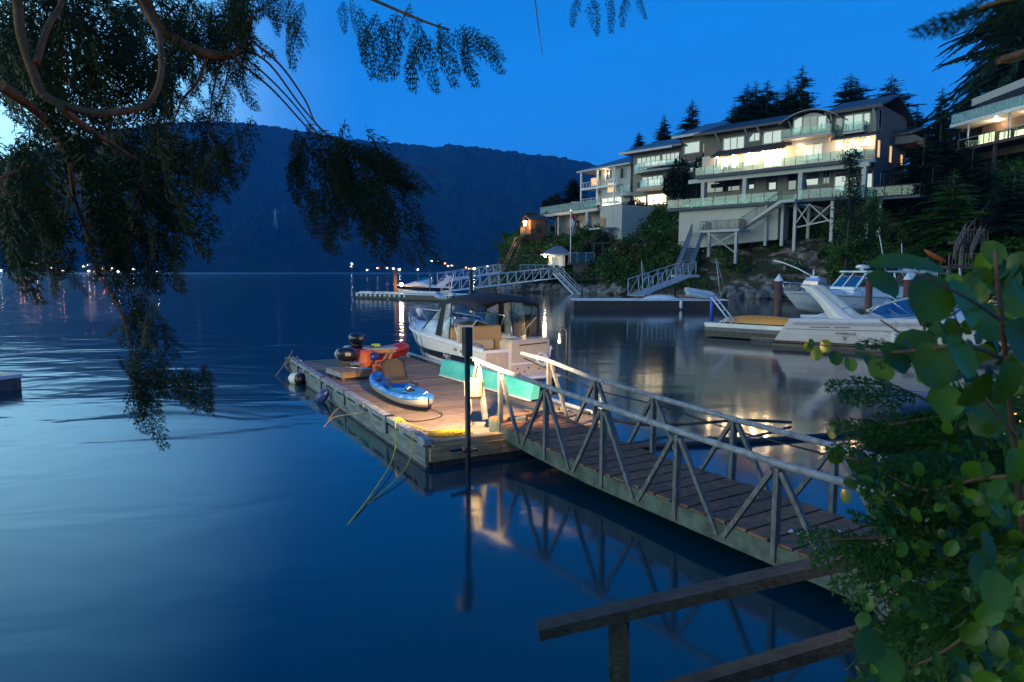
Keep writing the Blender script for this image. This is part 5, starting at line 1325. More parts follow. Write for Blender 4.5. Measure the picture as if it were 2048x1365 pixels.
    for px, p in ((1436,70),(1468,110),(1500,200),(1528,330),(1556,330),(1600,70),(1676,90),(1706,60),(1737,90)):
        q = f.pt(px, 300, .55); dsc.lathe([(.001,0),(.11,0),(.11,.03),(.001,.03)], 10, (q.x,.75,zl-.22))
        lamp('soffit_lamp','POINT', f.R+f.u*q.x+f.n*.8+Vector((0,0,zl-.45)), p*.85, (1,.62,.30), size=.12)
    dsc.build('soffit_light', emis('soffit_disc',(1,.85,.62),60), t)
    # long balcony
    pl = f.pt(1390,352,2.3); pr = f.pt(1709,320,2.3)
    MB().prism([(pl.x,.01,zB-.34),(pl.x,2.3,zB-.34),(pr.x,2.3,zB-.34),(-.2,.7,zB-.34),(-.2,.01,zB-.34)],(0,0,.33)).build('balcony_slab', M_trim, t)
    b = MB(); b.box(pr.x,pl.x,2.301,2.34,zB-.36,zB+.02); b.build('balcony_fascia', M_slate, t)
    glass_rail(t, [(pl.x,.1,zB),(pl.x,2.26,zB),(pr.x,2.26,zB),(-.15,.75,zB)], 1.08, 1.35, toprail=False)
    # beam and columns below
    MB().box(0,L+1,1.2,1.7,zB-.85,zB-.35).build('beam', M_trim, t)
    for px in (1407,1490,1601,1727):
        p = f.pt(px,380,1.45); MB().box(p.x-.24,p.x+.24,1.2,1.7,zD+.02,zB-.86).build('column', M_trim, t)
    window(f,t,1415,1480,356,386,-1.6,P_dark,4,M_brown); window(f,t,1499,1509,352,378,-1.6,P_sky,1,M_brown); window(f,t,1536,1553,344,380,-1.6,P_sky,1,M_brown,name='patio_door'); window(f,t,1578,1593,344,380,-1.6,P_dark,1,M_brown,name='patio_door')
    window(f,t,1613,1640,348,371,-1.6,P_sky,1); window(f,t,1647,1659,342,367,-1.6,P_dark,2); window(f,t,1671,1714,348,382,-1.6,P_sky,2); window(f,t,1736,1745,340,376,-1.6,P_sky,1)
    # terrace with inner glass rail, lower deck
    a = f.pt(1371,392,4.2); b2 = f.pt(1594,381,4.2); MB().box(b2.x,a.x,-1.59,4.2,zD-.3,zD).build('terrace_slab', M_concrete, t)
    glass_rail(t, [(a.x,0,zD),(a.x,4.15,zD),(b2.x,4.15,zD)], 1.15, 1.8, toprail=False)
    a2 = f.pt(1334,413,6.3); c2 = f.pt(1594,400,6.3); zL = c2.z
    MB().box(c2.x,a2.x,4.21,6.3,zL-.32,zL).build('walkway_slab', M_slate, t)
    glass_rail(t, [(a2.x,4.3,zL),(a2.x,6.25,zL),(c2.x+2.2,6.25,zL)], 1.15, 1.6, toprail=False)
    d1 = f.pt(1594,401,6.3); d2 = f.pt(1712,401,6.3); MB().box(d2.x,d1.x-.01,-1.59,6.3,zL-.3,zL-.02).build('deck_slab', M_slate, t)
    glass_rail(t, [(d1.x,6.25,zL),(d2.x,6.25,zL),(d2.x,2.5,zL)], 1.1, 1.3)
    e1 = f.pt(1803,397,-4); MB().box(-5.5,d2.x-.01,-4,3.0,zL-.3,zL-.02).build('side_deck_slab', M_slate, t)
    glass_rail(t, [(d2.x,2.95,zL),(-5.45,2.95,zL),(-5.45,-3.9,zL)], 1.1, 1.5)
    # white retaining wall
    b = MB(); w0 = f.pt(1358,440,5.6).x; w1 = f.pt(1556,440,5.6).x
    b.prism([(w0,5.6,zL-.33),(w1,5.6,zL-.33),(w1,5.6,zL-4.3),(w0,5.6,zL-5.2)],(0,-3,0)); b.build('retaining_wall', mat('white_block_wall',(.44,.41,.35),.8,var=.08,scale=1.2,bump=.1), t)
    # posts with braces under the deck
    for px, py in ((1533,466),(1566,466),(1591,476),(1618,452),(1665,456),(1735,450),(1760,450)):
        off = 5.9 if px in (1566,1591,1665,1533) else 3.0
        p = f.pt(px,420,off); zb = f.pt(px,py,off).z-1.5; MB().box(p.x-.16,p.x+.16,off-.16,off+.16,zb,zL-.31).build('support_post', M_trim, t)
    b = MB(); p0, p1 = f.pt(1618,412,5.9), f.pt(1665,412,5.9); zz = f.pt(1640,448,5.9).z
    b.bar((p0.x,5.9,zL-.5),(p1.x,5.9,zz),.12,.12); b.bar((p0.x,5.72,zz),(p1.x,5.72,zL-.5),.12,.12); p2 = f.pt(1591,412,5.9); b.bar((p0.x,5.9,zL-.6),(p2.x,5.9,zz),.12,.12); b.bar((p0.x,5.72,zz),(p2.x,5.72,zL-.6),.12,.12); b.bar((p2.x,5.8,zz-.3),(p1.x,5.8,zz+.4),.1,.14); b.build('cross_brace', M_trim, t)
    # side windows of the shaded gable wall
    for y, z0, z1, pn in ((-2.6,zD+1.0,zD+3.4,P_dark),(-6.2,zD+1.0,zD+3.3,P_dark),(-5.2,zB+.2,zB+2.2,P_warm),(-9.5,zB+.4,zB+1.7,P_warm),(-.9,zT-1.9,zT+.4,P_dark),(-.9,zB+.3,zB+2.3,P_warm)):
        b = MB(); b.box(-.12,-.061,y-.5,y-.42,z0,z1); b.box(-.12,-.061,y+.42,y+.5,z0,z1); b.box(-.12,-.061,y-.42,y+.42,z1-.08,z1); b.box(-.12,-.061,y-.42,y+.42,z0,z0+.08); w = b.build('window', M_trim, t); MB().box(-.09,-.062,y-.42,y+.42,z0+.08,z1-.08).build('pane', pn, w)
    MB().box(-2.2,-.13,-11,-6.5,zT-2.8,zT-1.9).build('side_bay', M_taupe, t)
    # stairs down to the landing
    s0 = f.pt(1566,401,7.2); s1 = f.pt(1480,458,7.2); b = MB(); n = 16
    for y in (6.45,7.6): b.bar((s0.x,y,s0.z-.1),(s1.x,y,s1.z-.1),.08,.34)
    b.build('stair_stringer', M_trim, t); b = MB()
    for k in range(n): q=(k+.5)/n; x=s0.x+(s1.x-s0.x)*q; z=s0.z+(s1.z-s0.z)*q; b.box(x-.2,x+.2,6.5,7.55,z,z+.05)
    b.build('stair_tread', M_concrete, t)
    picket_rail(t, [(s0.x,7.6,s0.z),(s1.x,7.6,s1.z)], 1.05)
    MB().box(s0.x-1.5,s0.x,6.32,7.65,s0.z-.3,s0.z).build('stair_landing', M_trim, t)
    l0 = f.pt(1404,461,8.6); l1 = f.pt(1494,459,7.0); zl2 = s1.z-.1; xa = l0.x; xb = s1.x-.9
    MB().box(xb,xa,6.4,9.2,zl2-.3,zl2).build('landing_slab', M_trim, t)
    picket_rail(t, [(xb,7.7,zl2),(xb,9.15,zl2),(xa,9.15,zl2)], 1.05); picket_rail(t, [(xa-.02,6.5,zl2),(xa-.02,7.6,zl2)], 1.05)
    q0 = f.pt(1418,480,9.0); q1 = f.pt(1472,480,9.0); zb0 = f.pt(1418,497,9.0).z-1; zb1 = f.pt(1472,510,9.0).z-1
    for q, zb in ((q0,zb0),(q1,zb1)): MB().box(q.x-.15,q.x+.15,8.8,9.1,zb,zl2-.31).build('landing_post', M_trim, t)
    b = MB(); b.bar((q0.x,9.0,zl2-.4),(q1.x,9.0,zb1+1.2),.12,.12); b.bar((q1.x,8.85,zl2-.4),(q0.x,8.85,zb0+1.1),.12,.12); b.build('cross_brace', M_trim, t)
    # furniture on deck and balcony
    W = lambda x,y,z: f.R+f.u*x+f.n*y+Vector((0,0,z))
    for i, px in enumerate((1628,1641,1655,1671)):
        p = f.pt(px,390,5.3); patio_chair('one of four dark sling chairs in a row on the lower deck', W(p.x,5.2,zL), f.rz+PI*0, mat('grey_sling',(.13,.16,.16),.7), 'sling chairs on the lower deck')
    for i, px in enumerate((1448,1463,1478)): p = f.pt(px,345,1.2); patio_chair('one of three pale chairs at the left end of the lit balcony', W(p.x,1.2+.3*(i%2),zB), f.rz+i*.8, mat('grey_wicker',(.25,.24,.22),.8), 'pale chairs on the lit balcony')
    for px, ln in ((1700,1.7),):
        p = f.pt(px,310,1.2); tb = thing('patio_table', 'dark dining table on the lit balcony at the right end', 'table', W(p.x,1.1,zB), f.rz)
        MB().box(-1.1,1.1,-.4,.4,.72,.78).build('tabletop', M_brown, tb)
        for x in (-.95,.95):
            for y in (-.3,.3): MB().box(x-.04,x+.04,y-.04,y+.04,0,.72).build('leg', M_brown, tb)
    p = f.pt(1711,310,1.2); patio_chair('dark ladder back chair beside the dining table on the lit balcony', W(p.x-.4,1.2,zB), f.rz+1, M_brown, None)
    p = f.pt(1609,390,5.6); u = thing('patio_umbrella', 'closed dark blue patio umbrella on the lower deck', 'umbrella', W(p.x,5.6,zL), f.rz)
    MB().tube([(0,0,0),(0,0,2.6)],.03,6).build('pole', M_dmetal, u); MB().lathe([(.3,.75),(.26,1.2),(.2,1.8),(.1,2.4),(.02,2.55)],10).build('canopy', mat('navy_canvas',(.015,.03,.09),.85,var=.2), u)
    return zB, zL
ZB1, ZL1 = house_main()

# ---- neighbour with curved balconies
F2 = Facade(1437, 97, 1258, 108)
def house_second():
    f = F2; t = f.thing('terraced_house', 'grey three storey house with curved glass balconies behind the round bush', 'house')
    x1 = f.pt(1363,300).x; L = f.len; zg = 10.0
    zr = f.pt(1399,271,0).z
    MB().box(0,x1,-9,0,zg,zr).build('wall', M_cedar, t); MB().box(x1+.01,L,-9,-1.2,zg,f.pt(1300,300,-1.2).z).build('wall', M_taupe, t)
    zr2 = f.pt(1300,302,0).z
    def hip(x0,x1,y0,y1,z,h,name='roof'):
        b = MB(); mx=(x0+x1)/2; d=min((x1-x0),(y1-y0))/2*.8
        v=[(x0,y0,z),(x1,y0,z),(x1,y1,z),(x0,y1,z),(mx-(x1-x0)*.2,(y0+y1)/2,z+h),(mx+(x1-x0)*.2,(y0+y1)/2,z+h),(x0,y0,z-.2),(x1,y0,z-.2),(x1,y1,z-.2),(x0,y1,z-.2)]
        b.add(v,[(0,1,5,4),(1,2,5),(2,3,4,5),(3,0,4),(6,7,1,0),(7,8,2,1),(8,9,3,2),(9,6,0,3),(9,8,7,6)]); return b.build(name, M_roof, t)
    hip(-1,x1+1,-10,1.1,zr+.2,2.2); hip(x1-.5,L+1.2,-10,.9,zr2+.2,2.0)
    b=MB(); b.box(-1,x1+1,1.1,1.16,zr-.15,zr+.19); b.box(x1+1.02,L+1.2,.9,.96,zr2-.15,zr2+.19); b.build('fascia', M_trim, t)
    window(f,t,1370,1399,288,308,0,P_sky,1); window(f,t,1370,1399,326,345,0,P_sky,1); window(f,t,1406,1415,288,305,0,P_dark,1,M_brown)
    window(f,t,1275,1320,318,334,-1.2,P_sky,5); window(f,t,1325,1358,310,326,-1.2,P_sky,4)
    window(f,t,1285,1325,356,374,-1.2,P_sky,4); window(f,t,1268,1292,396,412,-1.2,P_lit,2); window(f,t,1296,1333,391,411,-1.2,P_lit,3)
    def curved(pa, pb, pyb, depth, rail=1.1):
        a=f.pt(pa,pyb,1.2); b2=f.pt(pb,pyb,1.2); z=a.z; n=14
        pts=[(b2.x+(a.x-b2.x)*k/n, -1.15+depth*math.sin(PI*min(1,.12+.76*k/n))**.5) for k in range(n+1)]
        MB().prism([(p[0],p[1],z-.3) for p in pts]+[(a.x,-1.19,z-.3),(b2.x,-1.19,z-.3)],(0,0,.3)).build('balcony_slab', M_trim, t)
        glass_rail(t,[(p[0],p[1]-.06,z) for p in pts[::2]],rail,1.7,M_trim,True,mat_bright_rail,tr=M_trim)
    curved(1262,1362,344,2.6); curved(1268,1345,378,2.8)
    a=f.pt(1290,341,1.0); c=f.pt(1366,322,1.0); aw = MB(); aw.obox((c.x,-1.1,a.z+1.0),(a.x-c.x,0,0),(0,3.4,-.9),(0,0,.08)); aw.build('awning', mat('grey_awning',(.36,.38,.40),.8,stretch=(8,1,1),scale=2), t)
    ch=f.pt(1412,265,-4); MB().box(ch.x-.6,ch.x+.6,-4.6,-3.4,zr,ch.z+.6).build('chimney', M_brown, t)
mat_bright_rail = glass('pale_rail_glass',(.72,.80,.78),.06)
house_second()

# ---- third house with veranda, on the point
F3 = Facade(1262, 112, 1170, 121)
def house_third():
    f=F3; t=f.thing('veranda_house','pale house with a low pitched roof and two tier white veranda above the stone terrace','house'); L=f.len
    ze=f.pt(1233,333,1).z; z1=f.pt(1200,373,1).z; z0=z1-2.75
    MB().box(0,L*.62,-8,0,z0-2,ze).build('wall', mat('grey_stucco',(.36,.36,.34),.85,var=.1), t); MB().box(L*.62+.01,L,-8,-2.6,z0-2,ze).build('wall', MATS['grey_stucco'], t)
    MB().box(-1,L+.8,-8.5,1.2,ze,ze+.25).build('eave', M_trim, t)
    b=MB(); v=[(-1,1.2,ze+.25),(L+.8,1.2,ze+.25),(L+.8,-8.5,ze+.25),(-1,-8.5,ze+.25),(L*.3,-3.6,ze+2.2),(L*.4,-3.6,ze+2.2)]; b.add(v,[(0,1,5,4),(1,2,5),(2,3,4,5),(3,0,4)]); b.build('roof', M_roof, t)
    for z in (z1,z0): MB().box(L*.2,L,-2.59,1.0,z-.25,z).build('veranda_floor', M_whitep, t)
    for x in (L-.1, L*.62, L*.25): MB().box(x-.12,x+.12,.75,.99,z0,ze-.01).build('column', M_whitep, t)
    for z in (z1,z0): picket_rail(t,[(L*.2,.9,z+.001),(L-.05,.9,z+.001),(L-.05,-2.4,z+.001)],1.0,M_whitep,.7)
    window(f,t,1213,1232,341,361,0,P_dark,3,M_whitep); window(f,t,1240,1252,338,358,0,P_dark,1)
    window(f,t,1216,1232,368,385,0,P_warm,2,M_whitep); window(f,t,1205,1243,398,412,0,P_lit,3,M_whitep); window(f,t,1183,1196,358,372,-2.6,P_warm,1,M_whitep)
    a=f.pt(1225,388,2.5); c=f.pt(1262,384,2.5); b=MB(); n=10; pts=[(c.x+(a.x-c.x)*k/n, .01+2.6*math.sin(PI*k/n)**.6) for k in range(n+1)]
    b.prism([(p[0],p[1],a.z-.5) for p in pts],(0,0,.5)); b.build('balcony_slab', M_trim, t); glass_rail(t,[(p[0],p[1]-.05,a.z) for p in pts[::2]],1.1,1.6,M_trim,True,mat_bright_rail,tr=M_trim)
    window(f,t,1238,1246,370,382,.0,P_sky,1); window(f,t,1252,1260,368,380,0,P_sky,1)
    p=f.R+f.u*(L*.5)+f.n*.5+Vector((0,0,z1+2.2)); lamp('veranda_lamp','POINT',p,60,(1,.7,.4),size=.15)
    lamp('veranda_lamp','POINT',f.R+f.u*(L*.45)+f.n*.6+Vector((0,0,z0-.6)),150,(1,.68,.36),size=.15)
house_third()

# ---- stone terrace in front of it
F4 = Facade(1246, 97.5, 1086, 115)
def terrace():
    f=F4; t=f.thing('stone_terrace','curved terrace with a green glass rail on pillars above a pale stone wall','terrace')
    stone=mat('pale_stone_wall',(.40,.39,.36),.9,var=.3,scale=2.5,stretch=(1,1,3),bump=.4)
    z=f.pt(1195,416,0).z; xa=f.pt(1200,430).x; L=f.len; zb=f.pt(1200,463).z-3
    MB().box(0,xa,-6,0,zb,z).build('wall', stone, t); MB().box(-.05,xa+.05,-.1,.1,z,z+.18).build('coping', M_trim, t)
    MB().box(xa+.01,L+.3,-7,.5,z-.5,z-.05).build('terrace_slab', M_trim, t); MB().box(xa+.02,L,-6.5,-2.5,zb,z-.51).build('back_wall', stone, t)
    for px in (1089,1118,1146,1176): p=f.pt(px,440,.1); MB().box(p.x-.35,p.x+.35,-.3,.4,zb,z-.51).build('pillar', M_concrete, t)
    glass_rail(t,[(L+.2,-6.8,z-.05),(L+.2,.4,z-.05),(xa+.3,.4,z-.05)],1.2,1.3,M_trim,True,glass('green_rail_glass',(.30,.55,.52),.04),tr=M_trim)
    glass_rail(t,[(xa,-.05,z+.18),(0,-.05,z+.18)],1.0,1.5,M_trim,True,mat_bright_rail,tr=M_trim)
    p=f.pt(1157,415,-.8); pl=thing('planter','large pale green round planter on the stone terrace','planter', f.R+f.u*p.x-f.n*.6+Vector((0,0,z-.05)))
    MB().lathe([(.75,0),(.95,1.2),(1.05,1.25),(1.05,1.4),(.9,1.4)],18).build('pot', mat('verdigris_pot',(.28,.36,.32),.6,var=.2), pl)
    b=MB(); b.box(xa-1.3,xa-.2,.11,.13,zb+3.0,z-1.6); b.build('lower_door', mat('ochre_door',(.30,.19,.08),.7), t)
    MB().obox((xa*.15,.35,zb+3.2),(xa*.5,0,0),(0,3,-.2),(0,0,.2)).build('lower_step', stone, t)
    picket_rail(t,[(.1,1.5,zb+4.4),(xa*.4,1.5,zb+4.4)],1.0,M_trim,.8); 
    return t
terrace()

# ---- timber hut with a bright lamp at the tip
def hut():
    Y=112; c=on_y(1070,470,Y); s=Y/FPX
    t=thing('timber_hut','small brown timber hut with a railed bay on the tip of the point','hut',c,R(20))
    br=mat('reddish_boards',(.12,.055,.03),.8,var=.3,scale=4,stretch=(1,1,6),bump=.2)
    MB().box(-1.3,1.3,-1.2,1.4,-1.2,2.3).build('wall', br, t); MB().prism([(-1.7,-1.6,2.31),(1.7,-1.6,2.31),(1.7,0,3.0),(-1.7,0,3.0)],(0,0,.12)).prism([(-1.7,.01,3.0),(1.7,.01,3.0),(1.7,1.8,2.31),(-1.7,1.8,2.31)],(0,0,.12)).build('roof', M_brown, t)
    MB().box(-2.3,-1.31,-1.4,.6,-.3,0).build('bay_floor', M_rail, t); picket_rail(t,[(-1.32,-1.38,0),(-2.28,-1.38,0),(-2.28,.58,0)],1.2,mat('pale_timber_rail',(.3,.2,.12),.7),.2)
    MB().box(-.4,.5,-1.23,-1.201,.2,1.6).build('window', P_dark, t)
    lp=on_y(1050,447,Y-1.5); l=thing('wall_lantern','bright amber lantern on the timber hut at the tip of the point','lantern',lp)
    MB().lathe([(.12,-.35),(.2,-.3),(.26,.3),(.12,.36)],10).build('glass', emis('lantern_glass',(1,.62,.22),75), l); MB().lathe([(.3,.36),(.05,.6)],10).tube([(0,0,-.35),(.6,1.2,-.5)],.04,6).build('bracket', M_dmetal, l)
    lamp('lantern_light','POINT',lp+Vector((-.1,-.8,.1)),420,(1,.6,.25),size=.3)
hut()

# ---- pavilion, decks and pergola low on the point
def pavilion():
    Y=102; z=on_y(1112,533,Y).z; c=on_y(1116,533,Y); s=Y/FPX
    t=thing('pavilion','cream pavilion with a blue grey hipped roof on the low deck','pavilion',(c.x,c.y,z),R(-12))
    MB().box(-1.2,1.2,-1.2,1.2,0,1.75).build('wall', mat('cream_render',(.55,.47,.34),.8,var=.1), t)
    e=2.25; MB().add([(-e,-e,1.76),(e,-e,1.76),(e,e,1.76),(-e,e,1.76),(-.5,0,3.0),(.5,0,3.0),(-e,-e,1.6),(e,-e,1.6),(e,e,1.6),(-e,e,1.6)],[(0,1,5,4),(1,2,5),(2,3,4,5),(3,0,4),(6,7,1,0),(7,8,2,1),(8,9,3,2),(9,6,0,3),(9,8,7,6)]).build('roof', mat('blue_grey_roof',(.15,.19,.24),.5,stretch=(6,1,1),scale=3), t)
    b=MB(); b.box(-.75,-.1,-1.26,-1.201,.1,1.5); w=b.build('window', M_whitep, t); MB().box(-.68,-.17,-1.28,-1.261,.2,1.4).build('pane', P_sky, w); MB().box(.3,.9,-1.26,-1.201,0.02,1.55).build('door', M_whitep, t)
    lp=on_y(1090,512,Y-2.2); l=thing('eave_lamp','small white lamp glowing under the left eave of the pavilion','lamp',lp); MB().ball((0,0,0),.15,12).build('globe', emis('white_globe',(1,.85,.6),140), l); MB().tube([(0,0,.1),(.3,.6,.25)],.03,6).build('bracket', M_dmetal, l)
    lamp('eave_lamp_light','POINT',lp+Vector((0,-.35,-.1)),70,(1,.82,.55),size=.2)
    # lower deck
    a=on_y(1041,546,Y-3.2); b2=on_y(1146,546,Y-3.2); d=thing('low_deck','low waterside deck with a glass rail in front of the pavilion','deck',(a.x,a.y,a.z)); w=b2.x-a.x
    MB().box(0,w,0,7,-.25,0).build('deck_slab', M_brown, d); glass_rail(d,[(0,5,0),(0,.1,0),(w*.72,.1,0)],1.15,1.1,M_alu,True,glass('green_rail_glass',(.3,.55,.52),.04),tr=M_alu)
    for x in (.5,w*.45,w-.5): MB().box(x-.12,x+.12,.4,.64,-a.z-1.5,-.26).build('post', M_dark, d)
    b=MB(); p0=Vector((w*.62,-.1,0)); p1=on_y(1148,590,Y-7.5)-a; 
    for o in (0,.9): b.bar(p0+Vector((o,0,-.1)),p1+Vector((o,0,0)),.08,.25)
    for k in range(12): q=p0.lerp(p1,(k+.5)/12); b.box(q.x,q.x+.9,q.y-.15,q.y+.15,q.z,q.z+.05)
    b.build('stair', white_metal, d)
    b=MB()
    for o in (0,.9):
        for hh in (.5,1.0): b.tube([p0+Vector((o,0,hh)),p1+Vector((o,0,hh))],.03,5)
        for k in range(5): q=p0.lerp(p1,k/4)+Vector((o,0,0)); b.tube([q,q+Vector((0,0,1.0))],.03,5)
    b.build('stair_rail', white_metal, d)
    # upper deck right with brown boarded wall
    Y2=99; a=on_y(1137,526,Y2); b2=on_y(1232,524,Y2); d=thing('upper_deck','deck with a green glass rail above a brown boarded retaining wall','deck',(a.x,a.y,a.z)); w=b2.x-a.x
    MB().box(0,w,0,5,-.3,0).build('deck_slab', M_brown, d); glass_rail(d,[(0,.1,0),(w*.55,.1,0)],1.45,1.2,M_alu,True,glass('green_rail_glass',(.3,.55,.52),.04),tr=M_alu)
    bz=on_y(1147,560,Y2).z-a.z-.8; m=MB(); n=11
    for k in range(n): zz=-.31+(bz+.31)*k/n; m.box(w*.1,w*.86,.25,.4,zz+(bz+.31)/n+.02,zz)
    m.build('boarded_wall', mat('brown_boards',(.13,.085,.065),.8,var=.3,scale=2,stretch=(1,1,4),island=.2), d)
    picket_rail(d,[(w*.56,.1,0),(w,.1,0)],1.3,mat('brown_boards',(.13,.085,.065)),.25)
    # pergola
    p=on_y(1188,525,Y2-.6); q=on_y(1252,525,Y2-.6); g=thing('pergola','dark brown pergola with a gabled beam roof on the upper deck','pergola',(p.x,p.y+.5,p.z)); w=q.x-p.x; hz=on_y(1190,488,Y2).z-p.z
    for x in (0,w*.28,w*.56):
        for y in (0,2.4): MB().box(x-.1,x+.1,y-.1,y+.1,0,hz).build('post', M_brown, g)
    MB().box(-.4,w*.62,-.15,.15,hz,hz+.2).box(-.4,w*.62,2.25,2.55,hz,hz+.2).build('beam', M_brown, g)
    m=MB(); 
    for y in (-.3,2.4): m.bar((-.8,y,hz+.2),(w*.38,y,hz+1.6),.12,.22); m.bar((w*.38,y,hz+1.6),(w*.62,y,hz+.9),.12,.22)
    m.obox((-.8,-.3,hz+.32),(w*.38+.8,0,1.4),(0,2.8,0),(0,0,.06)); m.build('gable_roof', M_brown, g)
    MB().box(w*.62,w*1.05,-.1,2.6,0.02,hz+.4).build('shed_wall', mat('reddish_boards',(.12,.055,.03)), g); MB().box(w*.58,w*1.12,-.4,2.8,hz+.41,hz+.55).build('shed_roof', M_brown, g)
    # flagpole
    fp=on_y(1141,526,Y2-.8); tz=on_y(1141,418,Y2-.8).z-fp.z; f=thing('flagpole','white flagpole with a limp red and white flag on the upper deck','flagpole',fp)
    MB().tube([(0,0,0),(0,0,tz)],[.09,.05],10).build('pole', M_whitep, f); MB().ball((0,0,tz+.08),.1,10).build('finial', M_whitep, f)
    rows=[]
    for k in range(13):
        z0=tz-.3-3.0*k/12; rows.append([(.05+.55*q*(.6+.4*math.sin(k*.5)), .13*math.sin(q*9+k*.25), z0-.5*q) for q in [j/8 for j in range(9)]])
    rd=mat('flag_red',(.5,.02,.03),.8); b=MB(); b.loft(rows[:5],False,False,0); b.loft(rows[4:9],False,False,1); b.loft(rows[8:],False,False,0); b.build('flag',[rd,M_whitep],f)
    # slanting rail track on the left slope
    a=on_y(1002,556,106); e=on_y(1032,487,112); h=thing('hillside_ladder','long reddish slanting ramp leaning on the rocks at the tip of the point','ramp',a); dd=e-a; m=MB()
    for o in (0,1.2): m.bar(Vector((o,0,0)),dd+Vector((o,0,0)),.25,.3); m.bar(Vector((o,0,1.0)),dd+Vector((o,0,1.0)),.08,.08)
    for k in range(18): q=dd*(k/17); m.box(q.x,q.x+1.2,q.y-.1,q.y+.1,q.z,q.z+.1)
    m.build('frame', mat('rose_timber',(.28,.17,.15),.8,var=.3), h)
pavilion()

# ---- metal stair from landing to the gangway
def metal_stair():
    f=F1; a=on_y(1396,466,86.5); b=on_y(1366,549,70.5+0); t=thing('metal_stair','steep grey metal stair with railings down the ivy covered slope','stairs',a)
    d=b-a; n=Vector((1,.15,0)).normalized(); m=MB()
    for o in (-.75,.75): m.bar(n*o,d+n*o,.08,.32)
    m.build('stringer', M_alu, t); m=MB(); k=30
    for i in range(k): q=d*((i+.5)/k); m.obox(q-n*.72+Vector((0,-.16,0)),n*1.44,(0,.3,0),(0,0,.05))
    m.build('tread', M_alu, t); m=MB()
    for o in (-.78,.78):
        for hh in (1.1,): m.bar(n*o+Vector((0,0,hh)),d+n*o+Vector((0,0,hh)),.07,.07)
        for i in range(46): q=n*o+d*(i/45); w=.03 if i%9 else .07; m.box(q.x-w/2,q.x+w/2,q.y-w/2,q.y+w/2,q.z,q.z+1.1)
    m.build('railing', mat('grey_rail_metal',(.16,.19,.21),.5,metal=.3), t)
    MB().box(-1.2+d.x,1.2+d.x,d.y-1.8,d.y+.2,d.z-.3,d.z-.05).build('landing', M_alu, t)
    for x in (-1,1): MB().box(d.x+x-.1,d.x+x+.1,d.y-1,d.y-.8,d.z-7,d.z-.31).build('post', M_dmetal, t)
metal_stair()

# ---- modern house at right
F5 = Facade(2150, 72, 1962, 84)
def house_right():
    f=F5; t=f.thing('modern_house','modern house with sloping flat roof and warmly lit lower windows above the dark trees','house'); L=f.len
    z0=f.pt(1960,300,0).z; z1=f.pt(1960,248,0).z; zr=f.pt(1945,218,0).z
    MB().box(-4,L,-9,0,z0-1.2,z1-.2).build('lower_wall', mat('dark_cedar',(.12,.08,.055),.8,var=.2), t); MB().box(-4,L-1.0,-9,-.8,z1-.19,zr).build('upper_wall', M_slate, t)
    MB().prism([(-5,1.4,zr+1.2),(L+.3,1.4,zr-.1),(L+.3,1.4,zr+.75),(-5,1.4,zr+2.1)],(0,-11,0)).build('roof', mat('grey_fascia',(.30,.29,.28),.6,var=.1), t)
    MB().prism([(L+.31,.6,zr-1.5),(L+2.6,.6,zr-2.6),(L+2.6,.6,zr-2.2),(L+.31,.6,zr-.2)],(0,-8,0)).build('side_roof', mat('brown_roof',(.16,.09,.05),.8), t)
    MB().box(-4,L+1.6,.01,3.0,z1-.35,z1).build('balcony_slab', M_whitep, t); MB().box(-4,L+.4,.01,3.0,z0-.35,z0).build('deck_slab', M_brown, t)
    glass_rail(t,[(L+1.5,0,z1),(L+1.5,2.9,z1),(-4,2.9,z1)],1.1,1.6,M_alu,True,tr=M_alu); glass_rail(t,[(L+.3,0,z0),(L+.3,2.9,z0),(-4,2.9,z0)],1.05,1.7,M_alu,True,tr=M_alu)
    for x in (L*.92,L*.45,-.5): MB().tube([(x,2.7,z0),(x,2.7,z1-.36)],.09,8).build('column', M_alu, t)
    window(f,t,1958,1990,271,292,0,P_lit,3,M_brown); window(f,t,2000,2022,266,290,0,P_lit,2,M_brown); window(f,t,2030,2075,262,290,0,P_lit,2,M_brown)
    window(f,t,1985,2036,226,246,-.8,P_sky,3,M_brown,name='patio_door'); window(f,t,2045,2080,218,244,-.8,P_dark,2,M_brown)
    for x in (L*.75,L*.35): lamp('porch_lamp','POINT',f.R+f.u*x+f.n*1.0+Vector((0,0,z1-.7)),150,(1,.75,.45),size=.15)
    b=MB()
    for x in (L*.75,L*.35): b.lathe([(.001,0),(.12,0),(.12,.05),(.001,.05)],10,(x,1.0,z1-.42))
    b.build('soffit_light', emis('soffit_disc',(1,.85,.62),60), t)
    for x in (L*.1,L*.6): MB().box(x-.15,x+.15,2.4,2.7,z0-8,z0-.36).build('support_post', M_brown, t)
house_right()
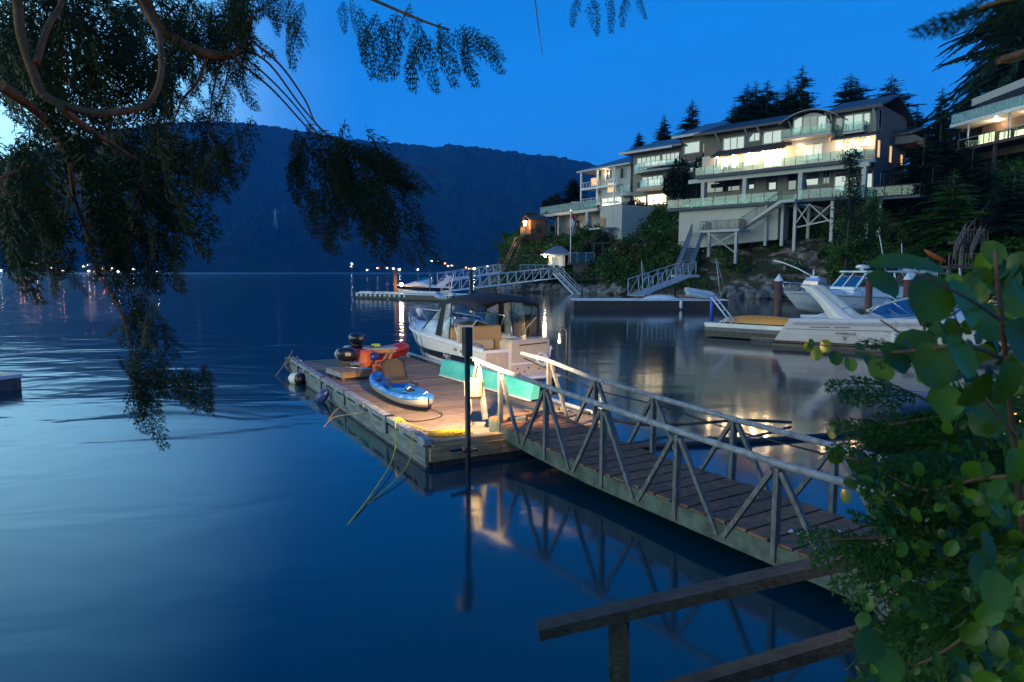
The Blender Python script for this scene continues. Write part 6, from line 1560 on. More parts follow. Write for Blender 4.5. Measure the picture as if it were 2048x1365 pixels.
# timber stairs and platforms below it
def timber_stairs():
    dk_=mat('old_brown_timber',(.10,.07,.055),.8,var=.35,scale=4,bump=.2)
    def flight(label,a,b,w=1.5):
        a,b=Vector(a),Vector(b); t=thing('timber_stair',label,'stairs',a); d=b-a; n=Vector((1,0,0)); m=MB()
        for o in (0,w): m.bar(n*o,d+n*o,.12,.3)
        m.build('stringer', dk_, t); m=MB(); k=max(6,int(abs(d.z)/.2))
        for i in range(k): q=d*((i+.5)/k); m.box(q.x,q.x+w,q.y-.15,q.y+.15,q.z,q.z+.05)
        m.build('tread', dk_, t); m=MB()
        for o in (0,w):
            m.bar(n*o+Vector((0,0,1.0)),d+n*o+Vector((0,0,1.0)),.1,.12)
            for i in range(5): q=n*o+d*(i/4); m.box(q.x-.05,q.x+.05,q.y-.05,q.y+.05,q.z,q.z+1.0)
        m.build('handrail', mat('faded_rose_timber',(.20,.14,.12),.8,var=.3), t)
    flight('lower flight of old brown timber stairs above the picket railed landing', on_y(1908,515,62), on_y(1930,470,66))
    flight('upper flight of old brown timber stairs below the modern house', on_y(1935,478,66), on_y(1985,415,72))
    for label,px,py,Y,w in (('picket railed timber landing at the foot of the brown stairs',1898,532,60,66),('timber platform halfway up the brown stairs',1925,482,65,50),('upper timber platform under the modern house',2004,428,70,80)):
        a=on_y(px,py,Y); t=thing('timber_platform',label,'platform',a); W=w/FPX*Y
        MB().box(0,W,0,2.2,-.25,0).build('deck_slab', dk_, t); picket_rail(t,[(0,.05,0),(W,.05,0)],1.05,mat('faded_rose_timber',(.2,.14,.12)),.28)
        for x in (.2,W-.2): MB().box(x-.12,x+.12,.2,.44,-4.5,-.26).build('post', M_grey, t)
    a=on_y(1848,500,58); b=on_y(1893,525,58); c=thing('canoe','orange canoe stored tilted above the picket railed landing','canoe',a.lerp(b,.5)); d=(b-a)/2; rows=[]
    for i in range(17):
        s=-1+2*i/16; w=.4*(1-abs(s)**2.3)**.6+.02; rows.append([d*s*1.0+Vector((0,w*math.cos(q)*.9, .05-w*.75*math.sin(q))) for q in [PI*j/8 for j in range(9)]])
    MB().loft(rows,False,False,0,True).build('hull', mat('orange_hull',(.50,.10,.02),.5,var=.2), c); MB().tube([r[0] for r in rows],.03,5).tube([r[8] for r in rows],.03,5).build('gunwale', M_rail, c); MB().bar((-.6,0,-1.6),(-.6,0,-.1),.1,.1).bar((.5,0,-1.9),(.5,0,-.3),.1,.1).build('rack', dk_, c)
    lo=on_y(1836,575,52); hi=on_y(1806,546,60); truss_gangway('gangway','steep white railed gangway behind the rust brown piling at right', lo, hi, 1.2, white_metal, 1.1, 9)
timber_stairs()
# ================================================================ vegetation
nrnd = np.random.RandomState(11)
def norm(v): return v/np.maximum(1e-9, np.linalg.norm(v, axis=-1, keepdims=True))
G_fir = leafmat('fir_needles', (.025,.058,.030), (.008,.02,.012), .15, .7, .2, .3)
G_dark = leafmat('dark_evergreen', (.014,.034,.015), (.005,.012,.007), .2, .7, .2, .3)
G_bush = leafmat('shrub_leaves', (.07,.16,.02), (.02,.055,.010), .3, .55, .3, .5)
G_olive = leafmat('olive_leaves', (.13,.13,.03), (.045,.055,.016), .3, .6, .25, .5)
G_ivy = leafmat('ivy_leaves', (.05,.15,.014), (.012,.04,.007), .25, .5, .3, .35)
G_cedar = leafmat('cedar_scales', (.022,.042,.008), (.006,.014,.004), .25, .6, .2, 2.0)
G_cedar2 = leafmat('bright_cedar_scales', (.034,.12,.016), (.008,.03,.005), .3, .55, .25, 2.5)
G_leaf = leafmat('round_green_leaves', (.10,.22,.014), (.010,.036,.004), .38, .36, .45, 5.0)
M_bark = mat('cedar_bark', (.19,.08,.025), .85, var=.45, scale=14, stretch=(1,1,1), bump=.4)
M_trunk = mat('grey_bark', (.06,.05,.042), .9, var=.4, scale=5, bump=.4)

def quads(c, ax, side, l, w, bend=None):
    """elongated diamonds: base c, direction ax, half width vector side"""
    n = len(c); l = np.broadcast_to(np.asarray(l,float).reshape(-1,1),(n,1)); w = np.broadcast_to(np.asarray(w,float).reshape(-1,1),(n,1))
    V = np.stack([c, c+ax*l*.45+side*w, c+ax*l, c+ax*l*.45-side*w], 1).reshape(-1,3)
    return V, np.arange(4*n).reshape(n,4)
def conifer_parts(seed, H=1.0, Rm=.2, lev=46, dens=1.0, droop=.35, bare=.08, fine=1.0):
    r = np.random.RandomState(seed); C=[];A=[];S=[];Ls=[];W=[]
    for i in range(lev):
        q = (i+.5)/lev; z = H*(bare+(1-bare)*q)
        R0 = Rm*(1-q)**.85*(.75+.5*r.rand()) + .012
        nb = int((7 if q < .8 else 5)*dens)
        for k in range(nb):
            a = r.rand()*2*PI; L0 = R0*(.55+.6*r.rand()); up = .25*q - droop*(1-q) + .12*r.randn()
            d = norm(np.array([math.cos(a), math.sin(a), up])); sd = norm(np.cross(d, [0,0,1])); m = max(4, int((L0/Rm*15)*fine)+2)
            for j in range(m):
                s = (j+.6)/m; p = np.array([0,0,z])+d*L0*s+np.array([0,0,-.16*L0*s*s])
                for sg in (-1,1):
                    dd = norm(d*.75+sd*sg*(.75-.35*s)+np.array([0,0,-.30-.2*r.rand()])); ll = L0*(.38*(1-s)+.12)*(.7+.6*r.rand())/fine**.72
                    C.append(p);A.append(dd);S.append(norm(np.cross(dd, r.randn(3))));Ls.append(ll);W.append(ll*.15/fine**.3)
                if r.rand() < .5:
                    dd = norm(d+np.array([0,0,-.5])); C.append(p);A.append(dd);S.append(norm(np.cross(dd, r.randn(3))));Ls.append(L0*.22/fine**.72);W.append(L0*.032/fine)
    return quads(np.array(C),np.array(A),np.array(S),np.array(Ls),np.array(W))
def first_tree(name, label, cat, group, V, F, gm, H, r, name2='crown'):
    t = thing(name, label, cat, (0,0,0), 0, group)
    MB().tube([(0,0,-.12*H),(0,0,.5*H),(0,0,.97*H)], [r*1.2, r*.7, r*.12], 8).build('trunk', M_trunk, t)
    np_mesh(name2, V, F, gm, t); return t
FIRS = []
def conifer(label, px, ptop, pbase, Y, var, wid=1.0, group='conifers on the ridge'):
    WK = 2.1 if Y > 103 else 1.8
    b = on_y(px, pbase, Y); H = on_y(px, ptop, Y).z-b.z
    while len(FIRS) <= var: FIRS.append(None)
    if FIRS[var] is None:
        par = [(3,.17,50,1.0,.30),(4,.26,34,.9,.12),(5,.15,54,1.1,.42),(6,.30,40,1.2,.35),(7,.30,84,1.3,.22)][var]
        V,F = conifer_parts(par[0],1.0,par[1],par[2],par[3],par[4],.08,4.0 if var == 4 else 1.0); o = first_tree('conifer', label, 'tree', group, V, F, G_dark if var == 3 else G_fir, 1.0, .014); FIRS[var] = o
    else:
        o = copy_tree(FIRS[var]); o['label'] = label; o['group'] = group
    o.location = b; o.scale = (H*wid*WK, H*wid*WK, H); o.rotation_euler = (0,0,rnd.uniform(0,6.28)); return o
conifer('small dark fir left of the ridge row, above the curved balcony house', 1277, 262, 330, 128, 0, 1.3)
conifer('dark fir beside the smallest one, above the curved balcony house', 1327, 228, 325, 126, 2, 1.15)
conifer('slender fir rising behind the chimney of the curved balcony house', 1382, 197, 320, 124, 0, 1.1)
conifer('short fir touching the chimney of the curved balcony house', 1408, 246, 310, 120, 1, .9)
LB='one of the tall dark firs packed together behind the left roof of the big house'; GB='firs packed behind the left roof'
for px,pt,v in ((1452,232,2),(1466,205,0),(1480,196,2),(1490,165,0),(1500,190,1),(1508,162,2),(1519,184,0),(1530,158,0),(1549,186,2),(1561,200,1)): conifer(LB, px, pt, 310, 122+rnd.uniform(-4,4), v, 1.25, GB)
conifer('fir standing just left of the tallest one behind the big house', 1572, 159, 300, 120, 2, 1.2)
conifer('tallest fir behind the big house, just left of the arched dormer', 1598, 128, 295, 118, 0, 1.0)
conifer('broad open crowned fir rising over the right roof of the big house', 1697, 145, 260, 112, 1, 1.35)
conifer('airy fir with gaps in its crown behind the right end of the big house', 1777, 147, 280, 108, 1, 1.15)
conifer('short fir at the right corner of the big house', 1829, 210, 320, 104, 2, 1.2)
conifer('lone slim fir in the gap between the big house and the modern house', 1876, 172, 330, 102, 0, 1.0)
conifer('single dark conifer standing left of the veranda house against the mountain', 1146, 348, 420, 124, 3, .95, None)
conifer('enormous fir towering behind the modern house to the top of the picture', 2010, -480, 330, 98, 4, .36, None)
conifer('second huge dense fir beside the enormous one at the right edge', 2080, -300, 330, 102, 4, .45, None)
conifer('medium fir at the left foot of the enormous fir behind the modern house', 1935, 150, 340, 100, 4, .6, None)
LD='one of the dark evergreens crowding the slope between the big house and the modern house'; GD_='dark evergreens between the houses'
for px,pt,pb,Y,v,w in ((1838,262,470,78,3,1.0),(1868,238,480,80,3,1.0),(1905,258,480,78,3,1.0),(1935,292,470,75,3,1.1),(1855,330,520,74,3,1.0),(1965,320,440,73,3,1.0)): conifer(LD,px,pt,pb,Y,v,w,GD_)
o = conifer('lighter green young evergreen in front of the dark ones on the right slope', 1897, 335, 520, 70, 3, 1.0, None)
for ch in KIDS[o.name]:
    if ch.name.startswith('crown'): ch.data = ch.data.copy(); ch.data.materials[0] = G_bush
conifer('young evergreen at the right edge below the modern house', 2020, 340, 470, 66, 3, 1.1, None)

# bushes
def bush_parts(seed, n, leaf=.10, lumps=9):
    r = np.random.RandomState(seed); cs = r.randn(lumps,3)*[.42,.42,.26]+[0,0,.42]; rad = .28+.25*r.rand(lumps)
    k = r.randint(0,lumps,n); d = norm(r.randn(n,3)); p = cs[k]+d*(rad[k]*(.55+.5*r.rand(n)))[:,None]
    p[:,2] = np.maximum(p[:,2], -.1); ax = norm(d+r.randn(n,3)*.8+np.array([0,0,-.2])); sd = norm(np.cross(ax, r.randn(n,3))); L0 = leaf*(.6+.8*r.rand(n))
    return quads(p, ax, sd, L0, L0*.34)
BUSH = {}
def bush(label, p, s, kind=0, group=None, gm=None, name='shrub', cat='shrub', sz=1.0):
    if group and group.startswith(('shrubs on', 'bushes')):
        w = {G_bush:'fresh green', G_ivy:'bright green', G_olive:'dry olive coloured', G_dark:'blackish green'}[gm or G_bush]
        label = w+' '+label.replace('leafy green ','leafy ').replace('dark bush','bush'); group = w+' '+group
    key = (kind, gm.name if gm else '')
    if key not in BUSH:
        V,F = bush_parts(20+kind, 2600, (.13,.11,.16)[kind%3])
        t = thing(name, label, cat, p, 0, group)
        MB().tube([(0,0,-.3),(.03,0,.2),(.1,.05,.6)],[.05,.04,.02],6).tube([(0,0,.1),(-.2,.1,.55)],[.03,.015],5).build('stem', M_trunk, t); np_mesh('foliage', V, F, gm or G_bush, t); BUSH[key] = t
    else:
        t = copy_tree(BUSH[key]); t.name = name; t['label'] = label; t['category'] = cat
        if group: t['group'] = group
        elif 'group' in t: del t['group']
    t.location = p; t.scale = (s, s, s*sz); t.rotation_euler = (0,0,rnd.uniform(0,6.28)); return t
bush('large round dark hedge bush between the lit balcony and the awning', on_y(1362,395,99), 3.1, 0, None, G_dark, 'round_bush', 'bush', 1.45)
LS='leafy green shrub on the steep slope left of the metal stair'; GS='shrubs on the slope left of the metal stair'
for k in range(58):
    px = rnd.uniform(1215,1385); t = rnd.uniform(.14,.85); 
    if px > 1350 and t > .5: continue
    bush(LS, hill_at(px,t)+Vector((0,0,-.3)), rnd.uniform(1.0,2.3), k%3, GS, (G_bush, G_ivy, G_olive)[(k*7)%3] if t<.7 else G_dark)
LS='low shrub on the rocky tip of the point below the terrace'; GS='shrubs on the tip of the point'
for k in range(46):
    px = rnd.uniform(1012,1205); t = rnd.uniform(.3,.95)
    if 1080 < px < 1160 and t < .42: continue
    bush(LS, hill_at(px,t)+Vector((0,0,-.3)), rnd.uniform(.8,1.7), k%3, GS, (G_bush, G_olive, G_dark, G_ivy)[(k*5)%4])
LS='scrubby bush on the rocks under the big house'; GS='bushes on the rocks under the big house'
for k in range(52):
    px = rnd.uniform(1400,1800); t = rnd.uniform(.12,.92) if px > 1640 else rnd.uniform(.5,.9)
    bush(LS, hill_at(px,t)+Vector((0,0,-.3)), rnd.uniform(.7,1.7), k%3, GS, (G_bush, G_olive, G_dark)[(k*5)%3])
LS='dark bush on the slope around the old brown stairs'; GS='bushes around the brown stairs'
for k in range(40):
    px = rnd.uniform(1790,2060); t = rnd.uniform(.1,.95); bush(LS, hill_at(px,t)+Vector((0,0,-.3)), rnd.uniform(.9,2.0), k%3, GS, (G_bush, G_dark, G_dark)[k%3])
bush('golden lit bush behind the bright lantern on the timber hut', on_y(1062,452,115), 1.9, 1, None, G_olive)
bush('round dark bush at the left end of the terrace rail', on_y(1097,428,118), 1.6, 2, None, G_dark, sz=1.6)
for k,(px,py,Y) in enumerate(((1175,470,100),(1150,485,101),(1128,490,103),(1165,500,100),(1200,480,99))):
    bush('one of the rounded green shrubs planted below the stone terrace pillars', on_y(px,py,Y)+Vector((0,0,-.6)), 1.6, k%3, 'shrubs below the stone terrace', G_bush)
# airy deciduous tree in front of the big house, and a small palm
def leafy_tree(label, px, pbase, ptop, Y, w, seed, n=3600, gm=None):
    b = on_y(px, pbase, Y); H = on_y(px, ptop, Y).z-b.z; t = thing('leafy_tree', label, 'tree', b); r = np.random.RandomState(seed)
    MB().tube([(0,0,-1),(.1,0,H*.4),(-.1,.1,H*.75),(.05,0,H*.97)],[.14,.1,.06,.02],7).build('trunk', M_trunk, t)
    P=[];lm = MB()
    for k in range(15):
        q = .22+.74*k/14; a = r.rand()*6.28; R0 = w*(1.1-q)*(.6+.7*r.rand()); e = np.array([R0*math.cos(a),R0*math.sin(a),H*q+.25*R0]); s0=np.array([0,0,H*(q-.05)]); lm.tube([s0,(s0+e)/2+[0,0,.1],e],[.04,.03,.012],5)
        m = n//15; s = r.rand(m)**.6; P.append(s0+(e-s0)*s[:,None]+r.randn(m,3)*np.array([.38,.38,.28])*(.5+.6*s[:,None]))
    lm.build('limb', M_trunk, t); P = np.concatenate(P); ax = norm(r.randn(len(P),3)+[0,0,-.4]); sd = norm(np.cross(ax,r.randn(len(P),3))); L0=.2*(.6+.7*r.rand(len(P)))
    V,F = quads(P,ax,sd,L0,L0*.36); np_mesh('crown', V,F, gm or G_bush, t)
leafy_tree('thin leafy young tree standing in front of the lower windows of the big house', 1692, 520, 298, 66, 2.2, 5, 3400, G_fir)
leafy_tree('bushy green tree on the slope at the right below the lower deck', 1738, 540, 395, 68, 2.8, 6, 5200, G_bush)
leafy_tree('spreading leafy tree low on the rocks behind the pilothouse boat', 1690, 570, 440, 67, 3.2, 8, 5600, G_bush)
def palm(label, px, pb, pt, Y):
    b = on_y(px,pb,Y); H = on_y(px,pt,Y).z-b.z; t = thing('palm_tree', label, 'palm', b)
    MB().tube([(0,0,-.5),(.1,0,H*.6),(0,0,H)],[.16,.14,.13],8).build('trunk', M_trunk, t); C=[];A=[];S=[];L0=[]
    for k in range(16):
        a=k*2.4; up=.9-.1*k; d=np.array([math.cos(a),math.sin(a),up]); d/=np.linalg.norm(d)
        for j in range(9):
            s=j/8; p=np.array([0,0,H])+d*1.5*s+np.array([0,0,-.9*s*s]); sd=np.cross(d,[0,0,1]); sd/=np.linalg.norm(sd)
            for sg in (-1,1): dd=norm(d*.6+sd*sg+np.array([0,0,-.4])); C.append(p);A.append(dd);S.append(norm(np.cross(dd,[0,0,1])));L0.append(.55*(1-.5*s))
    V,F=quads(np.array(C),np.array(A),np.array(S),np.array(L0),np.array(L0)*.09); np_mesh('fronds',V,F,G_fir,t)
palm('small palm beside the flagpole in front of the terrace pillars', 1156, 470, 442, 103)
palm('small palm in front of the left terrace pillar', 1112, 470, 432, 105)
# ground cover on the slopes: nobody could count it
def cover():
    n = 52000; P = []; r = random.Random(5)
    while len(P) < n:
        px = r.uniform(1005,2080); t = r.uniform(.06,.97); k = NZ.noise(Vector((px*.012, t*5, 2)))
        if 1400 < px < 1660 and t < .62 and k < .35: continue
        if 1660 <= px < 1900 and k < -.05: continue
        if k < -.25: continue
        p = hill_at(px,t); P.append((p.x-.5+r.gauss(0,.4), p.y-.8+r.gauss(0,.4), p.z+.25+r.gauss(0,.25)))
    P = np.array(P); ax = norm(nrnd.randn(n,3)+[0,-.3,.2]); sd = norm(np.cross(ax,nrnd.randn(n,3))); L0=.30*(.5+nrnd.rand(n))
    V,F = quads(P,ax,sd,L0,L0*.36); tag(np_mesh('undergrowth',V,F,G_ivy), 'tangled green ivy and undergrowth covering the slope', 'undergrowth', kind='stuff')
cover()
# boulders along the shore
def boulder_mb(seed):
    r = random.Random(seed); b = MB(); n=12; k=7; rings=[]
    for i in range(k+1):
        th=PI*i/k; row=[]
        for j in range(n):
            a=2*PI*j/n; v=Vector((math.sin(th)*math.cos(a),math.sin(th)*math.sin(a),-math.cos(th))); row.append(v*(1+.35*NZ.noise(v*1.3+Vector((seed,0,0)))+.12*NZ.noise(v*3.5+Vector((0,seed,0)))))
        rings.append(row)
    return b.loft(rings,True,True,0,False)
M_rock = mat('grey_rock',(.26,.25,.24),.9,c2=(.06,.055,.05),scale=1.5,bump=.8)
BL=[tag(boulder_mb(i).build('boulder',M_rock),'grey boulder in the rock bank at the waterline of the point','boulder','boulders along the shore') for i in range(3)]
k=0
for px in list(range(1010,1245,8))+list(range(1440,1640,16)):
    o = BL[k] if k < 3 else BL[k%3].copy()
    if k >= 3: col.objects.link(o)
    p = hill_at(px+rnd.uniform(-4,4), rnd.uniform(.01,.12)); s = rnd.uniform(.5,1.3); o.location = (p.x,p.y-.9,max(-.1,p.z*.8)); o.scale=(s*1.3,s,s*.75); o.rotation_euler=(rnd.uniform(-.3,.3),rnd.uniform(-.3,.3),rnd.uniform(0,6)); k+=1

# ---------------------------------------------------------------- far shore: lit houses, pylons
SHORE = [(4,541,1),(38,524,0),(44,523,0),(53,523,0),(63,525,0),(45,533,0),(57,535,1),(31,541,1),(75,528,0),(100,541,0),(106,536,1),(112,540,0),(118,529,0),(126,541,0),(147,545,1),(170,533,0),(178,530,0),(181,542,2),(187,542,2),(200,533,0),(207,538,3),(221,541,2),(228,537,0),(237,543,1),(267,538,2),(274,543,1),(315,543,1),(703,533,0),(705,527,1),(735,540,1),(757,536,0),(774,536,0),(787,537,2),(798,539,1),(835,539,1),(864,522,1),(877,523,0),(890,527,0),(897,532,0),(905,531,0),(933,535,0),(940,537,0),(950,537,2),(975,533,1),]
LC = [(1,.42,.14),(.75,.88,1),(1,.85,.62),(1,.34,.07)]
LP_ = [60,60,170,260]
cot = None
from mathutils.bvhtree import BVHTree
MT = BVHTree.FromPolygons([v.co for v in mountain.data.vertices], [tuple(q.vertices) for q in mountain.data.polygons])
for i,(px,py,c) in enumerate(SHORE):
    dr = ray(px,py).normalized(); hit = MT.ray_cast(Vector((0,0,H_CAM)), dr); p = on_y(px,py,2242)
    if hit[0] is not None: p = hit[0]-dr*9
    s = rnd.choice((.45,.6,.7,.9,1.3))
    if cot is None:
        t = thing('shore_house','small house with a lamp lit among the trees on the far shore','house',p,0,'lit houses on the far shore'); 
        MB().box(-6,6,-4,4,-9,1).build('wall', M_taupe, t); MB().prism([(-7,-5,1.01),(7,-5,1.01),(7,0,4.5),(-7,0,4.5)],(0,0,.3)).prism([(-7,.01,4.5),(7,.01,4.5),(7,5,1.01),(-7,5,1.01)],(0,0,.3)).build('roof', M_brown, t); cot=t
    else: t = copy_tree(cot)
    t.location = p; t.rotation_euler = (0,0,rnd.uniform(-.5,.5))
    l = [k for k in KIDS[t.name] if k.name.startswith('lamp')]
    b = MB(); b.ball((0,-7.0,-.6), 1.6*s, 10); o = b.build('lamp', emis('shore_lamp_%d'%c, LC[c], LP_[c]), t)
    if t is cot: KIDS[t.name].remove(o)
def pylon(label,px,pt,pb,Y):
    b=on_y(px,pb,Y); H=on_y(px,pt,Y).z-b.z; t=thing('pylon',label,'pylon',b); m=MB(); w=H*.11
    for sx in (-1,1):
        for sy in (-1,1): m.bar((sx*w,sy*w,-30),(sx*w*.12,sy*w*.12,H),.6,.6)
    for k in range(6):
        z0,z1=H*k/6,H*(k+1)/6; a=w*(1-.88*k/6); c=w*(1-.88*(k+1)/6); m.bar((-a,-a,z0),(c,-c,z1),.3,.3); m.bar((a,-a,z0),(-c,-c,z1),.3,.3)
    m.build('lattice', M_alu, t); m=MB()
    for z,l in ((.62,.2),(.78,.26),(.93,.18)): m.bar((-H*l,0,H*z),(H*l,0,H*z),.7,.7)
    m.build('crossarm', M_alu, t)
pylon('faint lattice power pylon on the mountain slope, the left one', 388, 403, 430, 2700); pylon('faint lattice power pylon on the mountain slope, the right one', 551, 418, 446, 2650)

# ---------------------------------------------------------------- near cedars and leafy shrub
def spray_template(seed, fine=1.0, n=12, ws=.95, ps=.72, lb=.26):
    r = np.random.RandomState(seed); C=[];A=[];L0=[];W=[]
    def axis(x): return np.array([x, .05*math.sin(x*4+seed), -.22*x*x])
    for i in range(n):
        a,b=axis(i/n),axis((i+1)/n); C.append(a);A.append(b-a);L0.append(1.15);W.append(.008*ws)
    for i in range(1,n+1):
        x=i/(n+.6); base=axis(x)
        for sg in (-1,1):
            ln=lb*(1-x)**.6*(.7+.6*r.rand())+.05; ang=R(30+14*r.rand()); d=np.array([math.cos(ang),sg*math.sin(ang),-.18-.2*r.rand()])
            m=max(2,int(ln/.065))
            for j in range(m):
                s0,s1=j/m,(j+1)/m; bend=np.array([.10*s0,0,-.22*s0])*ln; p=base+d*ln*s0+bend*s0; dd=d*ln/m+np.array([.1,0,-.22])*ln*(s1*s1-s0*s0)
                C.append(p);A.append(dd);L0.append(1.3);W.append(.009*ws)
                for s2 in (-1,1):
                    if r.rand() > ps: continue
                    l2=(.11*(1-s0*.6))*(.7+.6*r.rand())*fine; a2=ang*sg+s2*R(34); C.append(p);A.append(np.array([math.cos(a2),math.sin(a2),-.25])*l2);L0.append(1);W.append(.0105*ws)
    return np.array(C),np.array(A),np.array(L0),np.array(W)
TPL=[spray_template(s) for s in (1,2,3,4)]
TPL2=[spray_template(s, 1.3, 8, 1.7, .75, .36) for s in (5,6,7,8)]
def sprays(name, lst, gm, parent, O, TPL=TPL):
    """lst of (origin, direction, normal, size)"""
    VV=[];FF=[];b=0
    for i,(o,d,nrm_,s) in enumerate(lst):
        C,A,L0,W=TPL[i%4]; x=np.array(Vector(d).normalized()); z=np.array(nrm_,float); z=z-x*z.dot(x); z/=max(1e-6,np.linalg.norm(z)); y=np.cross(z,x); M=np.stack([x,y,z])*s
        c=C@M+np.array(o-O); a=A@M; sd=norm(np.cross(a, z+nrnd.randn(len(a),3)*.25)); l=np.ones(len(a)); V,F=quads(c,a,sd,L0,W*s)
        VV.append(V);FF.append(F+b);b+=len(V)
    return np_mesh(name, np.concatenate(VV), np.concatenate(FF), gm, parent)
def inpoly(x,y,P):
    c=False;n=len(P)
    for i in range(n):
        (x1,y1),(x2,y2)=P[i],P[(i+1)%n]
        if (y1>y)!=(y2>y) and x<(x2-x1)*(y-y1)/(y2-y1)+x1: c=not c
    return c
def scatter(poly,n,y0,y1,s0,s1,d=(0,0,-1),jit=.5,lift=True):
    out=[];xs=[p[0] for p in poly];ys=[p[1] for p in poly];r=rnd
    while len(out)<n:
        x,y=r.uniform(min(xs),max(xs)),r.uniform(min(ys),max(ys))
        if not inpoly(x,y,poly): continue
        Y=r.uniform(y0,y1); s=r.uniform(s0,s1); dd=Vector(d)+Vector((r.gauss(0,jit),r.gauss(0,jit*.7),r.gauss(0,jit*.4))); dd.normalize()
        p=on_y(x,y,Y)-dd*s*.5; out.append((p,dd,(r.gauss(0,.6),-1,r.gauss(.3,.5)),s))
    return out
def limb(t, name, pts, r0, r1, O, m=None):
    P=[on_y(*p)-O for p in pts]; Q=[]
    for i in range(len(P)-1):
        p0,p1,p2,p3=P[max(i-1,0)],P[i],P[i+1],P[min(i+2,len(P)-1)]
        for k in range(5):
            u=k/5; Q.append(.5*((2*p1)+(p2-p0)*u+(2*p0-5*p1+4*p2-p3)*u*u+(3*p1-p0-3*p2+p3)*u**3))
    Q.append(P[-1]); n=len(Q)
    return MB().tube(Q,[r0+(r1-r0)*i/(n-1) for i in range(n)],8).build(name, m or M_bark, t)
def left_cedar():
    O=Vector((-2.5,.9,1.3)); t=thing('cedar_tree','old cedar at the left whose drooping boughs hang over the top left of the water','tree',O)
    MB().tube([(0,0,-.6),(0,0,1.5),(.1,0,4),(.1,.1,8)],[.34,.28,.24,.1],14).build('trunk', M_bark, t)
    limb(t,'limb',[(-120,-60,1.6),(20,-40,2.0),(42,70,2.0),(68,150,2.0),(85,188,2.0),(130,211,2.02),(190,226,2.05),(258,221,2.1),(300,203,2.15),(322,150,2.2),(318,75,2.3),(298,35,2.4),(262,-40,2.5)],.014,.008,O)
    limb(t,'limb',[(72,128,2.0),(95,55,2.05),(122,10,2.1),(130,-40,2.1)],.010,.006,O)
    limb(t,'limb',[(200,-120,2.4),(278,-10,3.0),(322,58,3.1),(382,98,3.2),(450,112,3.3),(480,95,3.35),(500,38,3.4)],.032,.016,O)
    for pts,a,b in (([(470,105,3.3),(520,140,3.4),(580,200,3.5),(640,275,3.6)],.006,.003),([(480,90,3.3),(540,130,3.4),(600,210,3.5),(650,265,3.6),(700,300,3.6)],.006,.003),([(465,115,3.3),(540,175,3.4),(600,240,3.5),(640,285,3.6),(680,330,3.65)],.006,.003),([(500,80,3.35),(560,130,3.5),(610,200,3.6),(645,262,3.7),(750,310,3.7),(870,345,3.7)],.006,.002),
        ([(412,118,3.2),(395,165,3.2),(365,200,3.2),(345,250,3.2)],.008,.003),([(440,125,3.3),(425,190,3.3),(420,240,3.3),(412,330,3.3)],.005,.002),([(460,125,3.3),(445,190,3.3),(425,245,3.3)],.005,.002),
        ([(140,330,2.4),(150,400,2.6),(180,480,2.7),(205,560,2.8),(245,630,2.8),(265,700,2.9),(300,750,2.9),(360,770,2.9),(430,785,2.9)],.007,.002),([(190,480,2.7),(160,505,2.8),(110,525,2.8)],.004,.002),([(210,540,2.8),(290,590,2.8),(320,620,2.8)],.003,.0015),
        ([(290,330,2.6),(283,400,2.6),(275,470,2.6)],.005,.002),([(330,360,2.6),(335,400,2.6),(365,410,2.6)],.003,.002),([(15,390,2.0),(0,360,2.0),(60,330,2.1)],.006,.004),
        ([(0,170,2.2),(90,240,2.4),(150,330,2.5)],.02,.006),([(120,215,2.0),(180,260,2.3),(290,330,2.6)],.012,.005),([(600,-60,4.0),(700,-20,4.0),(840,40,4.0),(900,60,4.0)],.012,.005),([(1068,-20,3.6),(1075,40,3.6),(1085,110,3.6)],.0035,.0015),([(1080,-60,4.0),(1180,-15,4.0),(1260,-5,4.0)],.01,.005)): limb(t,'twig',pts,a,b,O)
    S=[]
    S+=scatter([(0,0),(330,0),(335,120),(310,260),(430,330),(450,380),(340,450),(240,420),(160,460),(60,440),(0,500)],125,2.3,4.0,.28,.46,jit=.6)
    S+=scatter([(0,0),(260,0),(240,120),(60,200),(0,200)],45,2.6,4.4,.3,.5,jit=.8)
    S+=scatter([(320,0),(545,0),(500,90),(470,110),(330,130)],60,3.0,4.2,.18,.34,jit=.7)
    S+=scatter([(330,120),(300,250),(420,330),(330,330)],24,2.6,3.8,.2,.34,jit=.6)
    S+=scatter([(535,0),(605,0),(600,95),(560,70)],9,3.6,4.0,.16,.26,jit=.25)
    S+=scatter([(360,130),(505,110),(505,230),(470,290),(400,290)],22,3.2,3.6,.16,.26,jit=.4)
    S+=scatter([(410,300),(505,250),(500,300),(440,400),(400,370)],14,3.0,3.4,.18,.28,jit=.3)
    for x,y,dx,s in ((690,0,-.1,.2),(715,10,.2,.3),(750,20,-.3,.34),(775,40,-.1,.36),(800,20,-.2,.4),(830,30,.0,.42),(845,60,-.2,.38),(860,70,.1,.36),(885,60,.35,.3),(905,55,.5,.33),(925,60,.3,.36),(950,60,.7,.3),(920,45,.9,.34),(965,70,.9,.2),(820,0,-.5,.3),(700,-10,.0,.28),(745,60,-.15,.3),(785,70,-.15,.3),(870,40,.2,.4)):
        S.append((on_y(x,y,4.0+rnd.uniform(-.2,.2)),Vector((dx,rnd.gauss(0,.15),-1)),(rnd.gauss(0,.4),-1,.2),s*.85))
    for x,y,dx,s in ((1160,-10,-.3,.16),(1190,-10,.1,.2),(1215,-15,.3,.2),(1250,-10,.0,.16),(1275,-15,.5,.14)): S.append((on_y(x,y,4.0),Vector((dx,0,-1)),(rnd.gauss(0,.4),-1,.2),s))
    S+=scatter([(585,290),(640,290),(640,400),(600,420),(580,360)],9,3.5,3.8,.2,.3,jit=.2)
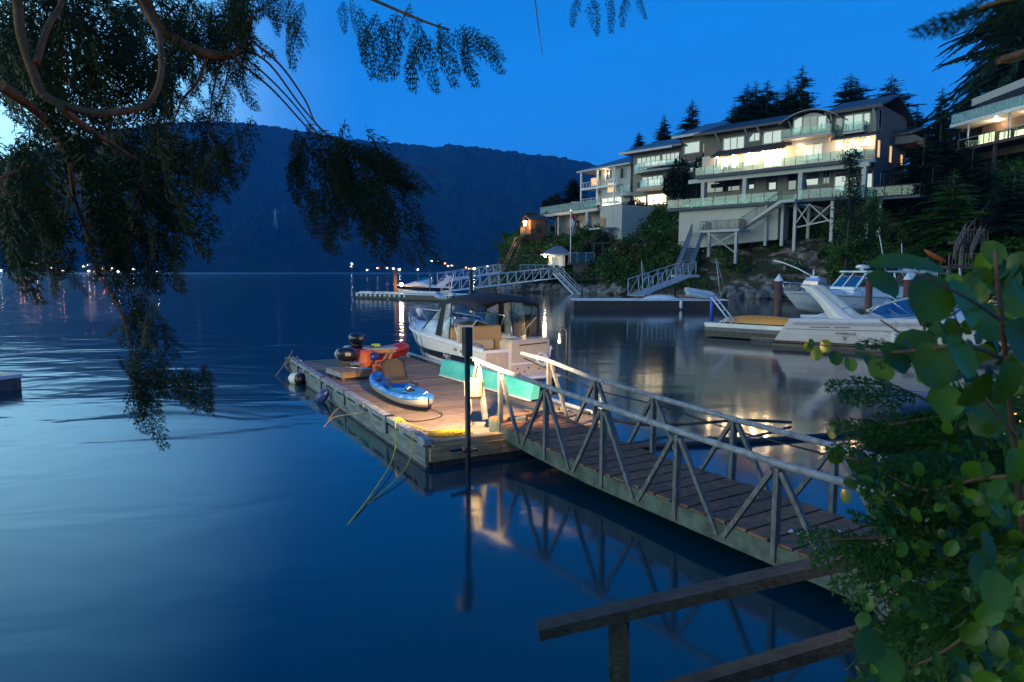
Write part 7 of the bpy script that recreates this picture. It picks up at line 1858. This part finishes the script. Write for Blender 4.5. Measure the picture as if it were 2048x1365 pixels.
    S+=scatter([(640,300),(700,290),(760,320),(850,420),(855,490),(800,480),(720,450),(640,440)],40,3.4,3.9,.24,.38,d=(.25,0,-1),jit=.28)
    S+=scatter([(700,305),(760,310),(880,345),(860,360),(800,380),(730,350)],16,3.6,3.8,.16,.26,d=(.9,0,-.6),jit=.2)
    S+=scatter([(0,330),(60,340),(100,420),(95,470),(60,500),(0,510)],42,2.0,3.0,.2,.32,jit=.35)
    S+=scatter([(75,515),(165,505),(155,560),(80,560)],11,2.7,2.9,.12,.2,jit=.5)
    S+=scatter([(180,430),(260,420),(360,460),(340,560),(210,560)],40,2.6,3.0,.16,.26,jit=.4)
    S+=scatter([(240,620),(330,620),(350,700),(260,720)],15,2.8,3.0,.16,.24,jit=.5)
    S+=scatter([(250,700),(340,740),(445,775),(440,810),(330,810),(300,850),(255,790)],22,2.8,3.0,.16,.26,d=(.35,0,-1),jit=.35)
    sprays('foliage',S,G_cedar,t,O)
left_cedar()
def right_bough():
    O=on_y(2300,-100,.95); t=thing('cedar_bough_tree','blurred cedar bough reaching in at the top right corner','tree',Vector((2.6,.4,1.3))); O=Vector((2.6,.4,1.3))
    MB().tube([(0,0,-.4),(0,0,3)],[.16,.12],10).build('trunk', M_bark, t)
    limb(t,'limb',[(2500,-60,.8),(2150,-20,.8),(2040,-5,.8),(1960,15,.8)],.006,.002,O); limb(t,'limb',[(2500,80,1.2),(2150,70,1.2),(2048,108,1.2),(1995,122,1.2)],.012,.006,O)
    S=[(on_y(2045,5,.8),Vector((-1,0,-.12)),(0,-1,.9),.11),(on_y(2000,0,.8),Vector((-1,0,-.35)),(0,-1,.9),.075),(on_y(1985,-10,.8),Vector((-.8,0,-.6)),(0,-1,.6),.06),(on_y(2060,0,.82),Vector((-.5,0,-.8)),(0,-1,.6),.08),(on_y(2080,-20,.8),Vector((-.8,0,-.2)),(.2,-1,.6),.12)]
    sprays('foliage',S,G_cedar,t,O)
right_bough()
def leaf_mesh(name, L, gm, parent, O):
    """L of (centre, radius, normal, axis, aspect) -> cupped round leaves"""
    n=20; VV=[];FF=[];b=0
    for c,r0,nn,ax,asp in L:
        z=Vector(nn).normalized(); x=Vector(ax); x=(x-z*x.dot(z)).normalized(); y=z.cross(x); ring=[]
        for k in range(n):
            a=2*PI*k/n; rr=r0*(1+.10*math.cos(a)-.12*(abs(math.cos(a/2))**8)+.022*((k%2)*2-1)+rnd.uniform(-.035,.035)); ring.append(c-O+x*rr*math.cos(a)*1.12+y*rr*math.sin(a)*asp+z*(.16*r0*abs(math.sin(a))-.10*r0*math.cos(a)**2))
        inner=[c-O+x*r0*.5*math.cos(2*PI*k/n)*1.12+y*r0*.5*asp*math.sin(2*PI*k/n)+z*(.08*r0*abs(math.sin(2*PI*k/n))) for k in range(n)]
        V=[tuple(v) for v in ring+inner]+[tuple(c-O)]; VV+=V
        for k in range(n):
            j=(k+1)%n; FF+= [(b+k,b+j,b+n+j),(b+k,b+n+j,b+n+k),(b+n+k,b+n+j,b+2*n)]
        s0=c-O-x*r0*1.0; s1=s0-x*r0*rnd.uniform(.7,1.3)-z*r0*.5; VV+=[tuple(s0+y*r0*.03),tuple(s0-y*r0*.03),tuple(s1)]; FF.append((b+2*n+1,b+2*n+2,b+2*n+3))
        b+=2*n+4
    return np_mesh(name, VV, FF, gm, parent, smooth=True)
def right_shrub():
    O=Vector((1.75,1.35,1.2)); t=thing('leafy_shrub','near shrub with broad round green leaves filling the lower right corner','shrub',O)
    for pts,a,b in (([(2150,1500,1.6),(2060,1150,1.5),(2030,900,1.3),(2010,700,1.1),(1995,560,1.0),(1990,500,1.0)],.008,.002),([(2010,720,1.1),(1930,690,1.0),(1850,700,1.1),(1740,705,1.3),(1640,690,1.6),(1600,685,1.7)],.004,.0012),([(2040,950,1.3),(1950,960,1.4),(1840,980,1.7),(1740,930,1.8),(1660,905,1.9)],.004,.0015),([(2030,870,1.2),(1960,780,1.1),(1900,600,.9)],.003,.001),([(2060,1150,1.5),(1960,1250,1.5),(1830,1330,1.6),(1720,1290,1.5)],.005,.0015),([(1720,930,1.8),(1690,860,1.9),(1660,780,1.9),(1650,760,1.9)],.002,.001),([(2000,640,1.0),(1940,600,.85),(1830,545,.8)],.003,.0012)): limb(t,'stem',pts,a,b,O, mat('red_brown_stem',(.16,.075,.04),.7,var=.3,scale=20))
    L=[]
    def leaf(px,py,rp,r0=None,tilt=.35,asp=.92,ax=None,Y=None):
        r0=r0 or rnd.uniform(.030,.038); Y=Y or r0*FPX/rp; n=Vector((rnd.gauss(0,tilt),-1,rnd.gauss(.35,tilt))); L.append((on_y(px,py,Y),r0*1.0,n,ax or (rnd.gauss(0,.6),rnd.gauss(0,.3),-1),asp))
    for a in ((1861,592,52),(1926,605,50),(1968,640,44),(1766,567,34),(1866,731,46),(1921,712,44),(1980,838,38),(1674,909,20),(1718,920,26),(1733,948,24),(1738,1288,36),(1780,1330,34),(1972,1098,38),(1966,1146,38),(1990,1180,40),(2020,1150,36),(1617,690,13),(1632,708,13),(1671,716,15),(1650,692,14),(1718,700,17),(1700,728,15),(1740,722,18),(1826,1074,20),(1690,992,14),(1700,968,14),(1663,868,10),(1668,848,10),(1985,505,26),(2010,530,24),(1970,520,22),(2025,560,30),(1960,560,28),(2035,600,36),(1900,665,30),(1760,740,26),(1830,690,38),(1790,715,34),(2010,760,48),(2040,680,48),(1950,780,40),(1890,800,34),(2030,930,36),(1760,1010,18),(1745,1330,30)): leaf(*a)
    L.append((on_y(1817,534,.85),.046,Vector((.1,-.5,1)),(1,0,.0),.55))
    P1=[(1850,560),(2060,500),(2060,900),(1900,880),(1880,760),(1800,740)]
    P2=[(1700,960),(1900,880),(2060,880),(2060,1380),(1690,1380),(1720,1180),(1800,1100)]
    def rs(P,n,r0,r1):
        k=0
        while k<n:
            x,y=rnd.uniform(1650,2090),rnd.uniform(480,1400)
            if inpoly(x,y,P):
                Y=rnd.uniform(1.1,1.7) if r1>23 else rnd.uniform(1.35,2.3); rp=rnd.uniform(r0,r1); leaf(x,y,rp,rp*Y/FPX,.95,rnd.uniform(.65,.9),None,Y); k+=1
    rs(P1,110,10,24); rs(P2,330,8,17); rs([(1880,800),(2070,700),(2070,1380),(1860,1380)],300,9,19); rs([(1950,880),(2080,820),(2080,1400),(1900,1400)],110,13,30)
    leaf_mesh('leaves',L,G_leaf,t,O)
    pale=[]; L2=L; 
right_shrub()
def right_cedar():
    O=Vector((2.3,2.0,1.0)); t=thing('cedar_sapling','young cedar with flat bright green sprays growing through the near shrub','tree',O)
    MB().tube([(0,0,-.5),(-.05,0,.8),(-.1,-.1,1.5)],[.03,.02,.008],8).build('trunk', M_bark, t)
    for pts in ([(2060,720,1.7),(1900,705,1.6),(1840,690,1.6),(1760,640,1.6)],[(2060,900,1.8),(1950,860,1.8),(1850,800,1.8),(1740,750,1.8)],[(2060,1060,1.8),(1900,1060,1.9),(1760,1075,1.9),(1640,1080,1.9)],[(2050,800,1.7),(1900,830,1.7),(1780,850,1.7)]): limb(t,'limb',pts,.006,.0015,O)
    S=[]
    def sp(px,py,Y,d,s,n=(0,-.7,.8)): S.append((on_y(px,py,Y),Vector(d),(n[0]+rnd.gauss(0,.2),n[1],n[2]+rnd.gauss(0,.2)),s))
    sp(1868,705,1.6,(-1,0,.35),.16); sp(1890,700,1.6,(-1,0,-.1),.12); sp(1840,690,1.6,(-.9,0,-.4),.1)
    for x,y,dx,dz,s in ((1800,768,-1,.05,.17),(1850,800,-1,.2,.2),(1860,830,-1,-.1,.2),(1820,850,-1,.0,.18),(1880,870,-.9,-.3,.2),(1790,865,-1,-.15,.17),(1930,850,-1,-.2,.2)): sp(x,y,1.75,(dx,0,dz),s)
    for x,y,dx,dz,s in ((1760,1078,-1,.05,.22),(1790,1095,-1,-.15,.22),(1800,1120,-1,-.3,.2),(1850,1070,-1,.0,.22),(1830,1150,-.9,-.4,.2),(1870,1110,-1,-.1,.2)): sp(x,y,1.9,(dx,0,dz),s)
    S+=scatter([(1830,900),(2050,860),(2050,1365),(1790,1365),(1830,1200),(1790,1100)],52,1.6,2.4,.2,.34,d=(-.9,0,-.25),jit=.35)
    S+=scatter([(1850,800),(2050,780),(2050,1000),(1820,980)],26,1.5,2.2,.18,.3,d=(-.9,0,-.1),jit=.35)
    sprays('foliage',S,G_cedar2,t,O,TPL2)
right_cedar()
# garden lantern glowing behind the leaves at the right edge
def lantern():
    p=on_y(2040,880,3.6); t=thing('garden_lantern','warm glowing garden lantern behind the leaves at the right edge','lantern',(p.x,p.y,.0))
    z=p.z; MB().tube([(0,0,-.3),(0,0,z-.22)],.03,8).build('post', M_dmetal, t); MB().lathe([(.06,z-.2),(.13,z-.18),(.15,z+.14),(.07,z+.17)],12).build('glass', emis('lantern_amber',(1,.42,.06),5), t); MB().lathe([(.19,z+.171),(.04,z+.3),(.01,z+.33)],12).build('cap', M_dmetal, t)
    lamp('garden_lantern_light','POINT',(p.x-.05,p.y-.45,z+.35),60,(1,.62,.28),size=.12)
lantern()
